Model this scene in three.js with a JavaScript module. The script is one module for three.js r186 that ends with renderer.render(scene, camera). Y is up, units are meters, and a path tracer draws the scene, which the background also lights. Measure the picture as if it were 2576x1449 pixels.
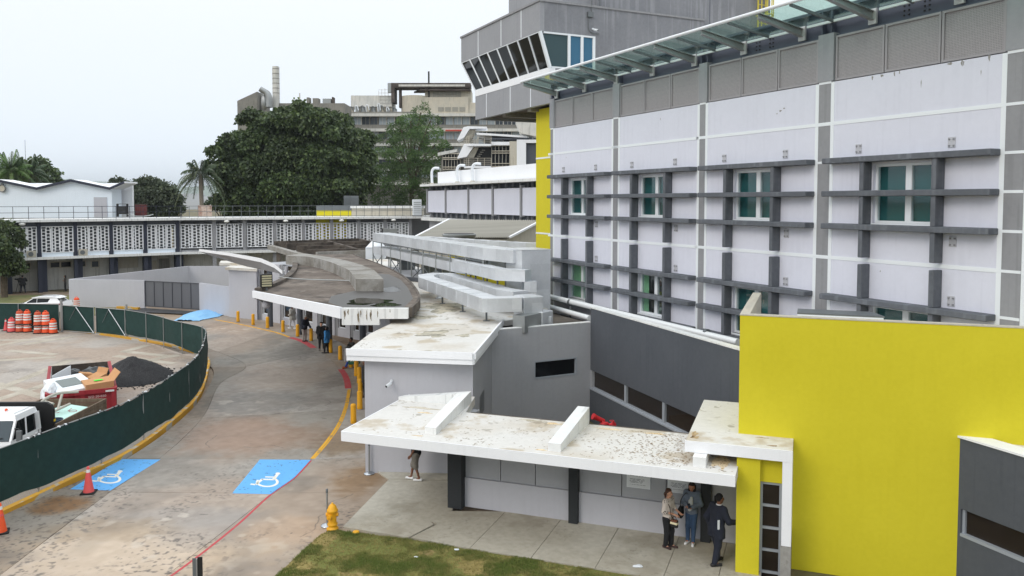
import * as THREE from 'three';
import { mergeGeometries } from 'three/addons/utils/BufferGeometryUtils.js';
import { RoundedBoxGeometry } from 'three/addons/geometries/RoundedBoxGeometry.js';
import { ImprovedNoise } from 'three/addons/math/ImprovedNoise.js';

// ---------- camera, sky, sun, exposure ----------
const scene = new THREE.Scene();
const camera = new THREE.PerspectiveCamera(44.71, 2576 / 1678, 0.1, 14000);
camera.setViewOffset(2576, 1678, 0, 229, 2576, 1449);
camera.position.set(0, 9.5, 0);
camera.rotation.set(-0.05094, 0, 0);
const renderer = new THREE.WebGLRenderer({ antialias: true });
renderer.setSize(1024, 576);
renderer.toneMapping = THREE.LinearToneMapping;
renderer.toneMappingExposure = 1.0;
renderer.shadowMap.enabled = true;
{ // pale overcast sky, brighter overhead
  const w = 128, h = 64, d = new Float32Array(w * h * 4);
  for (let y = 0; y < h; y++) for (let x = 0; x < w; x++) {
    const e = ((y + 0.5) / h - 0.5) * Math.PI, up = Math.max(0, Math.sin(e));
    const k = Math.max(0, up - 0.2) / 0.8, L = 1 + 0.75 * Math.pow(k, 1.1), a = Math.min(1, up / 0.3);
    const i = (y * w + x) * 4;
    const lo = [0.94, 1.03, 1.13], hi = [0.975, 1.02, 1.055];
    for (let c = 0; c < 3; c++) d[i + c] = (lo[c] * (1 - a) + hi[c] * a) * L * (e < 0 ? 0.45 : 1);
    d[i + 3] = 1;
  }
  const t = new THREE.DataTexture(d, w, h, THREE.RGBAFormat, THREE.FloatType);
  t.mapping = THREE.EquirectangularReflectionMapping; t.magFilter = THREE.LinearFilter; t.minFilter = THREE.LinearFilter; t.needsUpdate = true;
  scene.background = t; scene.environment = t;
}
const sun = new THREE.DirectionalLight(0xfff4e6, 0.95);
sun.position.set(-70, 66, 26); sun.target.position.set(0, 0, -45);
sun.castShadow = true; sun.shadow.radius = 45; sun.shadow.mapSize.set(2048, 2048);
Object.assign(sun.shadow.camera, { left: -120, right: 120, top: 120, bottom: -120, near: 1, far: 400 });
scene.add(sun, sun.target);
scene.fog = new THREE.FogExp2(0xe9f1f8, 0.00013);

// ---------- small helpers ----------
let rs = 20251;
const rnd = () => { rs = (rs + 0x6d2b79f5) | 0; let t = Math.imul(rs ^ (rs >>> 15), 1 | rs); t = (t + Math.imul(t ^ (t >>> 7), 61 | t)) ^ t; return ((t ^ (t >>> 14)) >>> 0) / 4294967296; };
const rr = (a, b) => a + (b - a) * rnd();
const lerp = (a, b, t) => a + (b - a) * t, clamp = (x, a = 0, b = 1) => Math.min(b, Math.max(a, x));
const sst = (a, b, x) => { const t = clamp((x - a) / (b - a)); return t * t * (3 - 2 * t); };
const v3 = (a) => new THREE.Vector3(a[0], a[1], a[2]);
const used = {};
const numbered = (n) => { used[n] = (used[n] ?? -1) + 1; return used[n] ? n + '_' + String(used[n]).padStart(3, '0') : n; };

// uv in metres from the dominant axis of every triangle
function buv(g) {
  const q = g.index ? g.toNonIndexed() : g;
  if (!q.attributes.normal) q.computeVertexNormals();
  const p = q.attributes.position, uv = new Float32Array(p.count * 2), a = new THREE.Vector3(), b = new THREE.Vector3(), c = new THREE.Vector3(), n = new THREE.Vector3();
  for (let i = 0; i < p.count; i += 3) {
    a.fromBufferAttribute(p, i); b.fromBufferAttribute(p, i + 1); c.fromBufferAttribute(p, i + 2);
    n.copy(b).sub(a).cross(c.clone().sub(a));
    const x = Math.abs(n.x), y = Math.abs(n.y), z = Math.abs(n.z);
    [a, b, c].forEach((v, k) => {
      const s = y >= x && y >= z ? [v.x, v.z] : x >= z ? [v.z, v.y] : [v.x, v.y];
      uv[(i + k) * 2] = s[0]; uv[(i + k) * 2 + 1] = s[1];
    });
  }
  q.setAttribute('uv', new THREE.BufferAttribute(uv, 2));
  return q;
}
const clean = (g) => { const q = g.index ? g.toNonIndexed() : g; if (!q.attributes.normal) q.computeVertexNormals(); for (const k of Object.keys(q.attributes)) if (!['position', 'normal', 'uv', 'color'].includes(k)) q.deleteAttribute(k); return q; };
const join = (...gs) => { const l = gs.flat().map(clean); const hasUv = l.every((g) => g.attributes.uv); if (!hasUv) l.forEach((g) => g.deleteAttribute('uv')); return l.length === 1 ? l[0] : mergeGeometries(l); };
function box(x0, x1, y0, y1, z0, z1) { const g = new THREE.BoxGeometry(Math.abs(x1 - x0), Math.abs(y1 - y0), Math.abs(z1 - z0)); g.translate((x0 + x1) / 2, (y0 + y1) / 2, (z0 + z1) / 2); return g; }
function rbox(x0, x1, y0, y1, z0, z1, r = 0.02, seg = 1) { const g = new RoundedBoxGeometry(Math.abs(x1 - x0), Math.abs(y1 - y0), Math.abs(z1 - z0), seg, r); g.translate((x0 + x1) / 2, (y0 + y1) / 2, (z0 + z1) / 2); return g; }
// a wall of thickness th along a straight ground line, its given line being the outer face (th goes to the left of a->b)
function wall(a, b, y0, y1, th) {
  const dx = b[0] - a[0], dz = b[1] - a[1], L = Math.hypot(dx, dz), nx = dz / L * th, nz = -dx / L * th;
  return prism([a, b, [b[0] + nx, b[1] + nz], [a[0] + nx, a[1] + nz]], y0, y1);
}
// upright prism over an [x, z] outline; y0, y1 numbers or functions of (x, z)
function prism(pts, y0, y1) {
  const fy = (f, p) => (typeof f === 'function' ? f(p[0], p[1]) : f), V = [];
  const c = pts.map((p) => new THREE.Vector2(p[0], -p[1])); let P = pts;
  if (THREE.ShapeUtils.isClockWise(c)) { c.reverse(); P = [...pts].reverse(); }
  const tri = THREE.ShapeUtils.triangulateShape(c, []);
  const top = (i) => [P[i][0], fy(y1, P[i]), P[i][1]], bot = (i) => [P[i][0], fy(y0, P[i]), P[i][1]];
  for (const [i, j, k] of tri) { V.push(...top(i), ...top(j), ...top(k)); V.push(...bot(i), ...bot(k), ...bot(j)); }
  for (let i = 0; i < P.length; i++) { const j = (i + 1) % P.length; V.push(...bot(i), ...bot(j), ...top(j), ...bot(i), ...top(j), ...top(i)); }
  const g = new THREE.BufferGeometry(); g.setAttribute('position', new THREE.Float32BufferAttribute(V, 3)); g.computeVertexNormals(); return g;
}
function rod(a, b, r0, r1 = r0, n = 8) {
  const A = v3(a), B = v3(b), L = A.distanceTo(B), g = new THREE.CylinderGeometry(r1, r0, L, n);
  g.translate(0, L / 2, 0); g.applyQuaternion(new THREE.Quaternion().setFromUnitVectors(new THREE.Vector3(0, 1, 0), B.sub(A).normalize())); g.translate(...a); return g;
}
function beam(a, b, w, h) { // rectangular bar between two points
  const A = v3(a), B = v3(b), L = A.distanceTo(B), g = new THREE.BoxGeometry(w, h, L);
  const o = new THREE.Object3D(); o.position.copy(A).add(B).multiplyScalar(0.5); o.lookAt(B); o.updateMatrix(); g.applyMatrix4(o.matrix); return g;
}
const tube = (pts, r, n = 8, seg) => new THREE.TubeGeometry(new THREE.CatmullRomCurve3(pts.map(v3), false, 'centripetal'), seg || pts.length * 6, r, n);
const lathe = (pts, n = 20) => new THREE.LatheGeometry(pts.map((p) => new THREE.Vector2(p[0], p[1])), n);
const ball = (x, y, z, rx, ry = rx, rz = rx, n = 12) => { const g = new THREE.SphereGeometry(1, n, Math.max(6, n * 0.7 | 0)); g.scale(rx, ry, rz); g.translate(x, y, z); return g; };
const quad = (a, b, c, d) => { const g = new THREE.BufferGeometry(); g.setAttribute('position', new THREE.Float32BufferAttribute([...a, ...b, ...c, ...a, ...c, ...d], 3)); g.computeVertexNormals(); return g; };
// a smooth curve through [x, z] points
const curve2 = (pts, n) => new THREE.CatmullRomCurve3(pts.map((p) => new THREE.Vector3(p[0], 0, p[1])), false, 'centripetal').getPoints(n).map((p) => [p.x, p.z]);
const blobPts = (cx, cz, rx, rz, n = 44) => { const s = rr(0, 50), p = []; for (let i = 0; i < n; i++) { const t = i / n * Math.PI * 2, k = 0.72 + 0.34 * Math.sin(t * 2 + s) * Math.sin(t + s * 2) + 0.12 * Math.sin(t * 5 + s * 3) + 0.07 * Math.sin(t * 11 + s * 5); p.push([cx + Math.cos(t) * rx * k, cz + Math.sin(t) * rz * k]); } return p; };
const off = (pts, d) => pts.map((p, i) => { const a = pts[Math.max(0, i - 1)], b = pts[Math.min(pts.length - 1, i + 1)], L = Math.hypot(b[0] - a[0], b[1] - a[1]); return [p[0] - (b[1] - a[1]) / L * d, p[1] + (b[0] - a[0]) / L * d]; });
const ribbon = (l, r, y0, y1) => prism([...l, ...[...r].reverse()], y0, y1);

function add(parent, name, g, m, label) {
  const o = new THREE.Mesh(m.userData.keep ? clean(g) : buv(clean(g)), m); o.name = name; o.castShadow = o.receiveShadow = true; if (label) o.userData.label = label; parent.add(o); return o;
}
function sub(parent, name, label, pos = [0, 0, 0], turn = 0) { const o = new THREE.Group(); o.name = name; if (label) o.userData.label = label; o.position.set(...pos); o.rotation.y = turn; parent.add(o); return o; }
function thing(name, label, category, pos = [0, 0, 0], turn = 0, group) {
  const o = new THREE.Group(); o.name = numbered(name); o.position.set(...pos); o.rotation.y = turn; o.userData = { label, category }; if (group) o.userData.group = group; scene.add(o); return o;
}
function single(name, label, category, g, m, group) { const o = add(scene, numbered(name), g, m); o.userData = { label, category }; if (group) o.userData.group = group; return o; }
function struct(name, label, g, m) { const o = add(scene, numbered(name), g, m); o.userData = { kind: 'structure', label, category: name.replace(/_/g, ' ') }; return o; }
function copyOf(o, pos, turn, label, s) { const c = o.clone(); c.name = numbered(o.name.replace(/_\d{3}$/, '')); c.userData = { ...o.userData, label }; c.position.set(...pos); c.rotation.y = turn; if (s) c.scale.setScalar(s); scene.add(c); return c; }

// ---------- textures and materials ----------
const H = (x, y, s) => { let h = Math.imul(x, 374761393) + Math.imul(y, 668265263) + Math.imul(s, 1274126177); h = Math.imul(h ^ (h >>> 13), 1274126177); return ((h ^ (h >>> 16)) >>> 0) / 4294967296; };
function vn(x, y, p, s) { // tileable value noise, p cells per tile
  const xi = Math.floor(x), yi = Math.floor(y), fx = x - xi, fy = y - yi, u = fx * fx * (3 - 2 * fx), v = fy * fy * (3 - 2 * fy), m = (a) => ((a % p) + p) % p;
  return lerp(lerp(H(m(xi), m(yi), s), H(m(xi + 1), m(yi), s), u), lerp(H(m(xi), m(yi + 1), s), H(m(xi + 1), m(yi + 1), s), u), v);
}
const fbm = (u, v, p, o, s) => { let a = 0, w = 0.5, t = 0; for (let i = 0; i < o; i++) { a += w * vn(u * p, v * p, p, s + i); t += w; w *= 0.55; p *= 2; } return a / t; };
function tex(n, metres, f, srgb = true) { // f(u, v) -> [r, g, b] (or a number) 0..255
  const d = new Uint8Array(n * n * 4);
  for (let y = 0; y < n; y++) for (let x = 0; x < n; x++) { let c = f(x / n, y / n); if (typeof c === 'number') c = [c, c, c]; const i = (y * n + x) * 4; d[i] = clamp(c[0], 0, 255); d[i + 1] = clamp(c[1], 0, 255); d[i + 2] = clamp(c[2], 0, 255); d[i + 3] = 255; }
  const t = new THREE.DataTexture(d, n, n); t.wrapS = t.wrapT = THREE.RepeatWrapping; t.magFilter = THREE.LinearFilter; t.minFilter = THREE.LinearMipmapLinearFilter; t.generateMipmaps = true;
  if (srgb) t.colorSpace = THREE.SRGBColorSpace; t.repeat.set(1 / metres, 1 / metres); t.needsUpdate = true; return t;
}
const mix3 = (a, b, t) => [lerp(a[0], b[0], t), lerp(a[1], b[1], t), lerp(a[2], b[2], t)];
const std = (o) => { const m = new THREE.MeshStandardMaterial(Object.assign({ roughness: 0.85 }, o)); return m; };
// painted render on walls: even colour, faint patches, fine grain, a few vertical weather streaks
const grain = tex(512, 1.6, (u, v) => 128 + 90 * (fbm(u, v, 96, 3, 7) - 0.5) + 60 * (fbm(u, v, 20, 3, 3) - 0.5), false);
const painted = (rgb, amt = 7, streak = 0, seed = 1, warm = 0) => tex(512, 5.3, (u, v) => {
  const a = fbm(u, v, 4, 5, seed) - 0.5, b = fbm(u, v, 60, 2, seed + 9) - 0.5, s = streak * sst(0.6, 0.85, vn(u * 64, v * 3, 64 > 3 ? 64 : 3, seed + 20)) * fbm(u, v, 6, 3, seed + 30);
  const k = amt * 2 * a + amt * 0.9 * b - s; return [rgb[0] + k + warm * a * 8, rgb[1] + k, rgb[2] + k - warm * a * 8];
});
const plaster = (rgb, o = {}) => std({ map: painted(rgb, o.amt, o.streak, o.seed, o.warm), bumpMap: grain, bumpScale: o.bump ?? 0.004, roughness: o.rough ?? 0.9 });
const plain = (hex, rough = 0.6, metal = 0) => std({ color: hex, roughness: rough, metalness: metal });
const concreteTex = (a, b, dark, seed, size, metres, speck = 0.5) => tex(size, metres, (u, v) => {
  const m = fbm(u, v, 3, 5, seed), w = fbm(u, v, 7, 5, seed + 5), f = fbm(u, v, 64, 3, seed + 11);
  let c = mix3(a, b, sst(0.35, 0.65, m));
  c = mix3(c, dark, 0.55 * sst(0.55, 0.78, w) * (0.4 + 0.9 * f));
  const sp = 0.6 * sst(0.66, 0.82, fbm(u, v, 110, 2, seed + 17)) * sst(0.4, 0.7, fbm(u, v, 6, 3, seed + 23)) * speck; c = mix3(c, [70, 64, 60], sp);
  const k = 22 * (f - 0.5); return [c[0] + k, c[1] + k, c[2] + k];
});
const M = {};
M.lilac = plaster([213, 215, 228], { amt: 4, streak: 5, seed: 2 });
M.pilaster = plaster([142, 143, 147], { amt: 7, streak: 12, seed: 4 });
M.white = plaster([236, 238, 242], { amt: 3, streak: 4, seed: 6 });
M.whiteDirty = plaster([226, 227, 226], { amt: 9, streak: 34, seed: 8, warm: 0.6 });
M.midgrey = plaster([164, 166, 171], { amt: 5, streak: 4, seed: 10 });
M.softgrey = plaster([185, 186, 193], { amt: 4, streak: 4, seed: 12 });
M.ink = plaster([46, 49, 52], { amt: 4, seed: 215 });
M.charcoal = plaster([80, 84, 91], { amt: 5, streak: 5, seed: 14 });
M.tower = plaster([150, 152, 157], { amt: 6, streak: 7, seed: 16 });
M.stair = plaster([128, 130, 136], { amt: 9, streak: -22, seed: 18 });
M.yellow = plaster([206, 194, 36], { amt: 5, streak: 2, seed: 20 });
M.barGrey = std({ map: painted([92, 96, 103], 13, -22, 22), bumpMap: grain, bumpScale: 0.003, roughness: 0.8 });
M.beamGrey = plain(0x4a5160, 0.55);
M.perf = std({ color: 0xffffff, roughness: 0.7, map: tex(256, 0.64, (u, v) => { const x = (u * 16) % 1 - 0.5, y = (v * 16) % 1 - 0.5, h = Math.hypot(x, y) < 0.27 ? 1 : 0; const k = 12 * (fbm(u, v, 16, 2, 3) - 0.5); return [154 - 34 * h + k, 151 - 34 * h + k, 154 - 33 * h + k]; }) });
M.perfFrame = plain(0x99969a, 0.6);
M.frameWhite = plain(0xe4e9ee, 0.45);
M.darkFrame = plain(0x9aa0a8, 0.45);
M.glassTeal = new THREE.MeshPhysicalMaterial({ color: 0xedf5f5, transmission: 1, roughness: 0.02, thickness: 0, ior: 1.5 });
M.glassClear = new THREE.MeshPhysicalMaterial({ color: 0xcfe9e2, transmission: 1, roughness: 0.02, thickness: 0, ior: 1.5 });
M.canopyGlass = new THREE.MeshPhysicalMaterial({ color: 0xe4f3ee, transmission: 1, roughness: 0.05, thickness: 0, ior: 1.45 });
M.blindTeal = std({ color: 0x2a7478, roughness: 0.8, map: tex(128, 0.5, (u, v) => 225 + 30 * (Math.sin(v * 50 * Math.PI) * 0.5)) });
M.blindGreen = std({ color: 0xa6cfa4, roughness: 0.8 });
M.blindBlue = std({ color: 0x4f86a8, roughness: 0.7 });
M.pane = new THREE.MeshPhysicalMaterial({ color: 0x16181b, roughness: 0.03, ior: 1.5, specularIntensity: 0.55 });
M.paneBrown = new THREE.MeshPhysicalMaterial({ color: 0x2b2521, roughness: 0.05, ior: 1.5, specularIntensity: 0.6 });
M.steel = plain(0x9c9f9f, 0.42, 0.55);
M.steelDark = plain(0x6e7376, 0.5, 0.4);
M.chrome = plain(0xb9bdc2, 0.22, 0.95);
M.pipeWhite = plain(0xe9ecef, 0.35);
M.black = plain(0x151617, 0.55);
M.navy = plaster([52, 56, 70], { amt: 4, seed: 26 });
M.duct = std({ roughness: 0.38, metalness: 0.4, map: tex(512, 3.1, (u, v) => { const s = H(Math.floor(u * 3), Math.floor(v * 5), 5), k = 16 * (s - 0.5) + 18 * (fbm(u, v, 5, 5, 31) - 0.5) + 8 * (fbm(u, v, 40, 2, 33) - 0.5); return [216 + k, 219 + k, 223 + k]; }), bumpMap: grain, bumpScale: 0.002 });
M.roofWhite = std({ roughness: 0.88, bumpMap: grain, bumpScale: 0.006, map: tex(1024, 9.5, (u, v) => {
  let c = mix3([212, 210, 206], [200, 194, 184], sst(0.4, 0.75, fbm(u, v, 4, 5, 41)));
  c = mix3(c, [168, 150, 122], 0.5 * sst(0.6, 0.75, fbm(u, v, 9, 5, 43)));
  c = mix3(c, [124, 116, 102], 0.45 * sst(0.7, 0.78, fbm(u, v, 30, 3, 45)) * sst(0.45, 0.62, fbm(u, v, 4, 3, 47)));
  c = mix3(c, [86, 72, 52], sst(0.72, 0.76, fbm(u, v, 120, 2, 49)) * sst(0.5, 0.7, fbm(u, v, 5, 3, 51)) * 0.4);
  const k = 10 * (fbm(u, v, 80, 2, 53) - 0.5); return [c[0] + k, c[1] + k, c[2] + k]; }) });
M.roofBrown = std({ roughness: 0.9, bumpMap: grain, bumpScale: 0.01, map: tex(1024, 12, (u, v) => {
  let c = mix3([114, 104, 95], [95, 85, 77], sst(0.35, 0.65, fbm(u, v, 6, 5, 61)));
  const st = fbm(u, v, 40, 4, 63) * 0.6 + fbm(u, v, 9, 3, 64) * 0.4; c = mix3(c, [138, 129, 121], 0.55 * sst(0.5, 0.66, st)); c = mix3(c, [62, 56, 51], 0.7 * sst(0.55, 0.72, fbm(u, v, 12, 4, 65)));
  const k = 24 * (fbm(u, v, 90, 2, 67) - 0.5); return [c[0] + k, c[1] + k, c[2] + k]; }) });
M.conc = std({ roughness: 0.9, bumpMap: grain, bumpScale: 0.006, map: concreteTex([152, 150, 146], [133, 129, 122], [98, 93, 86], 71, 512, 6) });
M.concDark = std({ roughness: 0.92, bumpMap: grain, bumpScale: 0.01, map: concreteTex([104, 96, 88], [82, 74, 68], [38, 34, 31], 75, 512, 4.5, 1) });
M.walk = std({ roughness: 0.85, bumpMap: grain, bumpScale: 0.004, map: concreteTex([188, 184, 172], [172, 166, 152], [138, 130, 114], 81, 512, 7.3, 0.25) });
const roadA = concreteTex([166, 158, 150], [160, 143, 128], [118, 112, 106], 91, 1024, 11.7, 0.9), roadB = concreteTex([156, 151, 145], [162, 147, 133], [116, 111, 106], 95, 1024, 13.1, 0.5);
M.roadA = std({ roughness: 0.72, bumpMap: grain, bumpScale: 0.006, map: roadA });
M.roadB = std({ roughness: 0.72, bumpMap: grain, bumpScale: 0.006, map: roadB });
M.roadC = std({ roughness: 0.75, bumpMap: grain, bumpScale: 0.006, map: concreteTex([152, 136, 118], [140, 120, 100], [96, 84, 72], 99, 1024, 10.3, 0.6) });
M.band = std({ roughness: 0.8, bumpMap: grain, bumpScale: 0.006, map: concreteTex([186, 179, 166], [172, 163, 148], [130, 124, 112], 103, 512, 5, 0.4) });
M.asphalt = std({ roughness: 0.9, bumpMap: grain, bumpScale: 0.01, map: concreteTex([70, 70, 72], [60, 60, 62], [40, 40, 42], 107, 512, 4) });
M.soil = std({ roughness: 1, map: concreteTex([96, 92, 62], [112, 98, 70], [66, 62, 44], 111, 512, 6) });
M.kerb = std({ roughness: 0.75, bumpMap: grain, bumpScale: 0.006, map: tex(512, 4, (u, v) => { let c = mix3([206, 158, 48], [190, 140, 44], fbm(u, v, 6, 3, 121)); c = mix3(c, [176, 170, 158], sst(0.58, 0.66, fbm(u, v, 10, 5, 123))); return c; }) });
M.line = std({ roughness: 0.8, map: tex(256, 2, (u, v) => mix3([222, 166, 40], [170, 140, 96], 0.8 * sst(0.55, 0.7, fbm(u, v, 12, 4, 127)))) });
M.lineRed = std({ roughness: 0.75, map: tex(256, 2, (u, v) => mix3([182, 66, 74], [170, 110, 104], 0.6 * sst(0.55, 0.72, fbm(u, v, 12, 4, 131)))) });
M.blue = std({ roughness: 0.7, map: tex(512, 4, (u, v) => { let c = mix3([104, 178, 238], [92, 166, 228], fbm(u, v, 5, 4, 135)); return mix3(c, [70, 96, 120], 0.7 * sst(0.72, 0.78, fbm(u, v, 40, 3, 137))); }) });
M.tarp = std({ color: 0x86c2f0, roughness: 0.45 });
M.signWhite = std({ color: 0xe6e4da, roughness: 0.7 });
M.bollard = std({ roughness: 0.5, map: painted([226, 164, 22], 9, 12, 141) });
M.orange = std({ roughness: 0.55, map: painted([238, 92, 44], 12, 8, 145) });
M.orangeOld = std({ roughness: 0.65, map: painted([196, 82, 48], 18, 20, 147) });
M.pink = std({ roughness: 0.6, map: painted([226, 92, 92], 10, 0, 149) });
M.reflect = plain(0xdde0de, 0.4);
M.screen = std({ roughness: 0.9, map: tex(512, 0.8, (u, v) => { const w = 10 * Math.sin(u * 80 * Math.PI) * Math.sin(v * 80 * Math.PI), k = 16 * (fbm(u, v, 6, 4, 151) - 0.5) + w; return [17 + k * 0.8, 52 + k * 0.8, 48 + k * 0.8]; }) });
M.red = std({ roughness: 0.6, map: painted([150, 34, 44], 12, 26, 155) });
M.redBright = plain(0xb8242c, 0.45);
M.rust = std({ roughness: 0.95, map: concreteTex([92, 84, 78], [70, 60, 54], [34, 30, 28], 159, 256, 2.2, 1) });
M.wood = std({ roughness: 0.9, map: tex(256, 1.5, (u, v) => { const k = 40 * (fbm(u, v * 0.2, 30, 3, 163) - 0.5); return [112 + k, 96 + k, 80 + k]; }) });
M.card = std({ roughness: 0.9, map: painted([190, 142, 98], 10, 0, 165) });
M.carWhite = new THREE.MeshPhysicalMaterial({ color: 0xe9ebed, roughness: 0.3, clearcoat: 1, clearcoatRoughness: 0.06 });
M.rubber = plain(0x1c1c1d, 0.9);
M.gravel = std({ roughness: 1, map: tex(512, 1.6, (u, v) => { const k = 50 * (fbm(u, v, 64, 3, 171) - 0.5) + 16 * (fbm(u, v, 5, 3, 173) - 0.5); return [44 + k, 44 + k, 46 + k]; }), bumpMap: grain, bumpScale: 0.03 });
M.bark = std({ roughness: 1, map: tex(256, 1.2, (u, v) => { const k = 50 * (fbm(u, v * 0.4, 12, 4, 175) - 0.5); return [92 + k, 82 + k, 70 + k]; }), bumpMap: grain, bumpScale: 0.02 });
M.palmTrunk = std({ roughness: 1, map: tex(256, 1, (u, v) => { const k = 34 * (fbm(u, v, 10, 4, 177) - 0.5) - 14 * (Math.abs((v * 7) % 1 - 0.5) < 0.1 ? 1 : 0); return [140 + k, 132 + k, 120 + k]; }) });
M.corr = std({ roughness: 0.8, map: painted([176, 173, 164], 12, 30, 181), side: THREE.DoubleSide });
M.oldWhite = plaster([206, 205, 200], { amt: 12, streak: 40, seed: 183, warm: 0.8 });
M.oldCream = plaster([190, 184, 170], { amt: 8, streak: 22, seed: 187, warm: 0.8 });
M.oldGrey = plaster([132, 130, 124], { amt: 12, streak: 30, seed: 191, warm: 0.5 });
M.louver = plain(0x8f8d84, 0.7);
M.winFar = std({ color: 0xa6b1b9, roughness: 0.25 });
M.winFarDark = std({ color: 0x39424a, roughness: 0.2 });
M.blueWhite = plaster([226, 236, 246], { amt: 3, streak: 4, seed: 195 });
M.lamp = std({ color: 0xf4f4f0, roughness: 0.35 });
M.puddle = new THREE.MeshPhysicalMaterial({ color: 0x2a2a26, roughness: 0.03, ior: 1.33, specularIntensity: 1 });
M.wet = std({ color: 0x504e4c, roughness: 0.5 });
M.panel = plaster([170, 172, 177], { amt: 5, streak: 6, seed: 211 });

// ---------- ground ----------
struct('ground', 'pale earth and paving around the buildings', new THREE.CircleGeometry(9000, 64).rotateX(-Math.PI / 2).translate(0, -0.11, 0), M.soil);
// plaza inside the fence and the far forecourt
struct('forecourt', 'worn concrete forecourt around the fenced circle', prism([[-60, -14], [4, -14], [4, -30], [-4, -62], [-22, -76], [-60, -90], [-75, -60]], -0.106, -0.1), M.roadC);
const kerbPts = [[-16.22,-19.99], [-15.43,-23.99], [-14.87,-26.92], [-14.33,-29.69], [-14.51,-34.46], [-15.08,-38.61], [-16.75,-44.29], [-18.4, -48.6], [-21.2, -51.8], [-23.59,-53.79], [-26.69,-55.84], [-30.31,-58.04], [-33.41,-59.49], [-38, -60.5], [-46, -60]];
const kerbC = curve2(kerbPts, 90);
const gutC = off(kerbC, 0.9), kerbIn = off(kerbC, -0.22);
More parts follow.
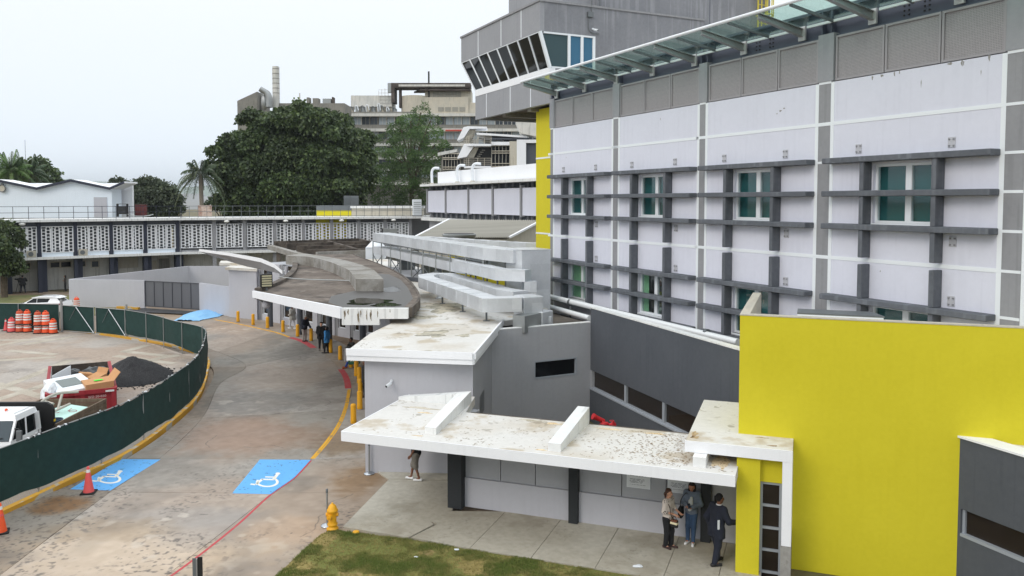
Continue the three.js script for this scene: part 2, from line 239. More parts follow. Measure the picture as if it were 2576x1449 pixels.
// one worn surface for the whole drive, in plan: stains, tyre tracks, cracks where the photograph has them
const driveTex = (() => {
  const n = 2048, X0 = -32, Z0 = -72, S = 54, d = new Uint8Array(n * n * 4), P = (q) => [(q[0] - X0) / S * n, (q[1] - Z0) / S * n];
  const spots = [ // [x, z, rx, rz, colour, strength]
    [...[-14.21,-25.01], 0.8, 0.7, [142, 104, 66], 0.85], [...[-6.48,-31.95], 1.1, 2.2, [122, 101, 76], 0.75], [...[-5.21,-27.31], 0.8, 1.6, [140, 112, 80], 0.7], [...[-11.99,-37.92], 2.2, 2.4, [126, 124, 120], 0.7], [...[-11.11,-32.5], 2.6, 2.4, [164, 133, 114], 0.6], [...[-10.15,-21.62], 3.2, 1.7, [208, 188, 164], 0.6],
    [...[-11.93,-27.92], 2.0, 1.1, [142, 137, 130], 0.65], [...[-12.6,-43.28], 2.6, 3.0, [164, 148, 134], 0.5], [...[-13.43,-51.47], 1.6, 3.2, [116, 112, 107], 0.6], [...[-18.49,-54.4], 2.5, 5, [172, 150, 132], 0.5], [...[-8.4,-23.1], 1.6, 1.2, [150, 142, 136], 0.6], [...[-6.56,-23.1], 1.3, 1.0, [196, 168, 142], 0.5], [...[-9.8,-23.99], 2.2, 0.8, [150, 146, 142], 0.5], [...[-8.27,-32.79], 1.2, 1.8, [152, 128, 108], 0.5], [...[-21.49,-62.4], 2, 3, [180, 152, 128], 0.4], [...[-11.98,-23.1], 1.8, 0.8, [150, 132, 110], 0.5]];
  for (let y = 0; y < n; y++) for (let x = 0; x < n; x++) {
    const u = x / n, v = y / n, wx = X0 + u * S, wz = Z0 + v * S, m = fbm(u, v, 9, 4, 501), f = fbm(u, v, 210, 2, 511), w = fbm(u, v, 24, 4, 521);
    let c = mix3([158, 153, 146], [163, 149, 136], sst(0.38, 0.62, m)); c = mix3(c, [124, 117, 110], 0.5 * sst(0.54, 0.74, w));
    for (const [sx, sz, rx, rz, col, a] of spots) { const dx = (wx - sx) / rx, dz = (wz - sz) / rz, q = dx * dx + dz * dz; if (q < 4) c = mix3(c, col, a * sst(0, 0.55, (1 - Math.sqrt(q) * 0.62) - 0.9 * Math.abs(w - 0.5) - 0.25 * (f - 0.5))); }
    const near = sst(-34, -22, wz); c = mix3(c, [92, 86, 82], 0.7 * sst(0.56, 0.8, fbm(u, v, 520, 2, 513)) * sst(0.4, 0.66, fbm(u, v, 26, 4, 531)) * (0.3 + 0.7 * near));
    c = mix3(c, [202, 192, 180], 0.5 * sst(0.66, 0.76, fbm(u, v, 70, 3, 541)) * sst(0.5, 0.7, m)); const k = 20 * (f - 0.5), i = (y * n + x) * 4; d[i] = clamp(c[0] + k, 0, 255); d[i + 1] = clamp(c[1] + k, 0, 255); d[i + 2] = clamp(c[2] + k, 0, 255); d[i + 3] = 255;
  }
  const pen = (pts, w, col, a) => { for (let s = 0; s + 1 < pts.length; s++) { const A = P(pts[s]), B = P(pts[s + 1]), L = Math.hypot(B[0] - A[0], B[1] - A[1]); for (let t = 0; t <= L; t += 0.5) { const cx = lerp(A[0], B[0], t / L), cy = lerp(A[1], B[1], t / L); for (let j = -Math.ceil(w); j <= w; j++) for (let i = -Math.ceil(w); i <= w; i++) { const px = Math.round(cx + i), py = Math.round(cy + j); if (px < 0 || py < 0 || px >= n || py >= n) continue; const q = Math.hypot(px - cx, py - cy); if (q > w) continue; const o = (py * n + px) * 4, b = a * (1 - q / w) * (0.5 + H(px >> 2, py >> 2, 7)) ; for (let e = 0; e < 3; e++) d[o + e] = lerp(d[o + e], col[e], clamp(b * 0.5)); } } } };
  // thin cracks and scuffs
  for (let k = 0; k < 12; k++) { let x = rr(-14, -5), z = rr(-50, -20), a = rr(0, 6.28); const p = []; for (let s = 0; s < 14; s++) { p.push([x, z]); a += rr(-0.6, 0.6); x += Math.cos(a) * 0.14; z += Math.sin(a) * 0.14; } pen(p, 1.0, [84, 78, 72], 0.6); }
  for (let k = 0; k < 40; k++) { const x = rr(-15, -4), z = rr(-58, -20); pen([[x, z], [x + rr(-0.25, 0.25), z + rr(-0.08, 0.08)]], rr(1, 2.2), [84, 78, 74], 0.8); }
  const t = new THREE.DataTexture(d, n, n); t.magFilter = THREE.LinearFilter; t.minFilter = THREE.LinearMipmapLinearFilter; t.generateMipmaps = true; t.colorSpace = THREE.SRGBColorSpace; t.needsUpdate = true; return t;
})();
const planUV = (g) => { const p = g.attributes.position, uv = new Float32Array(p.count * 2); for (let i = 0; i < p.count; i++) { uv[i * 2] = (p.getX(i) + 32) / 54; uv[i * 2 + 1] = (p.getZ(i) + 72) / 54; } g.setAttribute('uv', new THREE.BufferAttribute(uv, 2)); return g; };
const driveMats = [0xffffff, 0xf4f3f2, 0xe8e7e4, 0xd8d5cf, 0xf4f0ea].map((c) => { const m = std({ color: c, map: driveTex, roughness: 0.7 }); m.userData.keep = true; return m; });
// driveway slabs: stations across the drive, each with points on kerb, gutter joint, painted line and outer edge
{
  const drive = new THREE.Group(); drive.name = 'driveway'; drive.userData = { kind: 'structure', label: 'curved concrete driveway of large worn slabs', category: 'driveway' }; scene.add(drive);
  const K = [[-17.6, -19.4], [-14.8,-26.81], [-14.25,-29.59], [-14.44,-35.23], [-15.5,-40.95], [-17.2, -46], [-20.5, -50], [-25.4, -55], [-30, -58.5]];
  const Gt = [[-13, -19.2], [-13.14,-26.06], [-13.04,-29.5], [-13.59,-35.1], [-15.25,-42.13], [-15.3, -46.2], [-18.6, -50.8], [-24.4, -57.2], [-29.6, -61.2]];
  const Y = [[-8.9, -19.4], [-7.83,-25.95], [-7.39,-29.41], [-7.62,-36.6], [-8.43,-41.85], [-12.35,-51.19], [-17.34,-58.75], [-21.39,-63.01], [-26.5, -66]];
  const O = [[-5.4, -19.4], [-3.1, -26.2], [-3.1, -29.9], [-3.9, -37], [-5.4, -42.4], [-10.6, -52.5], [-14.5, -59], [-19, -65], [-25, -71]];
  const seg = 8, cv = [K, Gt, Y, O].map((c) => new THREE.CatmullRomCurve3(c.map((p) => new THREE.Vector3(p[0], 0, p[1])), false, 'centripetal'));
  const at = (c, t) => { const n = c.points.length - 1, p = c.getPoint(t / n); return [p.x, p.z]; };
  const shrink = (poly, d) => { const cx = poly.reduce((a, p) => a + p[0], 0) / poly.length, cz = poly.reduce((a, p) => a + p[1], 0) / poly.length; return poly.map((p) => { const L = Math.hypot(p[0] - cx, p[1] - cz); return [cx + (p[0] - cx) * (1 - d / L), cz + (p[1] - cz) * (1 - d / L)]; }); };
  const mats = [[3, 0, 4], [3, 1, 4], [2, 2, 0]];
  for (let s = 0; s < 8; s++) for (let l = 0; l < 3; l++) {
    const a = [], b = [];
    for (let k = 0; k <= seg; k++) { a.push(at(cv[l], s + k / seg)); b.push(at(cv[l + 1], s + k / seg)); }
    const g = prism(shrink([...a, ...b.reverse()], 0.012), -0.1, 0 - 0.002 * ((s + l) % 2)); 
    add(drive, 'slab', planUV(g), driveMats[mats[s % 3][l]]);
  }
}
// yellow painted kerb, kerb top
struct('kerb', 'raised kerb round the fenced circle, its face painted yellow', ribbon(kerbC, kerbIn, -0.1, 0.13), M.kerb);
// inner circle: sheet and paler strips set in it
{
  const pl = new THREE.Group(); pl.name = 'circle_paving'; pl.userData = { kind: 'structure', label: 'stained paving inside the green fence with paler concrete strips', category: 'paving' }; scene.add(pl);
  add(pl, 'paving_sheet', prism([...off(kerbC, -0.22), [-60, -52], [-60, -20]], -0.1, 0), M.roadA);
  const st = [[[-25.98,-40.08], [-26.42,-48.21]], [[-30.95,-47.85], [-27.86,-49.08]], [[-35.55,-55.03], [-30.83,-55.35]], [[-32.08,-51.19], [-28.29,-49.85]], [[-33.92,-52.9], [-32.22,-57.34]], [[-32.36,-53.34], [-30.72,-56.66]], [[-26.9,-41.85], [-22.68,-38.85]], [[-24.69,-38.07], [-24.14,-41.66]], [[-24.55,-50.78], [-24.07,-53.19]], [[-24.56,-50.92], [-20.58,-49.08]], [[-24.4,-49.47], [-19.72,-47.02]], [[-21.65,-48.21], [-20.6,-49.72]]];
  for (const [a, b] of st) { const L = Math.hypot(b[0] - a[0], b[1] - a[1]), w = 0.28, nx = (b[1] - a[1]) / L * w, nz = -(b[0] - a[0]) / L * w; add(pl, 'pale_strip', prism([[a[0] + nx, a[1] + nz], [b[0] + nx, b[1] + nz], [b[0] - nx, b[1] - nz], [a[0] - nx, a[1] - nz]], 0.001, 0.005 + rr(0, 0.002)), M.band); }
}
// painted lines: a strip along points
const stripe = (pts, w, n, y = 0.004) => { const c = curve2(pts, n); return ribbon(off(c, w / 2), off(c, -w / 2), 0.0005, y); };
{
  const yl = thing('painted_line', 'yellow line painted along the curved edge of the drive', 'road marking');
  add(yl, 'stripe', stripe([[-7.4,-29.5], [-7.35,-31.58], [-7.41,-34.09], [-7.71,-37.03], [-8.25,-40.51]], 0.1, 30), M.line);
  add(yl, 'stripe', stripe([[-7.31,-29.5], [-7.25,-31.58], [-7.31,-34.09], [-7.62,-37.03], [-8.17,-40.51]], 0.06, 30), M.line);
  const yf = thing('painted_line', 'faded yellow line curving below the far bollards', 'road marking');
  add(yf, 'stripe', stripe([[-23.88,-64.72], [-21.18,-62.4], [-18.97,-60.24], [-16.85,-58.04], [-15.6,-56.33]], 0.22, 20), M.line);
  single('painted_line', 'broad red kerb marking beside the man with the green bag', 'road marking', stripe([[-9.69,-45.45], [-9.19,-44.08], [-8.73,-42.5], [-8.32,-40.77]], 0.32, 20), M.lineRed);
  single('painted_line', 'broad red kerb marking at the feet of the man in the navy jacket', 'road marking', stripe([[-15.47,-56.16], [-14.61,-55.19], [-13.71,-53.79], [-12.86,-52.17]], 0.42, 20), M.lineRed);
  single('painted_line', 'thin red line running from the blue pad to the lawn', 'road marking', stripe([[-7.37,-29.32], [-7.48,-27.39], [-7.81,-25.88], [-8.06,-23.44], [-8.4,-21.3], [-8.82,-19.36]], 0.075, 40), M.lineRed);
}
// wheelchair pads: blue field with the white symbol as raised paint
function padSymbol(pl, o, ux, uz) { // o origin, ux along the symbol's right, uz along its up, metres
  const T = (x, y) => [o[0] + ux[0] * x + uz[0] * y, o[1] + ux[1] * x + uz[1] * y];
  const bar = (a, b, w) => { const L = Math.hypot(b[0] - a[0], b[1] - a[1]), nx = -(b[1] - a[1]) / L * w / 2, ny = (b[0] - a[0]) / L * w / 2; return prism([T(a[0] + nx, a[1] + ny), T(b[0] + nx, b[1] + ny), T(b[0] - nx, b[1] - ny), T(a[0] - nx, a[1] - ny)], 0.004, 0.009); };
  const gs = [], disc = []; for (let i = 0; i < 14; i++) disc.push(T(0.62 + 0.11 * Math.cos(i / 14 * 6.283), 1.42 + 0.11 * Math.sin(i / 14 * 6.283)));
  gs.push(prism(disc, 0.004, 0.009), bar([0.6, 1.32], [0.45, 0.78], 0.15), bar([0.52, 1.02], [0.05, 1.02], 0.1), bar([0.46, 0.76], [-0.1, 0.76], 0.13), bar([-0.06, 0.8], [-0.32, 0.2], 0.13), bar([-0.34, 0.2], [-0.56, 0.24], 0.12));
  const out = [], inn = []; for (let i = 0; i <= 22; i++) { const t = lerp(2.75, 7.1, i / 22); out.push(T(0.18 + 0.52 * Math.cos(t), 0.5 + 0.52 * Math.sin(t))); inn.push(T(0.18 + 0.4 * Math.cos(t), 0.5 + 0.4 * Math.sin(t))); }
  gs.push(ribbon(out, inn, 0.004, 0.009)); return add(pl, 'wheelchair_symbol', join(gs), M.signWhite);
}
{
  const a = thing('accessible_pad', 'blue painted pad with white wheelchair symbol beside the traffic cone', 'road marking', [0, 0, 0], 0, 'blue wheelchair pads');
  add(a, 'blue_field', prism([[-14.45,-29.45], [-12.94,-29.41], [-13.2,-26.21], [-14.59,-26.32]], 0.0005, 0.004), M.blue);
  padSymbol(a, [-13.73,-26.88], [0.82, 0.06], [-0.4, -0.88]);
  const b = thing('accessible_pad', 'blue painted pad with white wheelchair symbol ending at the red line', 'road marking', [0, 0, 0], 0, 'blue wheelchair pads');
  add(b, 'blue_field', prism([[-9.28,-29.41], [-7.39,-29.36], [-7.48,-27.39], [-7.81,-25.88], [-9.11,-25.95]], 0.0005, 0.004), M.blue);
  padSymbol(b, [-8.3,-26.54], [0.76, 0.05], [-0.24, -0.95]);
}
// walkway beside the near building, in its own slabs
const NBT = Math.atan2(-0.34399019641910106, 0.9389732396439997);
const nb = (x, z, y = 0) => { const o = [-4.96,-23.33]; return [o[0] + 0.9389732396439997 * x - 0.34399019641910106 * z, y, o[1] + 0.34399019641910106 * x + 0.9389732396439997 * z]; };
{
  const w = new THREE.Group(); w.name = 'walkway'; w.userData = { kind: 'structure', label: 'pale concrete walkway of jointed slabs under the white canopy', category: 'walkway' }; w.position.set(...nb(0, 0)); w.rotation.y = NBT; scene.add(w);
  const xs = [4.16, 5.92, 7.66, 9.4, 9.4 + 1.3, 9.4 + 2.3];
  const z0 = -2.5, z1 = 0.28, y1 = 0.06;
  for (let i = 0; i < 5; i++) add(w, 'slab', box(xs[i] + 0.008, xs[i + 1] - 0.008, -0.1, y1, z0, z1), M.walk).geometry.translate(0, 0, 0);
  // wider apron at the left end
  add(w, 'slab', prism([[xs[0] - 0.008, z0], [xs[0] - 0.008, z1], [2.33,0.19], [2.61,-0.87], [2.58,-1.98]], -0.1, y1), M.walk);
  add(w, 'slab', prism([[2.52,-0.86], [2.25,0.22], [0.12,0.2], [-0.56,-3.71]].map((p) => [p[0], p[1]]), -0.1, y1 - 0.003), M.walk);
  add(w, 'slab', prism([[2.57,-2.11], [2.6,-0.95], [-0.22,-1.93], [-0.59,-3.86], [1.39,-4.38]], -0.1, y1 - 0.006), M.walk);
  add(w, 'slab', prism([[-0.64,-3.88], [-1.34,-4.41], [1.14,-5.31], [1.41,-4.47]], -0.1, y1 - 0.009), M.walk);
}
// lawn
{
  const L = [[-5.16,-22.95], [-5.44,-22.67], [-5.99,-19.99], [-6.57,-17.95], [1.78,-16.65], [9, -19.2], nb(9.4, 0.3).filter((_, i) => i !== 1), nb(4.16, 0.3).filter((_, i) => i !== 1), [-2.83,-22.27]];
  struct('lawn', 'patchy lawn between the drive and the walkway', prism(L, -0.1, 0.03), std({ roughness: 1, map: tex(512, 4.7, (u, v) => { let c = mix3([104, 108, 52], [138, 124, 74], sst(0.45, 0.62, fbm(u, v, 5, 5, 201))); c = mix3(c, [150, 128, 88], 0.8 * sst(0.62, 0.72, fbm(u, v, 7, 5, 203))); const k = 30 * (fbm(u, v, 90, 2, 205) - 0.5); return [c[0] + k, c[1] + k, c[2] + k * 0.6]; }) }));
  // grass blades
  const inside = (x, z) => { let r = false; for (let i = 0, j = L.length - 1; i < L.length; j = i++) if ((L[i][1] > z) !== (L[j][1] > z) && x < (L[j][0] - L[i][0]) * (z - L[i][1]) / (L[j][1] - L[i][1]) + L[i][0]) r = !r; return r; };
  const tri = []; for (let i = 0; i < 7; i++) { const a = rr(0, 6.28), r = rr(0, 0.05), h = rr(0.025, 0.06), x = Math.cos(a) * r, z = Math.sin(a) * r, b = rr(0, 6.28), w = 0.006, l = rr(0.01, 0.03); tri.push(x - Math.cos(b) * w, 0, z - Math.sin(b) * w, x + Math.cos(b) * w, 0, z + Math.sin(b) * w, x + Math.sin(b) * l, h, z - Math.cos(b) * l); }
  const g = new THREE.BufferGeometry(); g.setAttribute('position', new THREE.Float32BufferAttribute(tri, 3)); g.computeVertexNormals();
  const pts = [], no = new ImprovedNoise(); let guard = 0;
  while (pts.length < 34000 && guard++ < 400000) { const x = rr(-10, 10), z = rr(-24, -16.5); if (!inside(x, z)) continue; const n = no.noise(x * 0.9, z * 0.9, 3) + 0.5 * no.noise(x * 2.7, z * 2.7, 9); if (n < -0.12 && rnd() < 0.75) continue; pts.push([x, z, n]); }
  const im = new THREE.InstancedMesh(g, std({ color: 0xffffff, roughness: 0.95, side: THREE.DoubleSide }), pts.length), o = new THREE.Object3D(), c = new THREE.Color();
  pts.forEach(([x, z, n], i) => { o.position.set(x, 0.03, z); o.rotation.y = rr(0, 6.28); const s = rr(0.7, 1.3) * (n > 0 ? 1.1 : 0.8); o.scale.set(s, s, s); o.updateMatrix(); im.setMatrixAt(i, o.matrix); const d = clamp(0.38 - n * 1.1 + rr(-0.25, 0.25)); c.setRGB(lerp(0.12, 0.34, d), lerp(0.16, 0.27, d), lerp(0.03, 0.1, d)); im.setColorAt(i, c); });
  im.name = 'grass'; im.userData = { kind: 'stuff', label: 'short patchy grass of the lawn in front of the walkway', category: 'grass' }; im.castShadow = im.receiveShadow = true; scene.add(im);
}

// ---------- the big wing with sunshade grids (local x along the front, z outwards) ----------
const FT = Math.atan2(-0.90005, 0.43578);
const FK = 1.1, FO = [8.58, -0.95, -29.04]; // the wing is laid out in modules of 1.1 m
const fac = (s, n, y = 0) => [FO[0] + FK * (0.43578 * s - 0.90005 * n), FO[1] + FK * y, FO[2] + FK * (0.90005 * s + 0.43578 * n)];
const wing = (name, label, cat, pos = FO) => { const t = thing(name, label, cat, pos, FT); t.scale.setScalar(FK); return t; };
{
  const w = wing('hospital_wing', 'large pale lilac wing with dark grey sunshade grids over its windows', 'building', FO);
  const bays = [[-13.36, -8.3], [-7.81, -2.74], [-2.3, 2.68], [3.25, 8.28]];
  const winX = [1.45, 3.5], yTop = 12.92, yL = 7.87, yU = 11.73, yB = 4.2;
  const wins = [[8.9, 10.5], [5.08, 6.66]];
  const jW = 0.05;
  bays.forEach(([a, b], i) => {
    const wa = a + winX[0], wb = a + winX[1] - 0.02;
    // wall around the openings in storey strips, with recessed white joints between
    const strips = [[yB, wins[1][0]], [wins[1][1], yL - jW], [yL + jW, wins[0][0]], [wins[0][1], yU - jW], [yU + jW, yTop]];
    strips.forEach(([y0, y1]) => add(w, 'wall_panel', box(a + 0.06, b - 0.06, y0, y1, -0.3, 0), M.lilac));
    wins.forEach(([y0, y1]) => { add(w, 'wall_panel', box(a + 0.06, wa, y0, y1, -0.3, 0), M.lilac); add(w, 'wall_panel', box(wb, b - 0.06, y0, y1, -0.3, 0), M.lilac); });
    for (const y of [yL, yU]) add(w, 'white_joint', box(a - 0.55, b, y - jW, y + jW, -0.3, 0.012), M.frameWhite);
    for (const x of [a, b]) add(w, 'white_joint', box(x - 0.06, x + 0.06, yB, yTop, -0.3, 0.01), M.frameWhite);
    // windows
    wins.forEach(([y0, y1], k) => {
      const f = sub(w, 'window', k ? 'lower white framed window behind the grid' : 'upper white framed window with teal blind');
      const t = 0.07, mx = wa + 1.03, z0 = -0.2, z1 = -0.1;
      add(f, 'frame', join(box(wa, wb, y0, y0 + t, z0, z1), box(wa, wb, y1 - t, y1, z0, z1), box(wa, wa + t, y0 + t, y1 - t, z0, z1), box(wb - t, wb, y0 + t, y1 - t, z0, z1), box(mx - 0.09, mx + 0.09, y0 + t, y1 - t, z0, z1 + 0.003), box(wa - 0.02, wb + 0.02, y0 - 0.05, y0, -0.2, 0.03)), M.frameWhite);
      add(f, 'pane', box(wa + t, mx - 0.09, y0 + t, y1 - t, -0.155, -0.15), M.glassTeal);
      add(f, 'pane', box(mx + 0.09, wb - t, y0 + t, y1 - t, -0.155, -0.15), M.glassTeal);
      if (k && i === 1) { // an open lower window: shelves of supplies inside
        add(f, 'blind', box(wa + t, wa + 0.4, y0, y1, -0.24, -0.22), M.blindGreen);
        const c = [0x8c8a3a, 0x3f6f8a, 0xb9b9ac, 0x7c4b3a, 0x4c7a58], sh = [];
        for (let r = 0; r < 3; r++) for (let q = 0; q < 7; q++) { const x = wa + 0.45 + q * 0.21; add(f, 'stored_box', box(x, x + rr(0.12, 0.19), y0 + 0.1 + r * 0.5, y0 + 0.1 + r * 0.5 + rr(0.16, 0.36), -0.7, -0.5), plain(c[(r * 3 + q * 2) % 5], 0.8)); }
        for (let r = 0; r < 4; r++) sh.push(box(wa + 0.4, wb, y0 + 0.06 + r * 0.5, y0 + 0.09 + r * 0.5, -0.8, -0.45));
        add(f, 'shelf', join(sh), M.steel);
      } else add(f, 'blind', box(wa + 0.02, wb - 0.02, y0, y1, -0.26, -0.24), k ? (i === 0 ? M.blindGreen : M.blindTeal) : M.blindTeal);
    });
    // sunshade grid
    const g = sub(w, 'sunshade_grid', 'dark grey concrete grid of flat bars and upright fins');
    const p = 0.34, bars = [10.64, 9.71, 8.79, 6.76, 5.84, 4.93];
    bars.forEach((y) => add(g, 'bar', rbox(a - 0.02, b - 0.03, y - 0.08, y + 0.08, 0.004, p + 0.04, 0.025), M.barGrey));
    const fins = [1.34, 3.52];
    const segs = [[9.79, 10.56], [8.87, 9.63], [yL + 0.09, 8.71], [6.84, yL - 0.09], [5.92, 6.68], [5.01, 5.76]];
    fins.forEach((x) => segs.forEach(([y0, y1]) => add(g, 'fin', rbox(a + x - 0.07, a + x + 0.07, y0, y1, 0.005, p, 0.02), M.barGrey)));
    // little four-bolt plates over and under the bars
    for (const [x, y] of [[0.95, 10.95], [3.75, 10.95], [3.85, 8.5], [3.85, 7.02]]) {
      const gs = []; add(g, 'bolt_plate', box(a + x - 0.1, a + x + 0.1, y - 0.13, y + 0.13, 0.002, 0.014), M.softgrey);
      for (const u of [-0.06, 0.06]) for (const q of [-0.08, 0.08]) gs.push(box(a + x + u - 0.018, a + x + u + 0.018, y + q - 0.018, y + q + 0.018, 0.015, 0.045));
      gs.forEach((q) => add(g, 'bolt', q, M.pilaster));
    }
  });
  // dark drips and scuffs on the render under the screens
  const dm = std({ color: 0x8f8d8a, roughness: 1 });
  for (const [x, y, w2, h2] of [[4.6, 12.86, 0.05, 0.1], [4.9, 12.86, 0.09, 0.07], [5.3, 12.87, 0.04, 0.12], [5.45, 12.87, 0.03, 0.09], [6.9, 12.88, 0.12, 0.06], [7.2, 12.86, 0.05, 0.14], [7.25, 12.86, 0.03, 0.1], [7.9, 12.87, 0.05, 0.16], [6.1, 12.5, 0.02, 0.18], [7.7, 12.55, 0.015, 0.12], [1.2, 12.3, 0.1, 0.05], [1.35, 12.36, 0.07, 0.04], [1.05, 12.22, 0.06, 0.03], [-5.0, 12.6, 0.03, 0.08], [-12.2, 11.5, 0.03, 0.05], [5.0, 7.6, 0.03, 0.04], [0.6, 6.3, 0.02, 0.14], [-1.0, 7.5, 0.03, 0.03], [6.6, 7.7, 0.04, 0.02]]) { const p = blobPts(0, 0, w2 * 0.7, h2 * 0.7, 18), g = new THREE.ShapeGeometry(new THREE.Shape(p.map((q) => new THREE.Vector2(x + q[0], y + q[1])))); g.translate(0, 0, 0.003); add(w, 'drip_stain', g, dm); }
  // pilasters and their upper shafts
  const pil = [[-13.75, -13.36], [-8.3, -7.81], [-2.74, -2.3], [2.68, 3.25], [8.28, 8.86]];
  pil.forEach(([a, b], i) => {
    const ys = i === 4 ? [yB, 5.0, 6.78, yL, 8.8, 9.72, 10.62, yU, yTop] : [yB, yL, i === 3 || i === 2 ? 10.62 : yU, yU, yTop];
    for (let k = 0; k + 1 < ys.length; k++) if (ys[k + 1] - ys[k] > 0.1) add(w, 'pilaster', box(a + 0.06, b - 0.06, ys[k] + 0.035, ys[k + 1] - 0.035, -0.3, 0.006), M.pilaster);
    for (const y of ys) add(w, 'white_joint', box(a + 0.062, b - 0.062, y - 0.034, y + 0.034, -0.29, 0.014), M.frameWhite);
    if (i === 4) add(w, 'white_joint', box(b - 0.05, b + 0.06, yB, yTop, -0.3, 0.011), M.frameWhite);
    add(w, 'pilaster_shaft', box(a + (i ? 0.02 : 0), b + 0.02, yTop + 0.035, 14.32, -0.3, 0.03), M.tower);
  });
  add(w, 'wall_panel', box(8.92, 16, yB, yTop, -0.3, 0), M.lilac);
  // perforated screen panels in frames
  const pn = [[-13.36, -8.3, 3], [-7.79, -2.74, 3], [-2.26, 2.68, 3], [3.29, 8.28, 3], [8.9, 16, 4]];
  pn.forEach(([a, b, n]) => { for (let k = 0; k < n; k++) { const x0 = lerp(a, b, k / n) + 0.015, x1 = lerp(a, b, (k + 1) / n) - 0.015, y0 = yTop + 0.03, y1 = 14.22, f = 0.06; const g = sub(w, 'perforated_screen'); add(g, 'frame', join(box(x0, x1, y0, y0 + f, -0.12, -0.02), box(x0, x1, y1 - f, y1, -0.12, -0.02), box(x0, x0 + f, y0 + f, y1 - f, -0.12, -0.02), box(x1 - f, x1, y0 + f, y1 - f, -0.12, -0.02)), M.perfFrame); add(g, 'screen_sheet', box(x0 + f, x1 - f, y0 + f, y1 - f, -0.09, -0.06), M.perf); } });
  add(w, 'backing_wall', box(-13.7, 16, yTop - 0.2, 14.2, -0.5, -0.31), M.charcoal);
  // dark steel girder under the roof, stiffeners and bolts
  const gs = [box(-13.7, 16, 14.25, 14.98, -0.42, -0.2), box(-13.7, 16, 14.98, 15.06, -0.55, 0.0), box(-13.7, 16, 14.2, 14.27, -0.55, -0.08)];
  for (const x of [-13.5, -8.05, -2.5, 2.95, 8.55]) gs.push(box(x - 0.2, x - 0.14, 14.27, 14.98, -0.2, -0.02), box(x + 0.14, x + 0.2, 14.27, 14.98, -0.2, -0.02));
  add(w, 'girder', join(gs), M.beamGrey);
  const bl = []; for (const x of [-11.2, -5.9, -0.1, 0.5, 5.4, 6.0]) for (const dx of [0, 0.14]) for (let k = 0; k < 5; k++) bl.push(box(x + dx - 0.02, x + dx + 0.02, 14.36 + k * 0.12, 14.4 + k * 0.12, -0.2, -0.175));
  add(w, 'girder_bolts', join(bl), M.black);
  add(w, 'roof', box(-13.75, 16, 14.1, 14.3, -16, -0.56), M.roofWhite);
  add(w, 'end_wall', box(-13.75, -13.45, 0, 14.1, -16, -0.31), M.pilaster);
  add(w, 'rear_wall', join(box(-13.4, 16, 0, 14.1, -16, -15.7), box(15.7, 16, 0, 14.1, -15.7, -0.31)), M.pilaster);
  add(w, 'base_wall', box(-13.75, 16, 0, yB - 0.04, -0.3, 0.002), M.pilaster);
  add(w, 'floor_slab', join(box(-13.4, 15.6, 4.0, 4.18, -15.6, -0.32), box(-13.4, 15.6, 7.7, 8.0, -15.6, -0.32)), M.pilaster);
  add(w, 'room_wall', box(-13.4, 15.6, 4.2, 14.0, -3.2, -3), M.whiteDirty);
}
// glass canopy on steel brackets above the wing
{
  const c = wing('glass_canopy', 'greenish glass awning on steel beams along the top of the wing', 'canopy', FO);
  const N = 1.75, yi = 14.62, yo = 14.92, st = 2.535, x0 = -13.2;
  const Y = (z) => lerp(yi, yo, z / N);
  for (let k = 0; k < 11; k++) {
    const x = x0 + k * st, b = sub(c, 'support_beam');
    const web = [[-0.02, Y(0) - 0.2], [N - 0.05, Y(N) - 0.12], [N - 0.05, Y(N) + 0.02], [-0.02, Y(0) + 0.02]];
    const V = []; const pr = (x0_, x1_, pts) => { const g = prism(pts.map((p) => [p[0], p[1]]), x0_, x1_); const q = g.attributes.position; for (let i = 0; i < q.count; i++) { const zx = q.getX(i), zy = q.getY(i), zz = q.getZ(i); q.setXYZ(i, zy, zz, zx); } g.computeVertexNormals(); return g; };
    add(b, 'web', pr(x - 0.015, x + 0.015, web), M.steel);
    add(b, 'flange', join(beam([x, Y(0) - 0.2, 0], [x, Y(N) - 0.12, N - 0.06], 0.15, 0.02), beam([x, Y(0) + 0.02, 0], [x, Y(N) + 0.02, N - 0.06], 0.15, 0.02)), M.steel);
    add(b, 'bracket_plate', box(x - 0.13, x + 0.13, 14.3, 14.72, -0.06, 0.0), plain(0xb9babb, 0.5, 0.3));
    if (k < 10) { add(c, 'purlin', beam([x + st / 2, Y(0) + 0.0, -0.02], [x + st / 2, Y(N) + 0.0, N - 0.03], 0.06, 0.08), M.steelDark);
      for (const h of [0, 1]) { const a = x + h * st / 2 + 0.02, d = x + (h + 1) * st / 2 - 0.02; const q = prism([[a, 0.1], [d, 0.1], [d, N + 0.02], [a, N + 0.02]], (xx, zz) => Y(zz) + 0.05, (xx, zz) => Y(zz) + 0.062); add(c, 'glass_pane', q, M.canopyGlass); } }
  }
  add(c, 'edge_rail', rod([x0 - 0.1, Y(N) + 0.05, N + 0.02], [x0 + 10 * st, Y(N) + 0.05, N + 0.02], 0.055, 0.055, 8), M.frameWhite);
  for (let k = 0; k < 10; k++) add(c, 'rear_rail', box(x0 + k * st + 0.3, x0 + (k + 1) * st - 0.3, Y(0) - 0.02, Y(0) + 0.05, 0.02, 0.1), M.frameWhite);
}
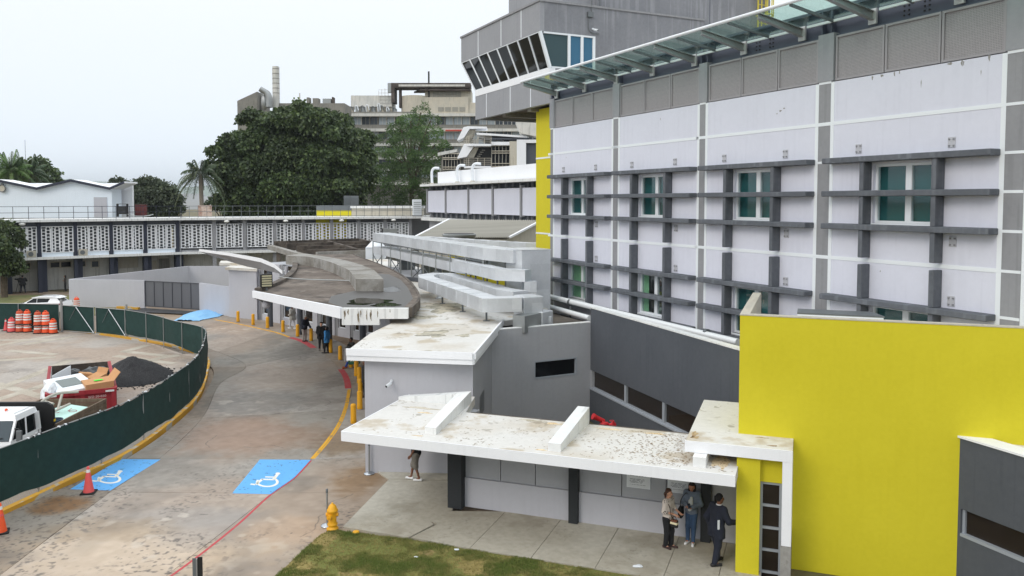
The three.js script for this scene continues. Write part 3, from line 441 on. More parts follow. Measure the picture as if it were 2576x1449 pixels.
// ---------- tower with slanted glazing (same local frame) ----------
{
  const t = wing('control_tower', 'grey overhanging tower block with a band of slanted dark windows', 'building', FO);
  const s0 = -14.25, s1l = -23.3, s1u = -24.1, nl = -0.25, nu = 0.3, D = -9.5;
  add(t, 'lower_band', join(box(s1l, s0, 14.22, 15.56, nl - 0.25, nl), box(s1l, s1l + 0.25, 14.22, 15.56, D, nl - 0.25)), M.tower);
  add(t, 'near_wall', box(s0 - 0.25, s0, 14.22, 15.9, D, nl - 0.25), M.stair);
  add(t, 'white_sill', join(box(s1l - 0.02, s0 + 0.01, 15.56, 15.9, nl - 0.3, nl + 0.02), box(s1l - 0.02, s1l + 0.3, 15.56, 15.9, D, nl - 0.31)), M.white);
  const nub = 6, up = [[s1u, 0]];
  add(t, 'upper_band', join(box(s1u, s0, 17.6, 19.0, nu - 0.25, nu), box(s1u, s1u + 0.25, 17.6, 19.0, D, nu - 0.25)), M.tower);
  add(t, 'upper_near_wall', box(s0 - 0.25, s0 + 0.002, 17.6, 19.0, D, nu - 0.25), M.stair);
  add(t, 'roof_cap', box(s1u - 0.05, s0 + 0.06, 19.0, 19.1, D, nu + 0.06), M.pilaster);
  for (const u of [884, 1115, 1318]) { const s = lerp(s1u, s0, (u - 698) / 810); add(t, 'white_joint', box(-21.61 * 0 + (u === 884 ? -21.6 : u === 1115 ? -18.59 : -16.23) - 0.035, (u === 884 ? -21.6 : u === 1115 ? -18.59 : -16.23) + 0.035, 17.62, 18.98, nu, nu + 0.012), M.frameWhite); }
  for (const s of [-21.71, -18.62, -16.26]) add(t, 'white_joint', box(s - 0.035, s + 0.035, 14.24, 15.54, nl, nl + 0.012), M.frameWhite);
  // slanted glass panes and white mullions on the long side
  const yb = 15.9, yt = 17.6, n = 8;
  for (let k = 0; k < n; k++) {
    const b0 = lerp(s1l, s0, k / n), b1 = lerp(s1l, s0, (k + 1) / n), t0 = lerp(s1u, s0, k / n), t1 = lerp(s1u, s0, (k + 1) / n);
    const win = sub(t, 'window');
    add(win, 'pane', join(quad([b0, yb, nl - 0.04], [b1, yb, nl - 0.04], [t1, yt, nu - 0.04], [t0, yt, nu - 0.04])), M.pane);
    add(win, 'frame', join(beam([b0, yb, nl - 0.02], [t0, yt, nu - 0.02], 0.08, 0.08)), M.frameWhite);
  }
  add(t, 'corner_mullion', beam([s0 - 0.06, yb, nl - 0.04], [s0 - 0.06, yt, nu - 0.04], 0.16, 0.14), M.frameWhite);
  add(t, 'head_frame', join(beam([s1u, yt, nu - 0.05], [s0, yt, nu - 0.05], 0.08, 0.08), beam([s1l, yb, nl - 0.03], [s0, yb, nl - 0.03], 0.08, 0.08)), M.frameWhite);
  // near end glazing: three panes
  const e0 = -0.3, e1 = -2.72, cuts = [0, 0.42, 0.72, 1];
  for (let k = 0; k < 3; k++) {
    const a = lerp(e0, e1, cuts[k]), b = lerp(e0, e1, cuts[k + 1]), at = k === 0 ? nu - 0.15 : a, win = sub(t, 'window');
    add(win, 'pane', quad([s0 - 0.05, yb, a], [s0 - 0.05, yb, b], [s0 - 0.05, yt, b], [s0 - 0.05, yt, at]), k ? new THREE.MeshPhysicalMaterial({ color: 0x3f6d8a, roughness: 0.06, specularIntensity: 0.4 }) : new THREE.MeshPhysicalMaterial({ color: 0x3b5055, roughness: 0.04, specularIntensity: 0.5 }));
    add(win, 'frame', join(box(s0 - 0.08, s0 + 0.02, yb, yt, b - 0.07, b + 0.07), box(s0 - 0.08, s0 + 0.019, yt - 0.08, yt - 0.001, b + 0.07, Math.min(at, nu) - 0.07), box(s0 - 0.08, s0 + 0.019, yb + 0.001, yb + 0.08, b + 0.07, a - 0.07)), M.frameWhite);
  }
  add(t, 'end_pier', box(s0 - 0.3, s0, 15.9, 17.6, D, e1 - 0.08), M.stair);
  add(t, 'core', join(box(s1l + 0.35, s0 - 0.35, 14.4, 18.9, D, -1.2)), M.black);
  // underside with beams
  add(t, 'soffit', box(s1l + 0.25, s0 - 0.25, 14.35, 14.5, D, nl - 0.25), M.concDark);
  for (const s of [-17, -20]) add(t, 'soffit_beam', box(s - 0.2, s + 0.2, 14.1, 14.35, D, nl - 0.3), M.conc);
  // yellow supporting wall with white joints
  add(t, 'support_wall', box(-17.1, -13.8, 0, 14.2, -6, -1.0), M.yellow);
  for (const y of [11.7, 7.85]) add(t, 'white_joint', box(-17.1, -13.8, y - 0.04, y + 0.04, -1.0, -0.985), M.frameWhite);
}
// tall stair block behind
{
  const b = wing('stair_block', 'tall plain grey concrete block behind the tower', 'building', FO);
  add(b, 'wall', box(-18, -14.4, 0, 26, -14.2, -3.0), M.stair);
  add(b, 'upper_wall', box(-21, -14.9, 19.11, 26, -2.99, -1.3), M.tower);
  add(b, 'wall_joint', box(-14.4, -14.392, 12, 26, -10.02, -9.98), M.beamGrey);
  // conduit
  add(b, 'conduit', join(tube([[-14.2, 26, -2.55], [-14.2, 19.2, -2.55], [-14.2, 18.7, -2.55]], 0.025, 6, 20), tube([[-14.2, 18.5, -2.4], [-14.2, 17.9, -2.4], [-14.2, 17.75, -2.6], [-14.2, 17.75, -2.98]], 0.022, 6, 20), tube([[-14.3, 17.75, -3.1], [-14.35, 19.0, -3.12], [-14.35, 26, -3.1]], 0.025, 6, 20)), M.steelDark);
  add(b, 'junction_box', box(-14.26, -14.1, 18.5, 18.75, -2.6, -2.3), M.steelDark);
}
function camera4(label, pos, dir) { // wall camera: mount, arm, housing
  const c = thing('security_camera', label, 'camera', pos); c.scale.setScalar(0.65);
  add(c, 'mount', rod([0, 0, 0], [dir[0] * 0.1, dir[1] * 0.1 - 0.02, dir[2] * 0.1], 0.08, 0.08, 10), M.frameWhite);
  const a = [dir[0] * 0.1, -0.02, dir[2] * 0.1], b = [dir[0] * 0.22 - dir[2] * 0.0, -0.1, dir[2] * 0.22];
  add(c, 'arm', rod(a, b, 0.04, 0.04, 8), M.frameWhite);
  const e = [b[0] + dir[0] * 0.3 - dir[3] * 0.18, b[1] - 0.12, b[2] + dir[2] * 0.3];
  add(c, 'housing', rod(b, e, 0.085, 0.095, 14), M.frameWhite);
  add(c, 'lens', rod(e, [e[0] + (e[0] - b[0]) * 0.04, e[1] + (e[1] - b[1]) * 0.04, e[2] + (e[2] - b[2]) * 0.04], 0.07, 0.07, 12), M.black);
}
{ const p = fac(-14.2, -2.6, 17.95); camera4('white security camera high on the grey tower wall below a conduit', p, [0.45, 0, 0.9, -0.9]); }
{ // notice and beacons on the stair wall
  const s = thing('wall_sensor', 'small white box with two dark lamps on the grey tower wall', 'fixture', fac(-14.38, -3.45, 16.75), FT); add(s, 'plate', box(-0.02, 0.08, -0.25, 0.15, -0.18, 0.18), M.frameWhite); add(s, 'lamp', join(ball(0.05, 0.22, -0.12, 0.07), ball(0.05, 0.22, 0.12, 0.07)), M.black);
}
{ // yellow caged ladder
  const p = fac(-14.4, -13.4, 0), l = wing('caged_ladder', 'yellow caged ladder up the side of the tall grey block', 'ladder', p), Y = plain(0xd9c84a, 0.5);
  const z0 = -0.35, z1 = 0.2; const st = [], hoops = [], rg = [];
  for (const z of [z0, z1]) add(l, 'stile', box(0.12, 0.18, 17.4, 26, z - 0.03, z + 0.03), Y);
  for (let y = 17.6; y < 26; y += 0.33) rg.push(box(0.13, 0.17, y, y + 0.03, z0, z1)); add(l, 'rungs', join(rg), Y);
  for (let y = 18.6; y < 26; y += 1.0) { const pts = []; for (let i = 0; i <= 12; i++) { const a = -Math.PI / 2 + Math.PI * i / 12; pts.push([0.15 + 0.75 * Math.cos(a), y, (z0 + z1) / 2 + 0.42 * Math.sin(a)]); } add(l, 'hoop', tube(pts, 0.035, 5, 16), Y); }
  for (let i = 1; i < 6; i++) { const a = -Math.PI / 2 + Math.PI * i / 6; add(l, 'cage_bar', box(0.13 + 0.75 * Math.cos(a), 0.17 + 0.75 * Math.cos(a), 18.6, 26, (z0 + z1) / 2 + 0.42 * Math.sin(a) - 0.02, (z0 + z1) / 2 + 0.42 * Math.sin(a) + 0.02), Y); }
}

// ---------- dark curved wall with the strip window, grey annex, long white roof ----------
{
  const A = [3.42, -35.05], B = [7.12, -24.9], L = Math.hypot(B[0] - A[0], B[1] - A[1]), turn = Math.atan2(-(B[1] - A[1]) / L, (B[0] - A[0]) / L);
  const w = thing('dark_annex', 'charcoal wall with a long strip window running beside the lilac wing', 'building', [A[0], 0, A[1]], turn);
  const y0 = 1.32, y1 = 2.16, top = 4.86, Lx = L;
  add(w, 'upper_wall', box(0, Lx, y1, top, -0.25, 0), M.charcoal); add(w, 'lower_wall', box(0, Lx, -0.1, y0, -0.25, 0.02), M.charcoal);
  add(w, 'coping', box(0, Lx, top, top + 0.05, -0.28, 0.02), M.whiteDirty);
  add(w, 'sill', box(0, Lx, y0, y0 + 0.06, -0.25, 0.06), M.darkFrame);
  const cuts = [0.1, 3.15, 6.1, 8.5, Lx];
  for (let k = 0; k < 4; k++) { const s = sub(w, 'window'); add(s, 'pane', box(cuts[k] + 0.08, cuts[k + 1] - 0.08, y0 + 0.06, y1, -0.15, -0.12), M.paneBrown); add(s, 'frame', join(box(cuts[k + 1] - 0.08, cuts[k + 1] + 0.08, y0 + 0.061, y1, -0.2, -0.03), box(cuts[k] + 0.081, cuts[k + 1] - 0.081, y0 + 0.061, y0 + 0.12, -0.2, -0.04)), M.darkFrame); }
  add(w, 'end_return', box(0.0, 0.1, y0 + 0.061, y1, -0.25, -0.01), M.midgrey);
}
{
  const A = [-0.86, -32.9], B = [3.46, -35.08], L = Math.hypot(B[0] - A[0], B[1] - A[1]), turn = Math.atan2(-(B[1] - A[1]) / L, (B[0] - A[0]) / L);
  const w = thing('grey_annex', 'plain mid grey wall with one narrow dark window between the roofs', 'building', [A[0], 0, A[1]], turn);
  const x0 = 2.0, x1 = 4.1, y0 = 2.0, y1 = 2.78, top = 4.22;
  add(w, 'wall', join(box(0, L, -0.1, y0, -0.25, 0), box(0, x0, y0, y1, -0.25, 0), box(x1, L, y0, y1, -0.25, 0), box(0, L, y1, top, -0.25, 0)), M.midgrey);
  add(w, 'coping', box(0, L, top, top + 0.03, -0.27, 0.004), M.whiteDirty);
  const s = sub(w, 'window'); add(s, 'pane', box(x0 + 0.06, x1 - 0.06, y0 + 0.06, y1 - 0.06, -0.14, -0.1), M.pane);
  add(s, 'frame', join(box(x0, x1, y0, y0 + 0.06, -0.16, 0.015), box(x0, x1, y1 - 0.06, y1, -0.16, 0.015), box(x0, x0 + 0.06, y0 + 0.06, y1 - 0.06, -0.16, 0.015), box(x1 - 0.06, x1, y0 + 0.06, y1 - 0.06, -0.16, 0.015)), M.darkFrame);
  add(w, 'roof', box(0, L + 0.6, 3.9, 4.02, -5.2, -0.26), M.concDark);
}
// long low building with the white roof
{
  const b = thing('long_annex', 'long low building with a stained white roof and grey rendered walls', 'building');
  const FL = [-5.69,-27.75], FR = [-1.31,-26.96], BR = [-0.44,-34.62];
  const roof = [FL, FR, BR, [1.2, -36.2], [1.75, -38.6], [0.2, -44], [-2.2, -51], [-6, -60], [-11, -72], [-15.5, -72], [-11.4, -61], [-8.5, -53], [-6.9, -43], [-5.3, -36.2], [-5.1, -34], [-5.54,-31.27], [-5.62,-29.27]];
  add(b, 'roof', prism(roof, 4.12, 4.35), M.roofWhite);
  const lip = [FL, FR, BR];
  for (let i = 0; i < 2; i++) { const a = lip[i], c = lip[i + 1], L = Math.hypot(c[0] - a[0], c[1] - a[1]), nx = -(c[1] - a[1]) / L, nz = (c[0] - a[0]) / L; const P = (q, o) => [q[0] + nx * o, q[1] + nz * o];
    add(b, 'fascia', join(prism([P(a, 0.002), P(c, 0.002), P(c, 0.05), P(a, 0.05)], 4.02, 4.4), prism([P(a, 0.052), P(c, 0.052), P(c, 0.1), P(a, 0.1)], 4.2, 4.44)), M.white); }
  const a = [-5.13,-27.96], c = [-1.35,-27.68], d = [-0.82, -32.95];
  add(b, 'front_wall', wall(a, [c[0], c[1]], -0.1, 4.12, 0.25), M.softgrey);
  // side wall facing right with a small window
  const e = [c[0] + 0.002, c[1] - 0.02]; const L = Math.hypot(d[0] - e[0], d[1] - e[1]), ux = (d[0] - e[0]) / L, uz = (d[1] - e[1]) / L, at = (t) => [e[0] + ux * t, e[1] + uz * t];
  const t0 = 1.6, t1 = 2.9, y0 = 1.55, y1 = 2.35;
  add(b, 'side_wall', join(wall(e, at(t0), -0.1, 4.12, 0.25), wall(at(t1), at(L), -0.1, 4.12, 0.25), wall(at(t0), at(t1), -0.1, y0, 0.25), wall(at(t0), at(t1), y1, 4.12, 0.25)), M.midgrey);
  add(b, 'side_window', wall(at(t0), at(t1), y0, y1, 0.12), M.steelDark);
  const w2 = [a, [-5.4, -34], [-7.0, -43], [-8.4, -51], [-8.6, -54.6]];
  for (let i = 0; i < 4; i++) add(b, 'left_wall', wall([w2[i + 1][0] + 0.3, w2[i + 1][1]], [w2[i][0] + (i ? 0.3 : 0.002), w2[i][1] - (i ? 0 : 0.26)], -0.1, 4.11, 0.25), M.softgrey);
  // stains on the roof membrane: thin films of moss
  for (const [u, v, rx, rz] of [[1092, 843, 0.75, 0.5], [1055, 888, 0.5, 0.14], [1000, 884, 0.3, 0.1], [1162, 846, 0.35, 0.2], [1060, 800, 0.9, 0.35], [985, 760 + 40, 0.3, 0.2], [1110, 775, 1.4, 1.1], [1150, 748, 0.8, 0.9]]) {
    const z = -5.15 / ((v - 506) / 2040), x = (u - 1288) / 2040 * -z, pts = blobPts(x, z, rx, rz * 2.2);
    add(b, 'moss_stain', prism(pts, 4.3505, 4.354), std({ roughness: 1, map: concreteTex([150, 146, 132], [196, 188, 170], [84, 86, 70], 301 + u, 128, 1.1, 1) }));
  }
}
// white pipes along the wing
{
  const p = thing('roof_pipe', 'upper white pipe running along the foot of the lilac wing', 'pipe', [0, 0, 0], 0, 'white pipes by the wing');
  add(p, 'pipe', join(tube([fac(-14.2, 0.3, 4.6), fac(-13.9, 0.62, 5.05), fac(-13.4, 0.75, 5.12)], 0.11, 12, 16), rod(fac(-13.4, 0.75, 5.12), fac(0.4, 0.85, 5.0), 0.13, 0.13, 14)), M.pipeWhite);
  for (const s of [-10.4, -1.2]) add(p, 'clamp', join(rod(fac(s - 0.06, 0.79, 5.07), fac(s + 0.06, 0.79, 5.07), 0.15, 0.15, 12), beam(fac(s, 0.79, 4.9), fac(s, 0.79, 4.3), 0.08, 0.08)), M.steelDark);
  const q = thing('roof_pipe', 'lower white pipe ducking behind the charcoal wall', 'pipe', [0, 0, 0], 0, 'white pipes by the wing');
  add(q, 'pipe', rod(fac(-13.7, 0.95, 4.72), fac(-8.5, 0.95, 4.62), 0.13, 0.13, 14), M.pipeWhite);
}
// ---------- silver ducts ----------
function ductRun(pts, w, h) { // mitred rectangular duct: pts [x, z, yBottom]
  const n = pts.length, L = [], R = [];
  for (let i = 0; i < n; i++) {
    const a = pts[Math.max(0, i - 1)], p = pts[i], b = pts[Math.min(n - 1, i + 1)];
    const u1 = [p[0] - a[0], p[1] - a[1]], u2 = [b[0] - p[0], b[1] - p[1]], l1 = Math.hypot(...u1) || 1, l2 = Math.hypot(...u2) || 1;
    let tx = u1[0] / l1 + u2[0] / l2, tz = u1[1] / l1 + u2[1] / l2; const tl = Math.hypot(tx, tz); tx /= tl; tz /= tl;
    const ref = i ? [u1[0] / l1, u1[1] / l1] : [u2[0] / l2, u2[1] / l2], k = w / 2 / Math.max(0.4, tx * ref[0] + tz * ref[1]);
    L.push([p[0] + tz * k, p[1] - tx * k]); R.push([p[0] - tz * k, p[1] + tx * k]);
  }
  const gs = [];
  for (let i = 0; i + 1 < n; i++) { // one closed section each
    const y = (q) => { const d0 = Math.hypot(q[0] - pts[i][0], q[1] - pts[i][1]), d1 = Math.hypot(q[0] - pts[i + 1][0], q[1] - pts[i + 1][1]); return d0 < d1 ? pts[i][2] : pts[i + 1][2]; };
    const o = [L[i], L[i + 1], R[i + 1], R[i]]; const f = (x, z) => y([x, z]);
    gs.push(prism(o, f, (x, z) => f(x, z) + h));
  }
  return gs;
}
const seamRing = (a, w, h, turn) => { const g = join(box(-w / 2 - 0.02, w / 2 + 0.02, h, h + 0.02, -0.02, 0.02), box(-w / 2 - 0.02, -w / 2, 0, h, -0.02, 0.02), box(w / 2, w / 2 + 0.02, 0, h, -0.02, 0.02)); g.rotateY(turn); g.translate(a[0], a[2], a[1]); return g; };
function duct(label, pts, w, h, legs) {
  const d = thing('air_duct', label, 'duct', [0, 0, 0], 0, 'silver air ducts on the white roof');
  ductRun(pts, w, h).forEach((g) => add(d, 'duct_section', g, M.duct));
  const rings = [];
  for (let i = 0; i + 1 < pts.length; i++) { const a = pts[i], b = pts[i + 1], L = Math.hypot(b[0] - a[0], b[1] - a[1]), n = Math.floor(L / 1.6); for (let k = 1; k < n; k++) { const t = k / n; rings.push(seamRing([lerp(a[0], b[0], t), lerp(a[1], b[1], t), lerp(a[2], b[2], t)], w, h, Math.atan2(b[0] - a[0], b[1] - a[1]))); } }
  rings.forEach((g) => add(d, 'flange_seam', g, M.duct));
  (legs || []).forEach(([x, z, y]) => add(d, 'leg', join(rod([x, 4.35, z], [x, y, z], 0.05, 0.05, 6), box(x - 0.14, x + 0.14, 4.35, 4.37, z - 0.14, z + 0.14)), M.steelDark));
  return d;
}
{
  const arc = (cx, cz, r, a0, a1, y, n = 6) => { const o = []; for (let i = 0; i <= n; i++) { const a = lerp(a0, a1, i / n); o.push([cx + r * Math.cos(a), cz + r * Math.sin(a), y]); } return o; };
  // top long duct and the one under it, on a steel trestle
  const a0 = [-10.1, -62.4], a1 = [-0.9, -41.6], a2 = [0.6, -39.4], a3 = [1.35, -39.2];
  duct('long upper silver duct raised on a steel trestle across the roof', [[...a0, 6.45], [...a1, 6.5], [...a2, 6.5]], 1.3, 0.62);
  duct('lower silver duct hung beneath the long raised duct', [[-10.1, -62.4, 5.52], [-6, -53.13, 5.52], [-2.4, -45.0, 5.52], [-1.3, -43.4, 5.52]], 1.25, 0.52);
  duct('narrow silver duct crossing behind toward the yellow wall', [[-6.3, -57.5, 6.6], [1.0, -47.8, 6.65], [3.0, -47.2, 6.65]], 0.7, 0.4);
  const big = thing('duct_riser', 'tall silver duct box at the end of the long raised duct', 'duct', [...[0.55, 4.0, -39.4]], FT);
  add(big, 'riser_box', box(-1.0, 0.75, 0.1, 3.15, -1.1, 0.45), M.duct); add(big, 'riser_cap', box(-1.02, 0.77, 3.15, 3.18, -1.12, 0.47), M.duct);
  // trestle
  const tr = thing('duct_trestle', 'galvanised steel trestle with cross braces carrying the raised ducts', 'support frame', [0, 0, 0], 0);
  const P = (t, o) => { const dx = a1[0] - a0[0], dz = a1[1] - a0[1], L = Math.hypot(dx, dz); return [a0[0] + dx * t - dz / L * o, a0[1] + dz * t + dx / L * o]; };
  for (let k = 0; k <= 9; k++) for (const o of [-0.62, 0.62]) { const p = P(k / 9, -o); add(tr, 'post', rod([p[0], 4.35, p[1]], [p[0], 6.5, p[1]], 0.05, 0.05, 6), M.steel); }
  for (let k = 0; k < 9; k++) { const p = P(k / 9, 0.62), q = P((k + 1) / 9, 0.62); if (k % 2 === 0 || k > 3) { add(tr, 'brace', join(beam([p[0], 4.45, p[1]], [q[0], 5.4, q[1]], 0.045, 0.045), beam([p[0], 5.4, p[1]], [q[0], 4.45, q[1]], 0.045, 0.045)), M.steelDark); } add(tr, 'rail', beam([p[0], 4.42, p[1]], [q[0], 4.42, q[1]], 0.06, 0.06), M.steelDark); add(tr, 'rail', beam([p[0], 6.42, p[1]], [q[0], 6.42, q[1]], 0.06, 0.06), M.steelDark); }
  // middle looped duct: two runs joined by a rounded left end
  duct('middle silver duct looping round on the roof with a rounded end', [[0.75, -37.9, 5.74], [-0.55, -38.6, 5.74], [-2.8, -44.1, 5.74], [-3.05, -45.4, 5.74], [-2.7, -46.2, 5.74], [-1.8, -46.1, 5.74], [0, -42.6, 5.74], [0.9, -40.6, 5.74]], 0.62, 0.55, [[-0.7, -39.4, 5.74], [-1.9, -42.2, 5.74], [-0.8, -44, 5.74]]);
  duct('lowest silver duct nearest the roof edge with a rounded far end', [[0.35, -34.3, 4.86], [-0.95, -34.1, 4.86], [-4.55, -43.2, 4.86], [-4.75, -44.6, 4.86], [-4.3, -45.5, 4.86], [-3.5, -45.3, 4.86], [-0.35, -37.4, 4.86], [0.4, -36.4, 4.86]], 0.85, 0.58, [[-1.1, -34.7, 4.86], [-2.3, -37.6, 4.86], [-3.5, -40.6, 4.86], [-1.5, -39.6, 4.86]]);
  const dr = thing('duct_drop', 'short silver duct stub dropping from the middle looped duct', 'duct', [0.85, 4.9, -38.0], 0); add(dr, 'stub_box', box(-0.28, 0.3, 0, 0.84, -0.4, 0.32), M.duct); add(dr, 'stub_collar', box(-0.31, 0.33, 0.36, 0.4, -0.43, 0.35), M.duct);
  const el = thing('duct_elbow', 'foil wrapped duct elbow dropping over the roof edge', 'duct', [0.62, 3.9, -35.0], FT);
  add(el, 'elbow_box', rbox(-0.45, 0.55, 0.08, 1.52, -0.55, 0.4, 0.05), M.duct); add(el, 'lower_box', rbox(-0.4, 0.5, 0.1, 0.62, -1.0, -0.56, 0.04), M.duct);
  const el2 = thing('duct_elbow', 'foil wrapped duct box with a torn patch behind the grey wall', 'duct', [1.35, 4.02, -35.2], FT - 1.05);
  add(el2, 'elbow_box', rbox(-0.3, 0.6, 0.0, 0.72, -0.35, 0.35, 0.04), M.duct); add(el2, 'trunk_box', box(0.6, 1.9, 0.0, 0.7, -0.3, 0.3), M.steel); add(el2, 'torn_patch', join(box(-0.05, 0.12, 0.4, 0.5, 0.35, 0.37), box(0.02, 0.08, 0.3, 0.44, 0.35, 0.372)), M.black);
  // white cap at the far end, grilles, condensers on the roof
  const hood = thing('vent_hood', 'white hipped hood capping the far end of the lower duct', 'vent', [-10.7, 5.0, -63.6]);
  add(hood, 'hood', join(box(-0.7, 0.7, 0, 0.9, -0.6, 0.6)), M.frameWhite); const hp = new THREE.CylinderGeometry(0.35, 0.95, 0.5, 4).rotateY(Math.PI / 4).translate(0, 1.15, 0); add(hood, 'hipped_top', hp, M.frameWhite);
  for (const [x, z, l] of [[-5.6, -55.2, 'dark condenser unit standing in the middle under the trestle'], [-4.2, -51.8, 'grey condenser unit under the nearer half of the trestle'], [-7.6, -58.6, 'black condenser unit under the far half of the trestle']]) {
    const c = thing('condenser', l, 'air conditioner', [x, 4.35, z], 0.4); add(c, 'casing', rbox(-0.5, 0.5, 0.12, 1.2, -0.4, 0.4, 0.03), M.steelDark); add(c, 'fan_grille', new THREE.CylinderGeometry(0.36, 0.36, 0.04, 20).translate(0, 1.22, 0), M.black); add(c, 'foot', join(box(-0.5, -0.4, 0, 0.12, -0.4, 0.4), box(0.4, 0.5, 0, 0.12, -0.4, 0.4)), M.black);
  }
  for (const [u, v, l] of [[1103, 752, 'short white vent pipe near the lowest duct'], [1218, 820 - 40, 'short white vent pipe under the duct elbow']]) { const z = -5.15 / ((v - 506) / 2040), x = (u - 1288) / 2040 * -z; const c = thing('vent_pipe', l, 'vent', [x, 4.35, z]); add(c, 'pipe', lathe([[0, 0], [0.22, 0], [0.16, 0.06], [0.08, 0.1], [0.08, 0.3], [0.1, 0.32], [0.1, 0.4], [0, 0.42]], 14), M.frameWhite); }
}
// ---------- curved canopy over the drop-off ----------
{
  const c = thing('dropoff_canopy', 'curved drop-off canopy with a stained brown roof, puddles and white edges', 'canopy');
  const F1 = [-12.86,-40.32], F2 = [-7.14,-33.99], F3 = [-4.35, -34.1];
  const right = curve2([F3, [-4.35, -37.2], [-5.2, -42.5], [-6.7, -49], [-9.4, -57.5], [-12.6, -66], [-13.6, -69]], 24);
  const left = curve2([[-17.9, -68.5], [-16.6, -61.5], [-14.2, -52], [-13.2, -46.5], [-12.9, -43.2], F1], 24);
  const roof = [...right, ...left, F2];
  add(c, 'roof', prism(roof, 4.62, 4.98), M.roofBrown);
  const edge = (pts, w, y0, y1, m, name) => add(c, name, ribbon(pts, off(pts, w), y0, y1), m);
  const fr = [F1, F2], dx = F2[0] - F1[0], dz = F2[1] - F1[1], Lf = Math.hypot(dx, dz), nx = -dz / Lf, nz = dx / Lf;
  add(c, 'front_fascia', prism([F1, F2, [F2[0] + nx * 0.12, F2[1] + nz * 0.12], [F1[0] + nx * 0.12, F1[1] + nz * 0.12]], (x, z) => (Math.hypot(x - F1[0], z - F1[1]) < 1 ? 4.7 : 4.56), 5.04), M.white);
  add(c, 'end_beam', box(F2[0] + 0.02, -5.55, 4.32, 5.02, -34.0, -33.72), M.whiteDirty);
  add(c, 'end_fascia', box(-5.55, -4.35, 4.58, 5.019, -34.0, -33.72), M.whiteDirty);
  { const dk = std({ roughness: 1, map: concreteTex([120, 108, 90], [150, 138, 118], [58, 50, 42], 551, 128, 0.4, 1) }); for (const [x, w2, h2] of [[-7.0, 0.05, 0.5], [-6.85, 0.04, 0.3], [-6.42, 0.06, 0.62], [-6.33, 0.03, 0.4], [-6.08, 0.03, 0.55], [-5.9, 0.05, 0.6], [-5.62, 0.03, 0.35], [-5.1, 0.02, 0.2]]) { const p = blobPts(0, 0, w2, h2 * 0.5, 20), g = new THREE.ShapeGeometry(new THREE.Shape(p.map((q) => new THREE.Vector2(x + q[0], 5.0 - h2 * 0.5 + q[1])))); g.translate(0, 0, -33.716); add(c, 'water_stain', g, dk); } }
  edge(right, 0.12, 4.6, 5.01, M.concDark, 'curved_edge');
  edge(left.slice(6), -0.35, 4.9, 5.16, M.concDark, 'inner_parapet');
  // puddles on the near end
  const blob = (cx, cz, rx, rz, n, y, m, nm) => { const p = [], s = rr(0, 9); for (let i = 0; i < n; i++) { const t = i / n * Math.PI * 2, k = 1 + 0.16 * Math.sin(t * 3 + s) + 0.08 * Math.sin(t * 7 + s * 2); p.push([cx + Math.cos(t) * rx * k, cz + Math.sin(t) * rz * k]); } add(c, nm, prism(p, 4.981, y), m); };
  add(c, 'wet_patch', prism([[-8.2, -36.0], [-7.2, -34.4], [-6.9, -34.1], [-4.6, -34.2], [-4.6, -37.5], [-5.4, -42.0], [-6.4, -46.5], [-7.6, -50.0], [-8.4, -50.5], [-7.6, -46], [-7.2, -42.4], [-8.0, -40.6], [-8.6, -38.4]], 4.981, 4.984), M.wet);
  blob(-6.5, -36.4, 0.95, 1.2, 44, 4.988, M.puddle, 'puddle'); blob(-5.5, -35.2, 0.6, 0.7, 40, 4.988, M.puddle, 'puddle'); blob(-6.3, -41.2, 0.62, 1.2, 40, 4.988, M.puddle, 'puddle');
  // concrete upstand beam sweeping over the roof
  const bf = curve2([[-16.14,-57.73], [-14.27,-56.49], [-11.94,-52.36], [-10.3,-48.49], [-9.13,-45.41]], 20), bb = curve2([[-15.55,-60.38], [-13.43,-57.31], [-11.31,-53.79], [-9.63,-50.35], [-7.86,-45.94]], 20);
  add(c, 'upstand_beam', ribbon(bf, bb, 4.98, 5.62), M.conc);
  add(c, 'beam_end', prism([[-9.15,-45.49], [-7.87,-46.02], [-6.44,-40.5], [-7.83,-40.5]], 4.98, 5.6), M.conc);
  // conduit over the roof
  add(c, 'conduit', tube([[-13.3, 5.2, -46], [-12.2, 5.1, -45.8], [-9.6, 5.05, -45.4], [-8.2, 5.05, -45.0]], 0.035, 5, 24), M.steel);
  // wing: slab tilted up toward the drive, its underside showing
  const tip = [[-24.74,5.73,-64], [-20.63,5.74,-59], [-17.91,5.78,-55], [-16.12,5.83,-52], [-14.25,5.74,-48.5], [-13.07,5.55,-46]];
  const inn = [[-24.44,5.13,-66], [-21.59,4.87,-62.5], [-19.21,4.88,-58.5], [-17.12,4.96,-55], [-14.85,5.16,-50.5], [-13.57,5.3,-47.5]];
  const V = [], SF = []; const T = (p, d) => [p[0], p[1] - d, p[2]]; const q4 = (a, b, cc, d) => V.push(...a, ...b, ...cc, ...a, ...cc, ...d);
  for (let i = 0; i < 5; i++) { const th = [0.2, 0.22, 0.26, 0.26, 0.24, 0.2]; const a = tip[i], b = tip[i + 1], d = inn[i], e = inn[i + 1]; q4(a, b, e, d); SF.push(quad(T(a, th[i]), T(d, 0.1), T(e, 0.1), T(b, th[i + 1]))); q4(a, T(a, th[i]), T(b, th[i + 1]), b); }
  q4(tip[0], inn[0], T(inn[0], 0.1), T(tip[0], 0.2)); q4(tip[5], T(tip[5], 0.2), T(inn[5], 0.1), inn[5]);
  const wg = new THREE.BufferGeometry(); wg.setAttribute('position', new THREE.Float32BufferAttribute(V, 3)); wg.computeVertexNormals();
  const ww = M.white.clone(); ww.side = THREE.DoubleSide; add(c, 'upturned_wing', wg, ww); const ws = M.midgrey.clone(); ws.side = THREE.DoubleSide; add(c, 'wing_soffit', join(SF), ws);
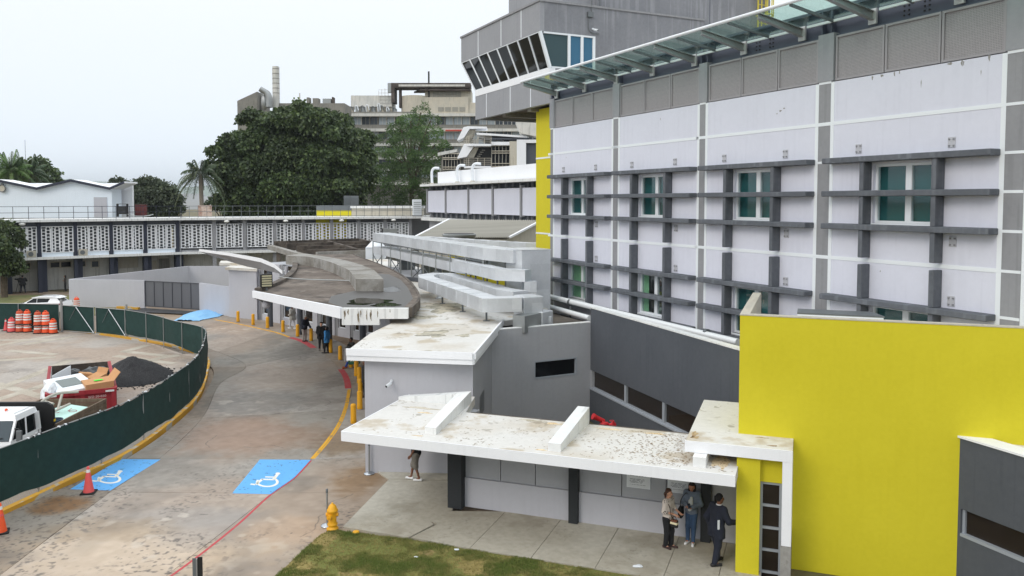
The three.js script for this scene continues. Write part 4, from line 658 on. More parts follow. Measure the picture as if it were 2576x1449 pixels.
  // round columns
  for (const [x, z] of [[-18.35, -61.2], [-15.13, -57.5], [-12.3, -54.2], [-9.3, -50.2]]) add(c, 'column', new THREE.CylinderGeometry(0.2, 0.2, 4.65, 16).translate(x, 2.3, z), M.charcoal);
  add(c, 'hanging_lamp', join(rod([-16.6, 4.7, -59.5], [-16.6, 4.1, -59.5], 0.13, 0.13, 10)), M.softgrey);
}
// floodlight on the canopy edge and rusty bracket
{
  const f = thing('floodlight', 'dark framed floodlight with slatted face on the edge of the brown roof', 'floodlight', [-12.35, 5.0, -40.6], 0.55);
  add(f, 'housing', rbox(-0.3, 0.3, 0.18, 0.85, -0.12, 0.1, 0.03), M.black); for (let k = 0; k < 5; k++) add(f, 'slat', box(-0.24, 0.24, 0.23 + k * 0.12, 0.31 + k * 0.12, 0.1, 0.13), plain(0xb9b496, 0.5)); add(f, 'bracket', box(-0.05, 0.05, 0, 0.18, -0.05, 0.05), M.steelDark);
}
{ const c = thing('security_camera', 'grey dome camera under the corner of the white canopy edge', 'camera', [-12.55, 4.45, -40.3]); add(c, 'bracket', join(tube([[0.0, 0.5, 0.1], [-0.05, 0.2, 0.15], [0.2, 0.0, 0.1]], 0.03, 6, 12)), M.steelDark); add(c, 'dome', ball(0.3, -0.1, 0.1, 0.2, 0.22, 0.2), M.softgrey); }
// wall with windows under the canopy
{
  const A = [-20.4, -64.9], B = [-9.6, -54.7], L = Math.hypot(B[0] - A[0], B[1] - A[1]), turn = Math.atan2(-(B[1] - A[1]) / L, (B[0] - A[0]) / L);
  const w = thing('entrance_building', 'pale grey entrance building with tall windows behind the yellow bollards', 'building', [A[0], 0, A[1]], turn);
  const ux = (B[0] - A[0]) / L, uz = (B[1] - A[1]) / L, bays = [[656, 676], [708, 735], [761, 783], [803, 817], [847, 866], [886, 900], [918, 936]].map((q) => q.map((u) => { const a = (u - 1288) / 2040; return (A[0] + a * A[1]) / (-a * uz - ux); }));
  let x = 0;
  for (const [a, b] of bays) {
    add(w, 'pier', box(x, a - 0.4, -0.1, 4.6, -0.3, 0), M.softgrey); add(w, 'dark_panel', box(a - 0.4, a, -0.1, 4.6, -0.3, -0.06), M.pilaster);
    add(w, 'sill_wall', box(a, b, -0.1, 0.5, -0.3, 0), M.softgrey);
    const s = sub(w, 'window'); add(s, 'pane', box(a + 0.05, b - 0.05, 0.5, 4.5, -0.2, -0.17), M.paneBrown); const fr = []; for (let k = 0; k < 5; k++) fr.push(box(a, b, 0.5 + k * 0.9, 0.56 + k * 0.9, -0.22, -0.12)); fr.push(box(a, a + 0.05, 0.56, 4.5, -0.21, -0.125), box(b - 0.05, b, 0.56, 4.5, -0.21, -0.125)); add(s, 'frame', join(fr), M.frameWhite);
    x = b;
  }
  add(w, 'pier', box(x, x + 1.5, -0.1, 4.6, -0.3, 0), M.softgrey);
  add(w, 'doorway', box(x + 1.5, x + 6, -0.1, 4.6, -0.35, -0.1), M.charcoal);
  add(w, 'rear', box(0.3, L + 5, -0.1, 4.55, -5, -0.4), M.midgrey);
}
// blank light grey block left of the windows
{
  const b = thing('corner_block', 'blank light grey block with a white flat roof beside the entrance windows', 'building');
  const a = [-23.24,-66.29], c = [-20.42,-64.59];
  add(b, 'wall', prism([a, c, [c[0] - 0.8, c[1] - 6], [a[0] - 0.8, a[1] - 6]], -0.1, 3.9), M.softgrey);
  add(b, 'roof', prism([[a[0] - 0.2, a[1] + 0.2], [c[0] + 0.1, c[1] + 0.2], [c[0] - 0.8, c[1] - 6.2], [a[0] - 1, a[1] - 6.2]], 3.9, 4.1), M.roofWhite);
  add(b, 'roof_box', prism([[-24.57,-67.9], [-22.56,-67.9], [-23.43,-70.52], [-25.37,-70.52]], 4.1, 4.32), M.roofWhite);
}
// dark concrete pergola behind the canopy
{
  const p = thing('concrete_pergola', 'weather-blackened concrete pergola with open bays behind the canopy', 'pergola');
  const y = 4.1, h = 0.8, q = (u, v) => { const z = -(9.5 - y - h) / ((v - 506) / 2040); return [(u - 1288) / 2040 * -z, z]; };
  const bar = (a, b, w = 0.3, hh = h, m = M.concDark) => { const L = Math.hypot(b[0] - a[0], b[1] - a[1]), nx = -(b[1] - a[1]) / L * w / 2, nz = (b[0] - a[0]) / L * w / 2; return prism([[a[0] + nx, a[1] + nz], [b[0] + nx, b[1] + nz], [b[0] - nx, b[1] - nz], [a[0] - nx, a[1] - nz]], y, y + hh); };
  add(p, 'edge_beam', bar(q(678, 609), q(795, 640), 0.55, 0.5), M.conc);
  add(p, 'edge_beam', bar(q(795, 640), q(950, 633), 0.3, 1.0), M.conc);
  for (const [a, b] of [[[690, 607], [940, 598]], [[720, 612], [945, 605]], [[745, 619], [950, 614]], [[772, 627], [955, 624]]]) add(p, 'cross_beam', bar(q(...a), q(...b), 0.35), M.concDark);
  add(p, 'cross_beam', bar(q(825, 604), q(905, 626), 0.3, 0.74), M.concDark); add(p, 'cross_beam', bar(q(900, 598), q(958, 612), 0.3, 0.74), M.concDark);
  for (const u of [[800, 640], [940, 634], [700, 612], [950, 600]]) { const a = q(...u); add(p, 'column', box(a[0] - 0.2, a[0] + 0.2, -0.1, y, a[1] - 0.2, a[1] + 0.2), M.concDark); }
}

// ---------- near building: white canopy, walkway wall, yellow entrance block ----------
{
  const c = thing('walkway_canopy', 'flat white canopy slab with short upstand beams over the walkway', 'canopy', nb(0, 0), NBT);
  const xr = 11.1;
  add(c, 'roof_slab', prism([[0, 0], [xr, 0], [xr, -3.2], [2.55, -3.2], [2.02, -5.2], [-0.23,-4.86]], 2.53, 2.8), M.roofWhite);
  add(c, 'front_fascia', join(box(0, xr, 2.52, 2.805, 0.002, 0.03), wall([-0.23,-4.86], [0.0, 0.0], 2.522, 2.804, -0.03)), M.white);
  const upstand = (x0, x1) => { const g = prism([[x0, -0.3], [x1, -0.3], [x1, -3.3], [x0, -3.3]], 2.8, (x, z) => (z > -1 ? 3.02 : 3.3)); return g; };
  add(c, 'upstand_beam', join(prism([[2.38, -0.6], [2.74, -0.6], [2.3, -4.0], [1.9, -4.0]], 2.8, (x, z) => (z > -1 ? 3.0 : 3.2))), M.whiteDirty);
  add(c, 'upstand_beam', prism([[-0.2, -3.85], [2.3, -4.0], [2.25, -4.35], [-0.1, -4.15]], 2.8, (x) => (x < 0.5 ? 2.92 : 3.2)), M.whiteDirty);
  add(c, 'upstand_beam', upstand(6.2, 6.56), M.whiteDirty);
  add(c, 'upstand_beam', prism([[10.03, -0.3], [10.35, -0.3], [10.35, -3.3], [10.03, -3.3]], 2.8, 3.06), M.whiteDirty);
  // stains and leaf litter
  const film = (cx, cz, rx, rz, m) => add(c, 'stain', prism(blobPts(cx, cz, rx, rz), 2.801, 2.804), m);
  const st = std({ roughness: 1, map: concreteTex([176, 168, 150], [206, 198, 182], [92, 86, 72], 401, 256, 1.2, 1) }), st2 = std({ roughness: 1, map: concreteTex([214, 190, 150], [226, 208, 176], [140, 104, 62], 405, 256, 1.5, 1) });
  film(0.9, -3.2, 0.75, 0.16, st); film(1.4, -2.7, 0.3, 0.1, st2); film(4.9, -3.0, 0.5, 0.14, st); film(5.6, -2.9, 0.3, 0.12, st2); film(7.2, -2.9, 0.5, 0.08, st2); film(2.3, -0.35, 0.22, 0.05, st2); film(6.0, -0.3, 0.2, 0.08, st2); film(10.7, -1.2, 0.25, 1.0, st2); film(8.7, -2.9, 0.4, 0.1, st2);
  const tri = [-0.03, 0, 0, 0, 0.006, -0.008, 0.03, 0, 0, -0.03, 0, 0, 0.03, 0, 0, 0, 0.004, 0.008], g = new THREE.BufferGeometry(); g.setAttribute('position', new THREE.Float32BufferAttribute(tri, 3)); g.computeVertexNormals();
  const n = 900, im = new THREE.InstancedMesh(g, std({ color: 0xffffff, roughness: 1, side: THREE.DoubleSide }), n), o = new THREE.Object3D(), k = new THREE.Color();
  for (let i = 0; i < n; i++) { const dense = rnd() < 0.75; let x = dense ? lerp(6.7, 9.9, Math.pow(rnd(), 0.45)) : rr(0.4, 11), z = rr(-3.0, -0.15); if (rnd() < 0.1) { x = 10.5 + rr(-0.1, 0.4); } o.position.set(x, 2.806, z); o.rotation.y = rr(-0.7, 0.7); const s = rr(0.5, 1.7); o.scale.set(s, 1, s * rr(0.6, 1.4)); o.updateMatrix(); im.setMatrixAt(i, o.matrix); const d = rnd(); k.setRGB(lerp(0.14, 0.42, d), lerp(0.09, 0.3, d), lerp(0.05, 0.18, d)); im.setColorAt(i, k); }
  im.name = 'leaf_litter'; im.userData = { kind: 'stuff', label: 'dry brown leaf scraps scattered on the white canopy' }; c.add(im);
}
{
  const b = thing('walkway_building', 'low grey building behind the walkway with dark pillars and panelled wall', 'building', nb(0, 0), NBT);
  const z = -2.5, h = 2.53;
  const P = [[2.36, 2.82, -2.2], [6.2, 6.47, -2.3], [10.0, 10.27, -2.3]];
  P.forEach(([x0, x1, zf]) => add(b, 'pillar', box(x0, x1, 0.05, h, z - 0.3, zf), M.ink));
  for (const [x0, x1] of [[2.82, 6.2], [6.47, 10.0]]) add(b, 'lower_wall', box(x0 + 0.001, x1 - 0.001, 0.05, 0.96, z - 0.25, z + 0.02), M.softgrey);
  for (const [x0, x1] of [[2.82, 3.97], [3.99, 5.09], [5.11, 6.2], [6.47, 7.72], [7.74, 9.0], [9.02, 10.0]]) add(b, 'upper_panel', box(x0 + 0.002, x1 - 0.002, 0.97, h, z - 0.24, z - 0.04), M.midgrey);
  add(b, 'panel_backing', box(2.83, 9.99, 0.5, h - 0.01, z - 0.4, z - 0.26), M.black);
  add(b, 'door_wall', box(10.27, 12.3, 0.05, h, z - 0.28, z - 0.02), M.midgrey);
  const d = sub(b, 'door'); add(d, 'leaf', box(10.31, 11.2, 0.07, 2.2, z - 0.02, z + 0.005), M.softgrey); add(d, 'lock_plate', rbox(10.35, 10.42, 1.0, 1.35, z + 0.005, z + 0.04, 0.01), M.black);
  const d2 = sub(b, 'door', 'grey door at the left end in a dark metal frame'); add(d2, 'leaf', box(1.78, 2.2, 0.08, 2.2, z - 2.0, z - 1.96), M.softgrey); add(d2, 'frame', join(box(1.68, 1.78, 0.06, 2.3, z - 2.02, z - 1.92), box(1.78, 2.2, 2.2, 2.3, z - 2.02, z - 1.92), box(1.78, 2.2, 0.06, 0.08, z - 2.02, z - 1.93)), M.darkFrame);
  add(b, 'side_return', box(2.2, 2.45, 0.05, h, z - 2.1, z - 0.31), M.midgrey);
  add(b, 'roof', box(2.46, 11, h - 0.01, h + 0.1, -3.9, -3.21), M.concDark);
  // notices
  const nt = tex(256, 1, (u, v) => { const y = v * 26, row = Math.floor(y), f = y - row, L = 0.1 + 0.04 * H(row, 1, 3), R = 0.62 + 0.3 * H(row, 2, 3), gap = [3, 8, 9, 15, 21].includes(row); const wd = H(Math.floor(u * 40), row, 5) > 0.22; const on = row > 1 && row < 24 && !gap && f > 0.25 && f < 0.62 && u > L && u < R && wd; return on ? [96, 100, 110] : [216, 219, 222]; });
  nt.repeat.set(1, 1); const nm = std({ map: nt, roughness: 0.7 }); nm.userData.keep = true;
  const notice = (x, y0, y1, w, l) => { const n = thing('notice_board', l, 'notice', nb(x, z - 0.03), NBT, 'printed notices on the walkway wall'); add(n, 'board', box(-w / 2, w / 2, y0, y1, 0, 0.018), M.frameWhite); const g = new THREE.PlaneGeometry(w - 0.03, y1 - y0 - 0.03); g.translate(0, (y0 + y1) / 2, 0.02); add(n, 'printed_sheet', g, nm); };
  notice(8.22, 1.28, 2.15, 0.68, 'printed white notice on the grey panels left of the leaning woman'); notice(9.4, 1.28, 2.2, 0.68, 'printed white notice on the grey panels behind the two women');
}
{
  const b = thing('yellow_block', 'tall bright yellow entrance block with a white slab and narrow window', 'building', nb(0, 0), NBT);
  const x0 = 11.02, zw = -1.79, top = 6.5;
  add(b, 'front_wall', box(x0, x0 + 12, -0.1, top, zw - 0.22, zw), M.yellow);
  add(b, 'side_wall', box(x0, x0 + 0.22, -0.1, top, zw - 5.4, zw - 0.22), M.yellow);
  add(b, 'coping', join(box(x0 - 0.01, x0 + 12, top, top + 0.03, zw - 0.24, zw + 0.012), box(x0 - 0.01, x0 + 0.24, top, top + 0.03, zw - 5.4, zw - 0.24)), M.oldCream);
  add(b, 'roof', box(x0 + 0.22, x0 + 12, 5.6, 5.8, zw - 5.4, zw - 0.22), M.roofWhite);
  add(b, 'rendered_inner', box(x0 + 0.221, x0 + 0.25, 5.8, top - 0.001, zw - 5.4, zw - 0.23), M.oldCream);
  // white slab and leg
  const zs = -0.66, xl = 12.17, xe = 12.4, yl = 3.35;
  add(b, 'white_slab', join(prism([[9.8, zs], [xe, zs], [xe, zw], [x0, zw], [x0 - 0.002, -5.2], [9.72, -5.2]], 3.08, yl)), M.roofWhite);
  add(b, 'slab_fascia', box(9.78, xe + 0.004, 3.07, yl + 0.004, zs, zs + 0.03), M.white);
  add(b, 'slab_leg', box(xl, xe, 0.95, 3.07, zw, zs + 0.02), M.white);
  add(b, 'leg_base', box(xl - 0.015, xe + 0.001, -0.1, 0.95, zw, zs + 0.03), M.conc);
  add(b, 'entrance_pier', box(11.07, 11.64, -0.1, 3.07, zw, -0.75), M.yellow);
  add(b, 'lintel_panel', box(11.64, xl - 0.001, 2.41, 3.07, zw, -0.95), M.yellow);
  const s = sub(b, 'window', 'narrow tall window of four stacked panes'), wx0 = 11.63, wx1 = xl - 0.002, yt = 2.4, f = 0.07;
  add(s, 'frame', join(box(wx0, wx0 + f, -0.1, yt, -1.1, -0.98), box(wx1 - f, wx1, -0.1, yt, -1.1, -0.98), ...[0, 1, 2, 3, 4, 5].map((k) => box(wx0 + f, wx1 - f, yt - 0.06 - k * 0.575, yt - k * 0.575, -1.1, -0.99))), M.darkFrame);
  for (let k = 0; k < 5; k++) add(s, 'pane', box(wx0 + f, wx1 - f, yt - (k + 1) * 0.575, yt - 0.06 - k * 0.575, -1.06, -1.04), M.paneBrown);
  // leaf scraps on the slab
  for (const [cx, cz, rx, rz] of [[9.95, -1.3, 0.1, 0.35], [10.0, -1.0, 0.14, 0.14], [11.9, -0.95, 0.16, 0.06], [11.6, -1.6, 0.2, 0.05]]) { add(b, 'dirt_patch', prism(blobPts(cx, cz, rx, rz), yl + 0.001, yl + 0.004), std({ roughness: 1, map: concreteTex([150, 124, 92], [190, 168, 130], [88, 66, 46], 421 + cx, 128, 0.7, 1) })); }
}
{ // metal ventilator lid behind the yellow parapet
  const q = [9.21,-22.72], l = thing('roof_ventilator', 'flat dark metal ventilator lid behind the yellow parapet', 'vent', [q[0], 5.8, q[1]], NBT);
  add(l, 'lid', prism([[-1.1, -0.55], [0.9, -0.55], [1.15, 0.4], [-1.1, 0.4]], 0.52, 0.56), M.steelDark); add(l, 'lid_rim', box(-1.1, 1.12, 0.46, 0.52, 0.36, 0.4), M.frameWhite); add(l, 'body', box(-0.95, 0.85, 0, 0.46, -0.45, 0.3), M.steel);
}
{
  const A = [10.72, -19.82], B = [14.2, -11.6], L = Math.hypot(B[0] - A[0], B[1] - A[1]), turn = Math.atan2(-(B[1] - A[1]) / L, (B[0] - A[0]) / L);
  const b = thing('charcoal_wing', 'charcoal wing with a white roof edge projecting in front of the yellow wall', 'building', [A[0], 0, A[1]], turn);
  const y0 = 1.36, y1 = 2.03, x0 = 0.5, top = 3.76;
  add(b, 'wall', join(box(0, L, -0.1, y0, -0.25, 0), box(0, x0, y0, y1, -0.25, 0), box(0, L, y1, top, -0.25, 0)), M.charcoal);
  add(b, 'roof_edge', box(-0.02, L, top, top + 0.05, -0.5, 0.04), M.white);
  add(b, 'roof', box(-0.4, L, top - 0.25, top - 0.05, -7, -0.5), M.roofWhite);
  add(b, 'parapet', box(1.2, L, top - 0.05, top + 0.05, -1.9, -1.7), M.white);
  const s = sub(b, 'window'); add(s, 'pane', box(x0 + 0.06, L, y0 + 0.07, y1, -0.15, -0.12), M.paneBrown); add(s, 'frame', join(box(x0, x0 + 0.07, y0 + 0.07, y1, -0.2, -0.06), box(x0, L, y0, y0 + 0.07, -0.2, 0.01), box(x0 + 2.4, x0 + 2.5, y0 + 0.071, y1, -0.2, -0.065)), M.darkFrame);
}
// red fire connection in the light well
{
  const p = [3.05,2.25,-26.5], f = thing('fire_connection', 'cluster of bright red fire hose inlets in the gap by the charcoal wall', 'fire inlet', [p[0], p[1] - 1.4, p[2]]);
  add(f, 'riser', rod([0, 0, 0], [0, 1.3, 0], 0.09, 0.09, 12), M.redBright);
  const in_ = (a, b, r) => join(rod(a, b, r, r * 1.15, 12), rod(b, [b[0] + (b[0] - a[0]) * 0.18, b[1] + (b[1] - a[1]) * 0.18, b[2] + (b[2] - a[2]) * 0.18], r * 1.4, r * 1.4, 12));
  add(f, 'inlet', in_([0, 1.35, -0.1], [-0.32, 1.52, 0], 0.075), M.redBright); add(f, 'inlet', in_([0.1, 1.3, 0.05], [-0.1, 1.28, 0.25], 0.075), M.redBright); add(f, 'inlet', in_([0.1, 1.2, 0], [0.28, 1.3, 0.15], 0.075), M.redBright); add(f, 'manifold', join(rod([-0.1, 1.3, 0], [0.3, 1.12, 0], 0.1, 0.1, 12), ball(0.02, 1.22, 0, 0.14)), M.redBright); add(f, 'valve_wheel', new THREE.TorusGeometry(0.07, 0.012, 6, 16).rotateX(Math.PI / 2).translate(0.26, 1.38, -0.05), M.redBright);
}
// hydrant, posts, cap, sign post, litter
{
  const g = [-5.19,-23.01], h = thing('fire_hydrant', 'yellow fire hydrant at the corner of the lawn', 'hydrant', [g[0], 0, g[1]]), Y = M.bollard;
  add(h, 'body', lathe([[0, 0], [0.17, 0], [0.17, 0.07], [0.125, 0.09], [0.125, 0.14], [0.145, 0.15], [0.145, 0.2], [0.118, 0.22], [0.112, 0.52], [0.16, 0.54], [0.16, 0.6], [0.13, 0.62], [0.12, 0.68], [0.075, 0.745], [0.03, 0.76], [0.03, 0.8], [0, 0.805]], 22), Y);
  add(h, 'outlet_cap', rod([-0.1, 0.46, 0.0], [-0.19, 0.46, 0.02], 0.06, 0.055, 12), Y); add(h, 'outlet_cap', rod([0.1, 0.46, 0], [0.17, 0.46, 0], 0.055, 0.055, 12), Y); add(h, 'pumper_cap', join(rod([-0.04, 0.42, 0.1], [-0.07, 0.42, 0.19], 0.075, 0.07, 14), rod([-0.07, 0.42, 0.19], [-0.08, 0.42, 0.22], 0.025, 0.025, 6)), Y);
}
for (const [u, v, l, y] of [[823, 1323, 'slim steel barrier post with domed base behind the yellow hydrant', 0], [929, 1192, 'slim steel barrier post with domed base at the corner of the grey wall', 0]]) {
  const g = [0,-38.85], z = -9.5 / (-((-0.05091756) + (610 - v) / 2040 * 0.99870)) * 1, q = v === 1323 ? [-5.41,-23.3] : [-4.98,-27.84];
  const p = thing('barrier_post', l, 'post', [q[0], 0, q[1]], 0, 'steel barrier posts');
  add(p, 'base', lathe([[0, 0], [0.19, 0], [0.19, 0.025], [0.15, 0.05], [0.09, 0.07], [0.04, 0.09], [0, 0.09]], 22), M.chrome); add(p, 'pole', rod([0, 0.09, 0], [0, 1.08, 0], 0.032, 0.032, 12), M.steel); add(p, 'belt_head', lathe([[0, 1.0], [0.036, 1.0], [0.036, 1.015], [0.034, 1.015], [0.034, 1.1], [0, 1.11]], 12), M.steelDark);
}
{ const g = [-4.46,-22.73], c = thing('access_cap', 'round yellow utility cap lying in the grass by the walkway', 'cover', [g[0], 0.03, g[1]]); add(c, 'lid', lathe([[0, 0.05], [0.085, 0.05], [0.085, 0.03], [0.1, 0.03], [0.1, -0.02]], 22), M.bollard); }
{ const q = [-7.53,0.97,-19], s = thing('sign_post', 'dark folded metal sign post seen edge on at the bottom of the picture', 'sign', [q[0], 0, q[2]], 0.15); add(s, 'plate', box(-0.115, -0.03, 0.1, q[1], -0.01, 0.01), M.steelDark); add(s, 'plate', box(-0.0, 0.115, 0.1, q[1] + 0.02, -0.012, 0.012), M.black); add(s, 'post', box(-0.03, 0.0, 0, q[1] - 0.02, -0.03, 0.03), M.steel); }
for (const [u, l, w] of [[1, 'crumpled white paper on the outer strip of the walkway', 0.22], [2, 'white scrap of litter in the grass near the walkway edge', 0.13], [3, 'small white scrap of litter in the middle of the lawn', 0.09]]) {
  const q = u === 1 ? [3.26,-20.52] : u === 2 ? [-1.5,-21.55] : [-2.55,-21.1];
  const g = new THREE.IcosahedronGeometry(w * 0.6, 1); const p = g.attributes.position; for (let i = 0; i < p.count; i++) { const k = 0.7 + 0.5 * H(Math.round(p.getX(i) * 400), Math.round(p.getZ(i) * 400) + Math.round(p.getY(i) * 900), u); p.setXYZ(i, p.getX(i) * k, p.getY(i) * k * 0.22, p.getZ(i) * k * 0.7); } g.computeVertexNormals(); g.translate(q[0], u === 1 ? 0.075 : 0.06, q[1]); single('litter', l, 'litter', g, M.frameWhite);
}
camera4('white security camera on the grey wall under the long white roof', (() => { const g = [-4.18,3.28,-27.88]; return g; })(), [-0.1, 0, 0.9, 0.9]);
// ---------- bollards ----------
{
  const spots = [[-21.56,-63.43], [-19.85,-61.79], [-18.28,-60.24], [-16.6,-58.4], [-15.04,-56.5], [-13.65,-54.72], [-12.27,-52.6], [-11.36,-50.38], [-10.27,-48.09], [-9.19,-45.89], [-8.44,-43.58], [-7.96,-41.85], [-7.39,-39.09], [-6.95,-36.6], [-6.77,-34.21]];
  const labels = ['yellow bollard farthest along the curved kerb, nearest the blue tarp', 'yellow bollard second from the far end of the curved row', 'yellow bollard third from the far end, left of the white hooded figure', 'yellow bollard fourth from the far end, by the figure in white', 'yellow bollard fifth from the far end, left of the man in the navy jacket', 'yellow bollard on which the man in the navy jacket rests his hand', 'yellow bollard half hidden behind the two people in black and blue', 'yellow bollard right behind the person in the blue jacket', 'free standing yellow bollard between the blue jacket and the green bag', 'yellow bollard hidden behind the green bag', 'yellow bollard just right of the green bag', 'thin looking yellow bollard beside the dark figure at the wall corner', 'yellow bollard third from the near end, next to the grey wall', 'yellow bollard second from the near end of the row', 'nearest yellow bollard, beside the tip of the white canopy'];
  const b = thing('bollard', labels[0], 'bollard', [spots[0][0], 0, spots[0][1]], 0, 'yellow bollards along the curved kerb');
  add(b, 'post', lathe([[0, 0.0], [0.128, 0.0], [0.128, 0.22], [0.12, 0.225], [0.12, 0.8], [0.105, 0.845], [0.06, 0.87], [0, 0.88]], 20), M.bollard); add(b, 'base_ring', lathe([[0.13, 0], [0.15, 0], [0.15, 0.02], [0.13, 0.03]], 20), M.conc);
  for (let i = 1; i < spots.length; i++) copyOf(b, [spots[i][0], 0, spots[i][1]], i, labels[i]);
}

// ---------- green construction fence ----------
const fencePts = [[-16.27,-20.06], [-15.49,-24.08], [-14.93,-27.04], [-14.37,-29.78], [-14.56,-34.59], [-15.14,-38.77], [-16.77,-44.29], [-18.3, -48.0], [-21.29,-50.92], [-23.85,-53.64], [-26.77,-56]];
{
  const f = thing('construction_fence', 'curved temporary fence covered with dark green mesh screens', 'fence');
  const ht = 2.0, fc = new THREE.CatmullRomCurve3(fencePts.map((p) => new THREE.Vector3(p[0], 0, p[1])), false, 'centripetal'), len = fc.getLength(), N = Math.round(len / 2.9);
  const at = (t) => { const p = fc.getPointAt(clamp(t)); return [p.x - 0.0, p.z]; };
  const base = (t) => { const a = at(clamp(t - 0.003)), b = at(clamp(t + 0.003)), L = Math.hypot(b[0] - a[0], b[1] - a[1]), p = at(t); return [p[0] + (b[1] - a[1]) / L * 0.12, p[1] - (b[0] - a[0]) / L * 0.12]; };
  for (let i = 0; i <= N; i++) { const p = base(i / N); add(f, 'post', join(rod([p[0], 0, p[1]], [p[0], ht + 0.02, p[1]], 0.03, 0.03, 8), ball(p[0], ht + 0.03, p[1], 0.04)), M.steel); }
  const rail = []; for (let k = 0; k <= N * 3; k++) { const p = base(k / N / 3); rail.push([p[0], ht - 0.02, p[1]]); }
  add(f, 'top_rail', tube(rail, 0.022, 6, N * 8), M.steel);
  const no = new ImprovedNoise(), m2 = M.screen.clone(); m2.side = THREE.DoubleSide;
  for (let i = 0; i < N; i++) { // one mesh cloth per bay: wavy hem, slight billow
    const nu = 14, nv_ = 7, V = [], idx = [], uv = [];
    for (let a = 0; a <= nu; a++) for (let b = 0; b <= nv_; b++) {
      const t = (i + a / nu) / N, p = base(t), q = at(t), dx = q[0] - p[0], dz = q[1] - p[1], l = Math.hypot(dx, dz) || 1;
      const y0 = 0.3 + 0.2 * no.noise(t * N * 0.9, 1.3, 0) + 0.05 * no.noise(t * N * 3.1, 5, 0), y1 = ht - 0.015 + 0.02 * no.noise(t * N * 4, 8, 0) - 0.035 * Math.abs(Math.sin(a / nu * Math.PI * 4)) * H(i, 2, 4), y = lerp(y0, y1, b / nv_);
      const bil = 0.035 + 0.09 * Math.sin(b / nv_ * Math.PI) * no.noise(t * N * 0.8, y, 3) + 0.035 * no.noise(t * N * 3, y * 1.5, 7) + 0.018 * no.noise(t * N * 9, y * 0.7, 17) + (b === 0 ? 0.03 : 0);
      V.push(p[0] + dx / l * bil, y, p[1] + dz / l * bil); uv.push(t * len, y);
    }
    for (let a = 0; a < nu; a++) for (let b = 0; b < nv_; b++) { const s = a * (nv_ + 1) + b; idx.push(s, s + nv_ + 1, s + 1, s + 1, s + nv_ + 1, s + nv_ + 2); }
    const g = new THREE.BufferGeometry(); g.setAttribute('position', new THREE.Float32BufferAttribute(V, 3)); g.setAttribute('uv', new THREE.Float32BufferAttribute(uv, 2)); g.setIndex(idx); g.computeVertexNormals();
    m2.userData.keep = true; add(f, 'mesh_screen', g, m2);
  }
  for (let k = 0; k < 64; k++) { const t = rr(0.02, 0.62), p = base(t), a = 0.02 + rnd() * 0.05; const g = ball(p[0], ht - 0.02, p[1], 0.03 + a * 0.6, 0.02 + a * 0.35, 0.03, 6); add(f, 'screen_tie', g, rnd() < 0.4 ? M.frameWhite : M.black); }
  // chain link showing below the screens on the near side
  const w = []; for (let k = 0; k < 300; k++) for (const s of [-1, 1]) { const t = k / 300 * 0.55, p = base(t), q = base(clamp(t + s * 0.0042)); w.push(beam([p[0], 0.14, p[1]], [q[0], 0.5, q[1]], 0.009, 0.009)); }
  const cl = add(f, 'chain_link', join(w), M.steel); cl.userData.kind = 'stuff';
}
{
  const A = [-26.77,-56], B = [-29.71,-57.43], C = [-32.73,-58.57];
  const g = thing('fence_gate', 'double chain link gate with white diagonal braces and green mesh', 'gate'); const m2 = M.screen;
  const h = 1.95;
  for (const [a, b, nm] of [[A, B, 'right leaf'], [B, C, 'left leaf']]) {
    const l = sub(g, 'gate_leaf'), t = (k) => [lerp(a[0], b[0], k), lerp(a[1], b[1], k)], p0 = t(0.03), p1 = t(0.97), pt = (k, y, o = 0) => { const q = t(k); return [q[0], y, q[1] + o]; };
    add(l, 'frame', join(rod(pt(0.03, 0.08), pt(0.03, h), 0.03), rod(pt(0.97, 0.08), pt(0.97, h), 0.03), rod(pt(0.03, 0.1), pt(0.97, 0.1), 0.03), rod(pt(0.03, h), pt(0.97, h), 0.03)), M.steel);
    add(l, 'brace', rod(pt(0.04, 0.12, 0.05), pt(0.55, h - 0.05, 0.05), 0.025), M.frameWhite); add(l, 'brace', rod(pt(0.55, h - 0.05, 0.0), pt(0.96, 0.12, -0.12), 0.02), M.steelDark);
    add(l, 'mesh_screen', quad([p0[0], 0.14, p0[1] - 0.05], [p1[0], 0.14, p1[1] - 0.05], [p1[0], h - 0.03, p1[1] - 0.05], [p0[0], h - 0.03, p0[1] - 0.05]), (() => { const m = M.screen.clone(); m.side = THREE.DoubleSide; return m; })());
  }
  for (const [p, w] of [[A, 0.07], [C, 0.09]]) add(g, 'gate_post', rod([p[0], 0, p[1]], [p[0], 2.35, p[1]], w, w, 10), M.steel);
}
{ // the fence going on behind the drums
  const f = thing('construction_fence', 'straight length of green screened fence behind the orange drums', 'fence'); const a = [-33,-58.75], b = [-52, -60.8];
  const m2 = M.screen.clone(); m2.side = THREE.DoubleSide;
  for (let k = 0; k < 6; k++) { const x0 = lerp(a[0], b[0], k / 6), z0 = lerp(a[1], b[1], k / 6), x1 = lerp(a[0], b[0], (k + 1) / 6), z1 = lerp(a[1], b[1], (k + 1) / 6); add(f, 'post', rod([x0, 0, z0], [x0, 2.02, z0], 0.03), M.steel); add(f, 'mesh_screen', quad([x0, 0.08, z0 - 0.05], [x1, 0.08, z1 - 0.05], [x1, 1.98, z1 - 0.05], [x0, 1.98, z0 - 0.05]), m2); }
  add(f, 'top_rail', rod([a[0], 2, a[1]], [b[0], 2, b[1]], 0.022), M.steel);
}
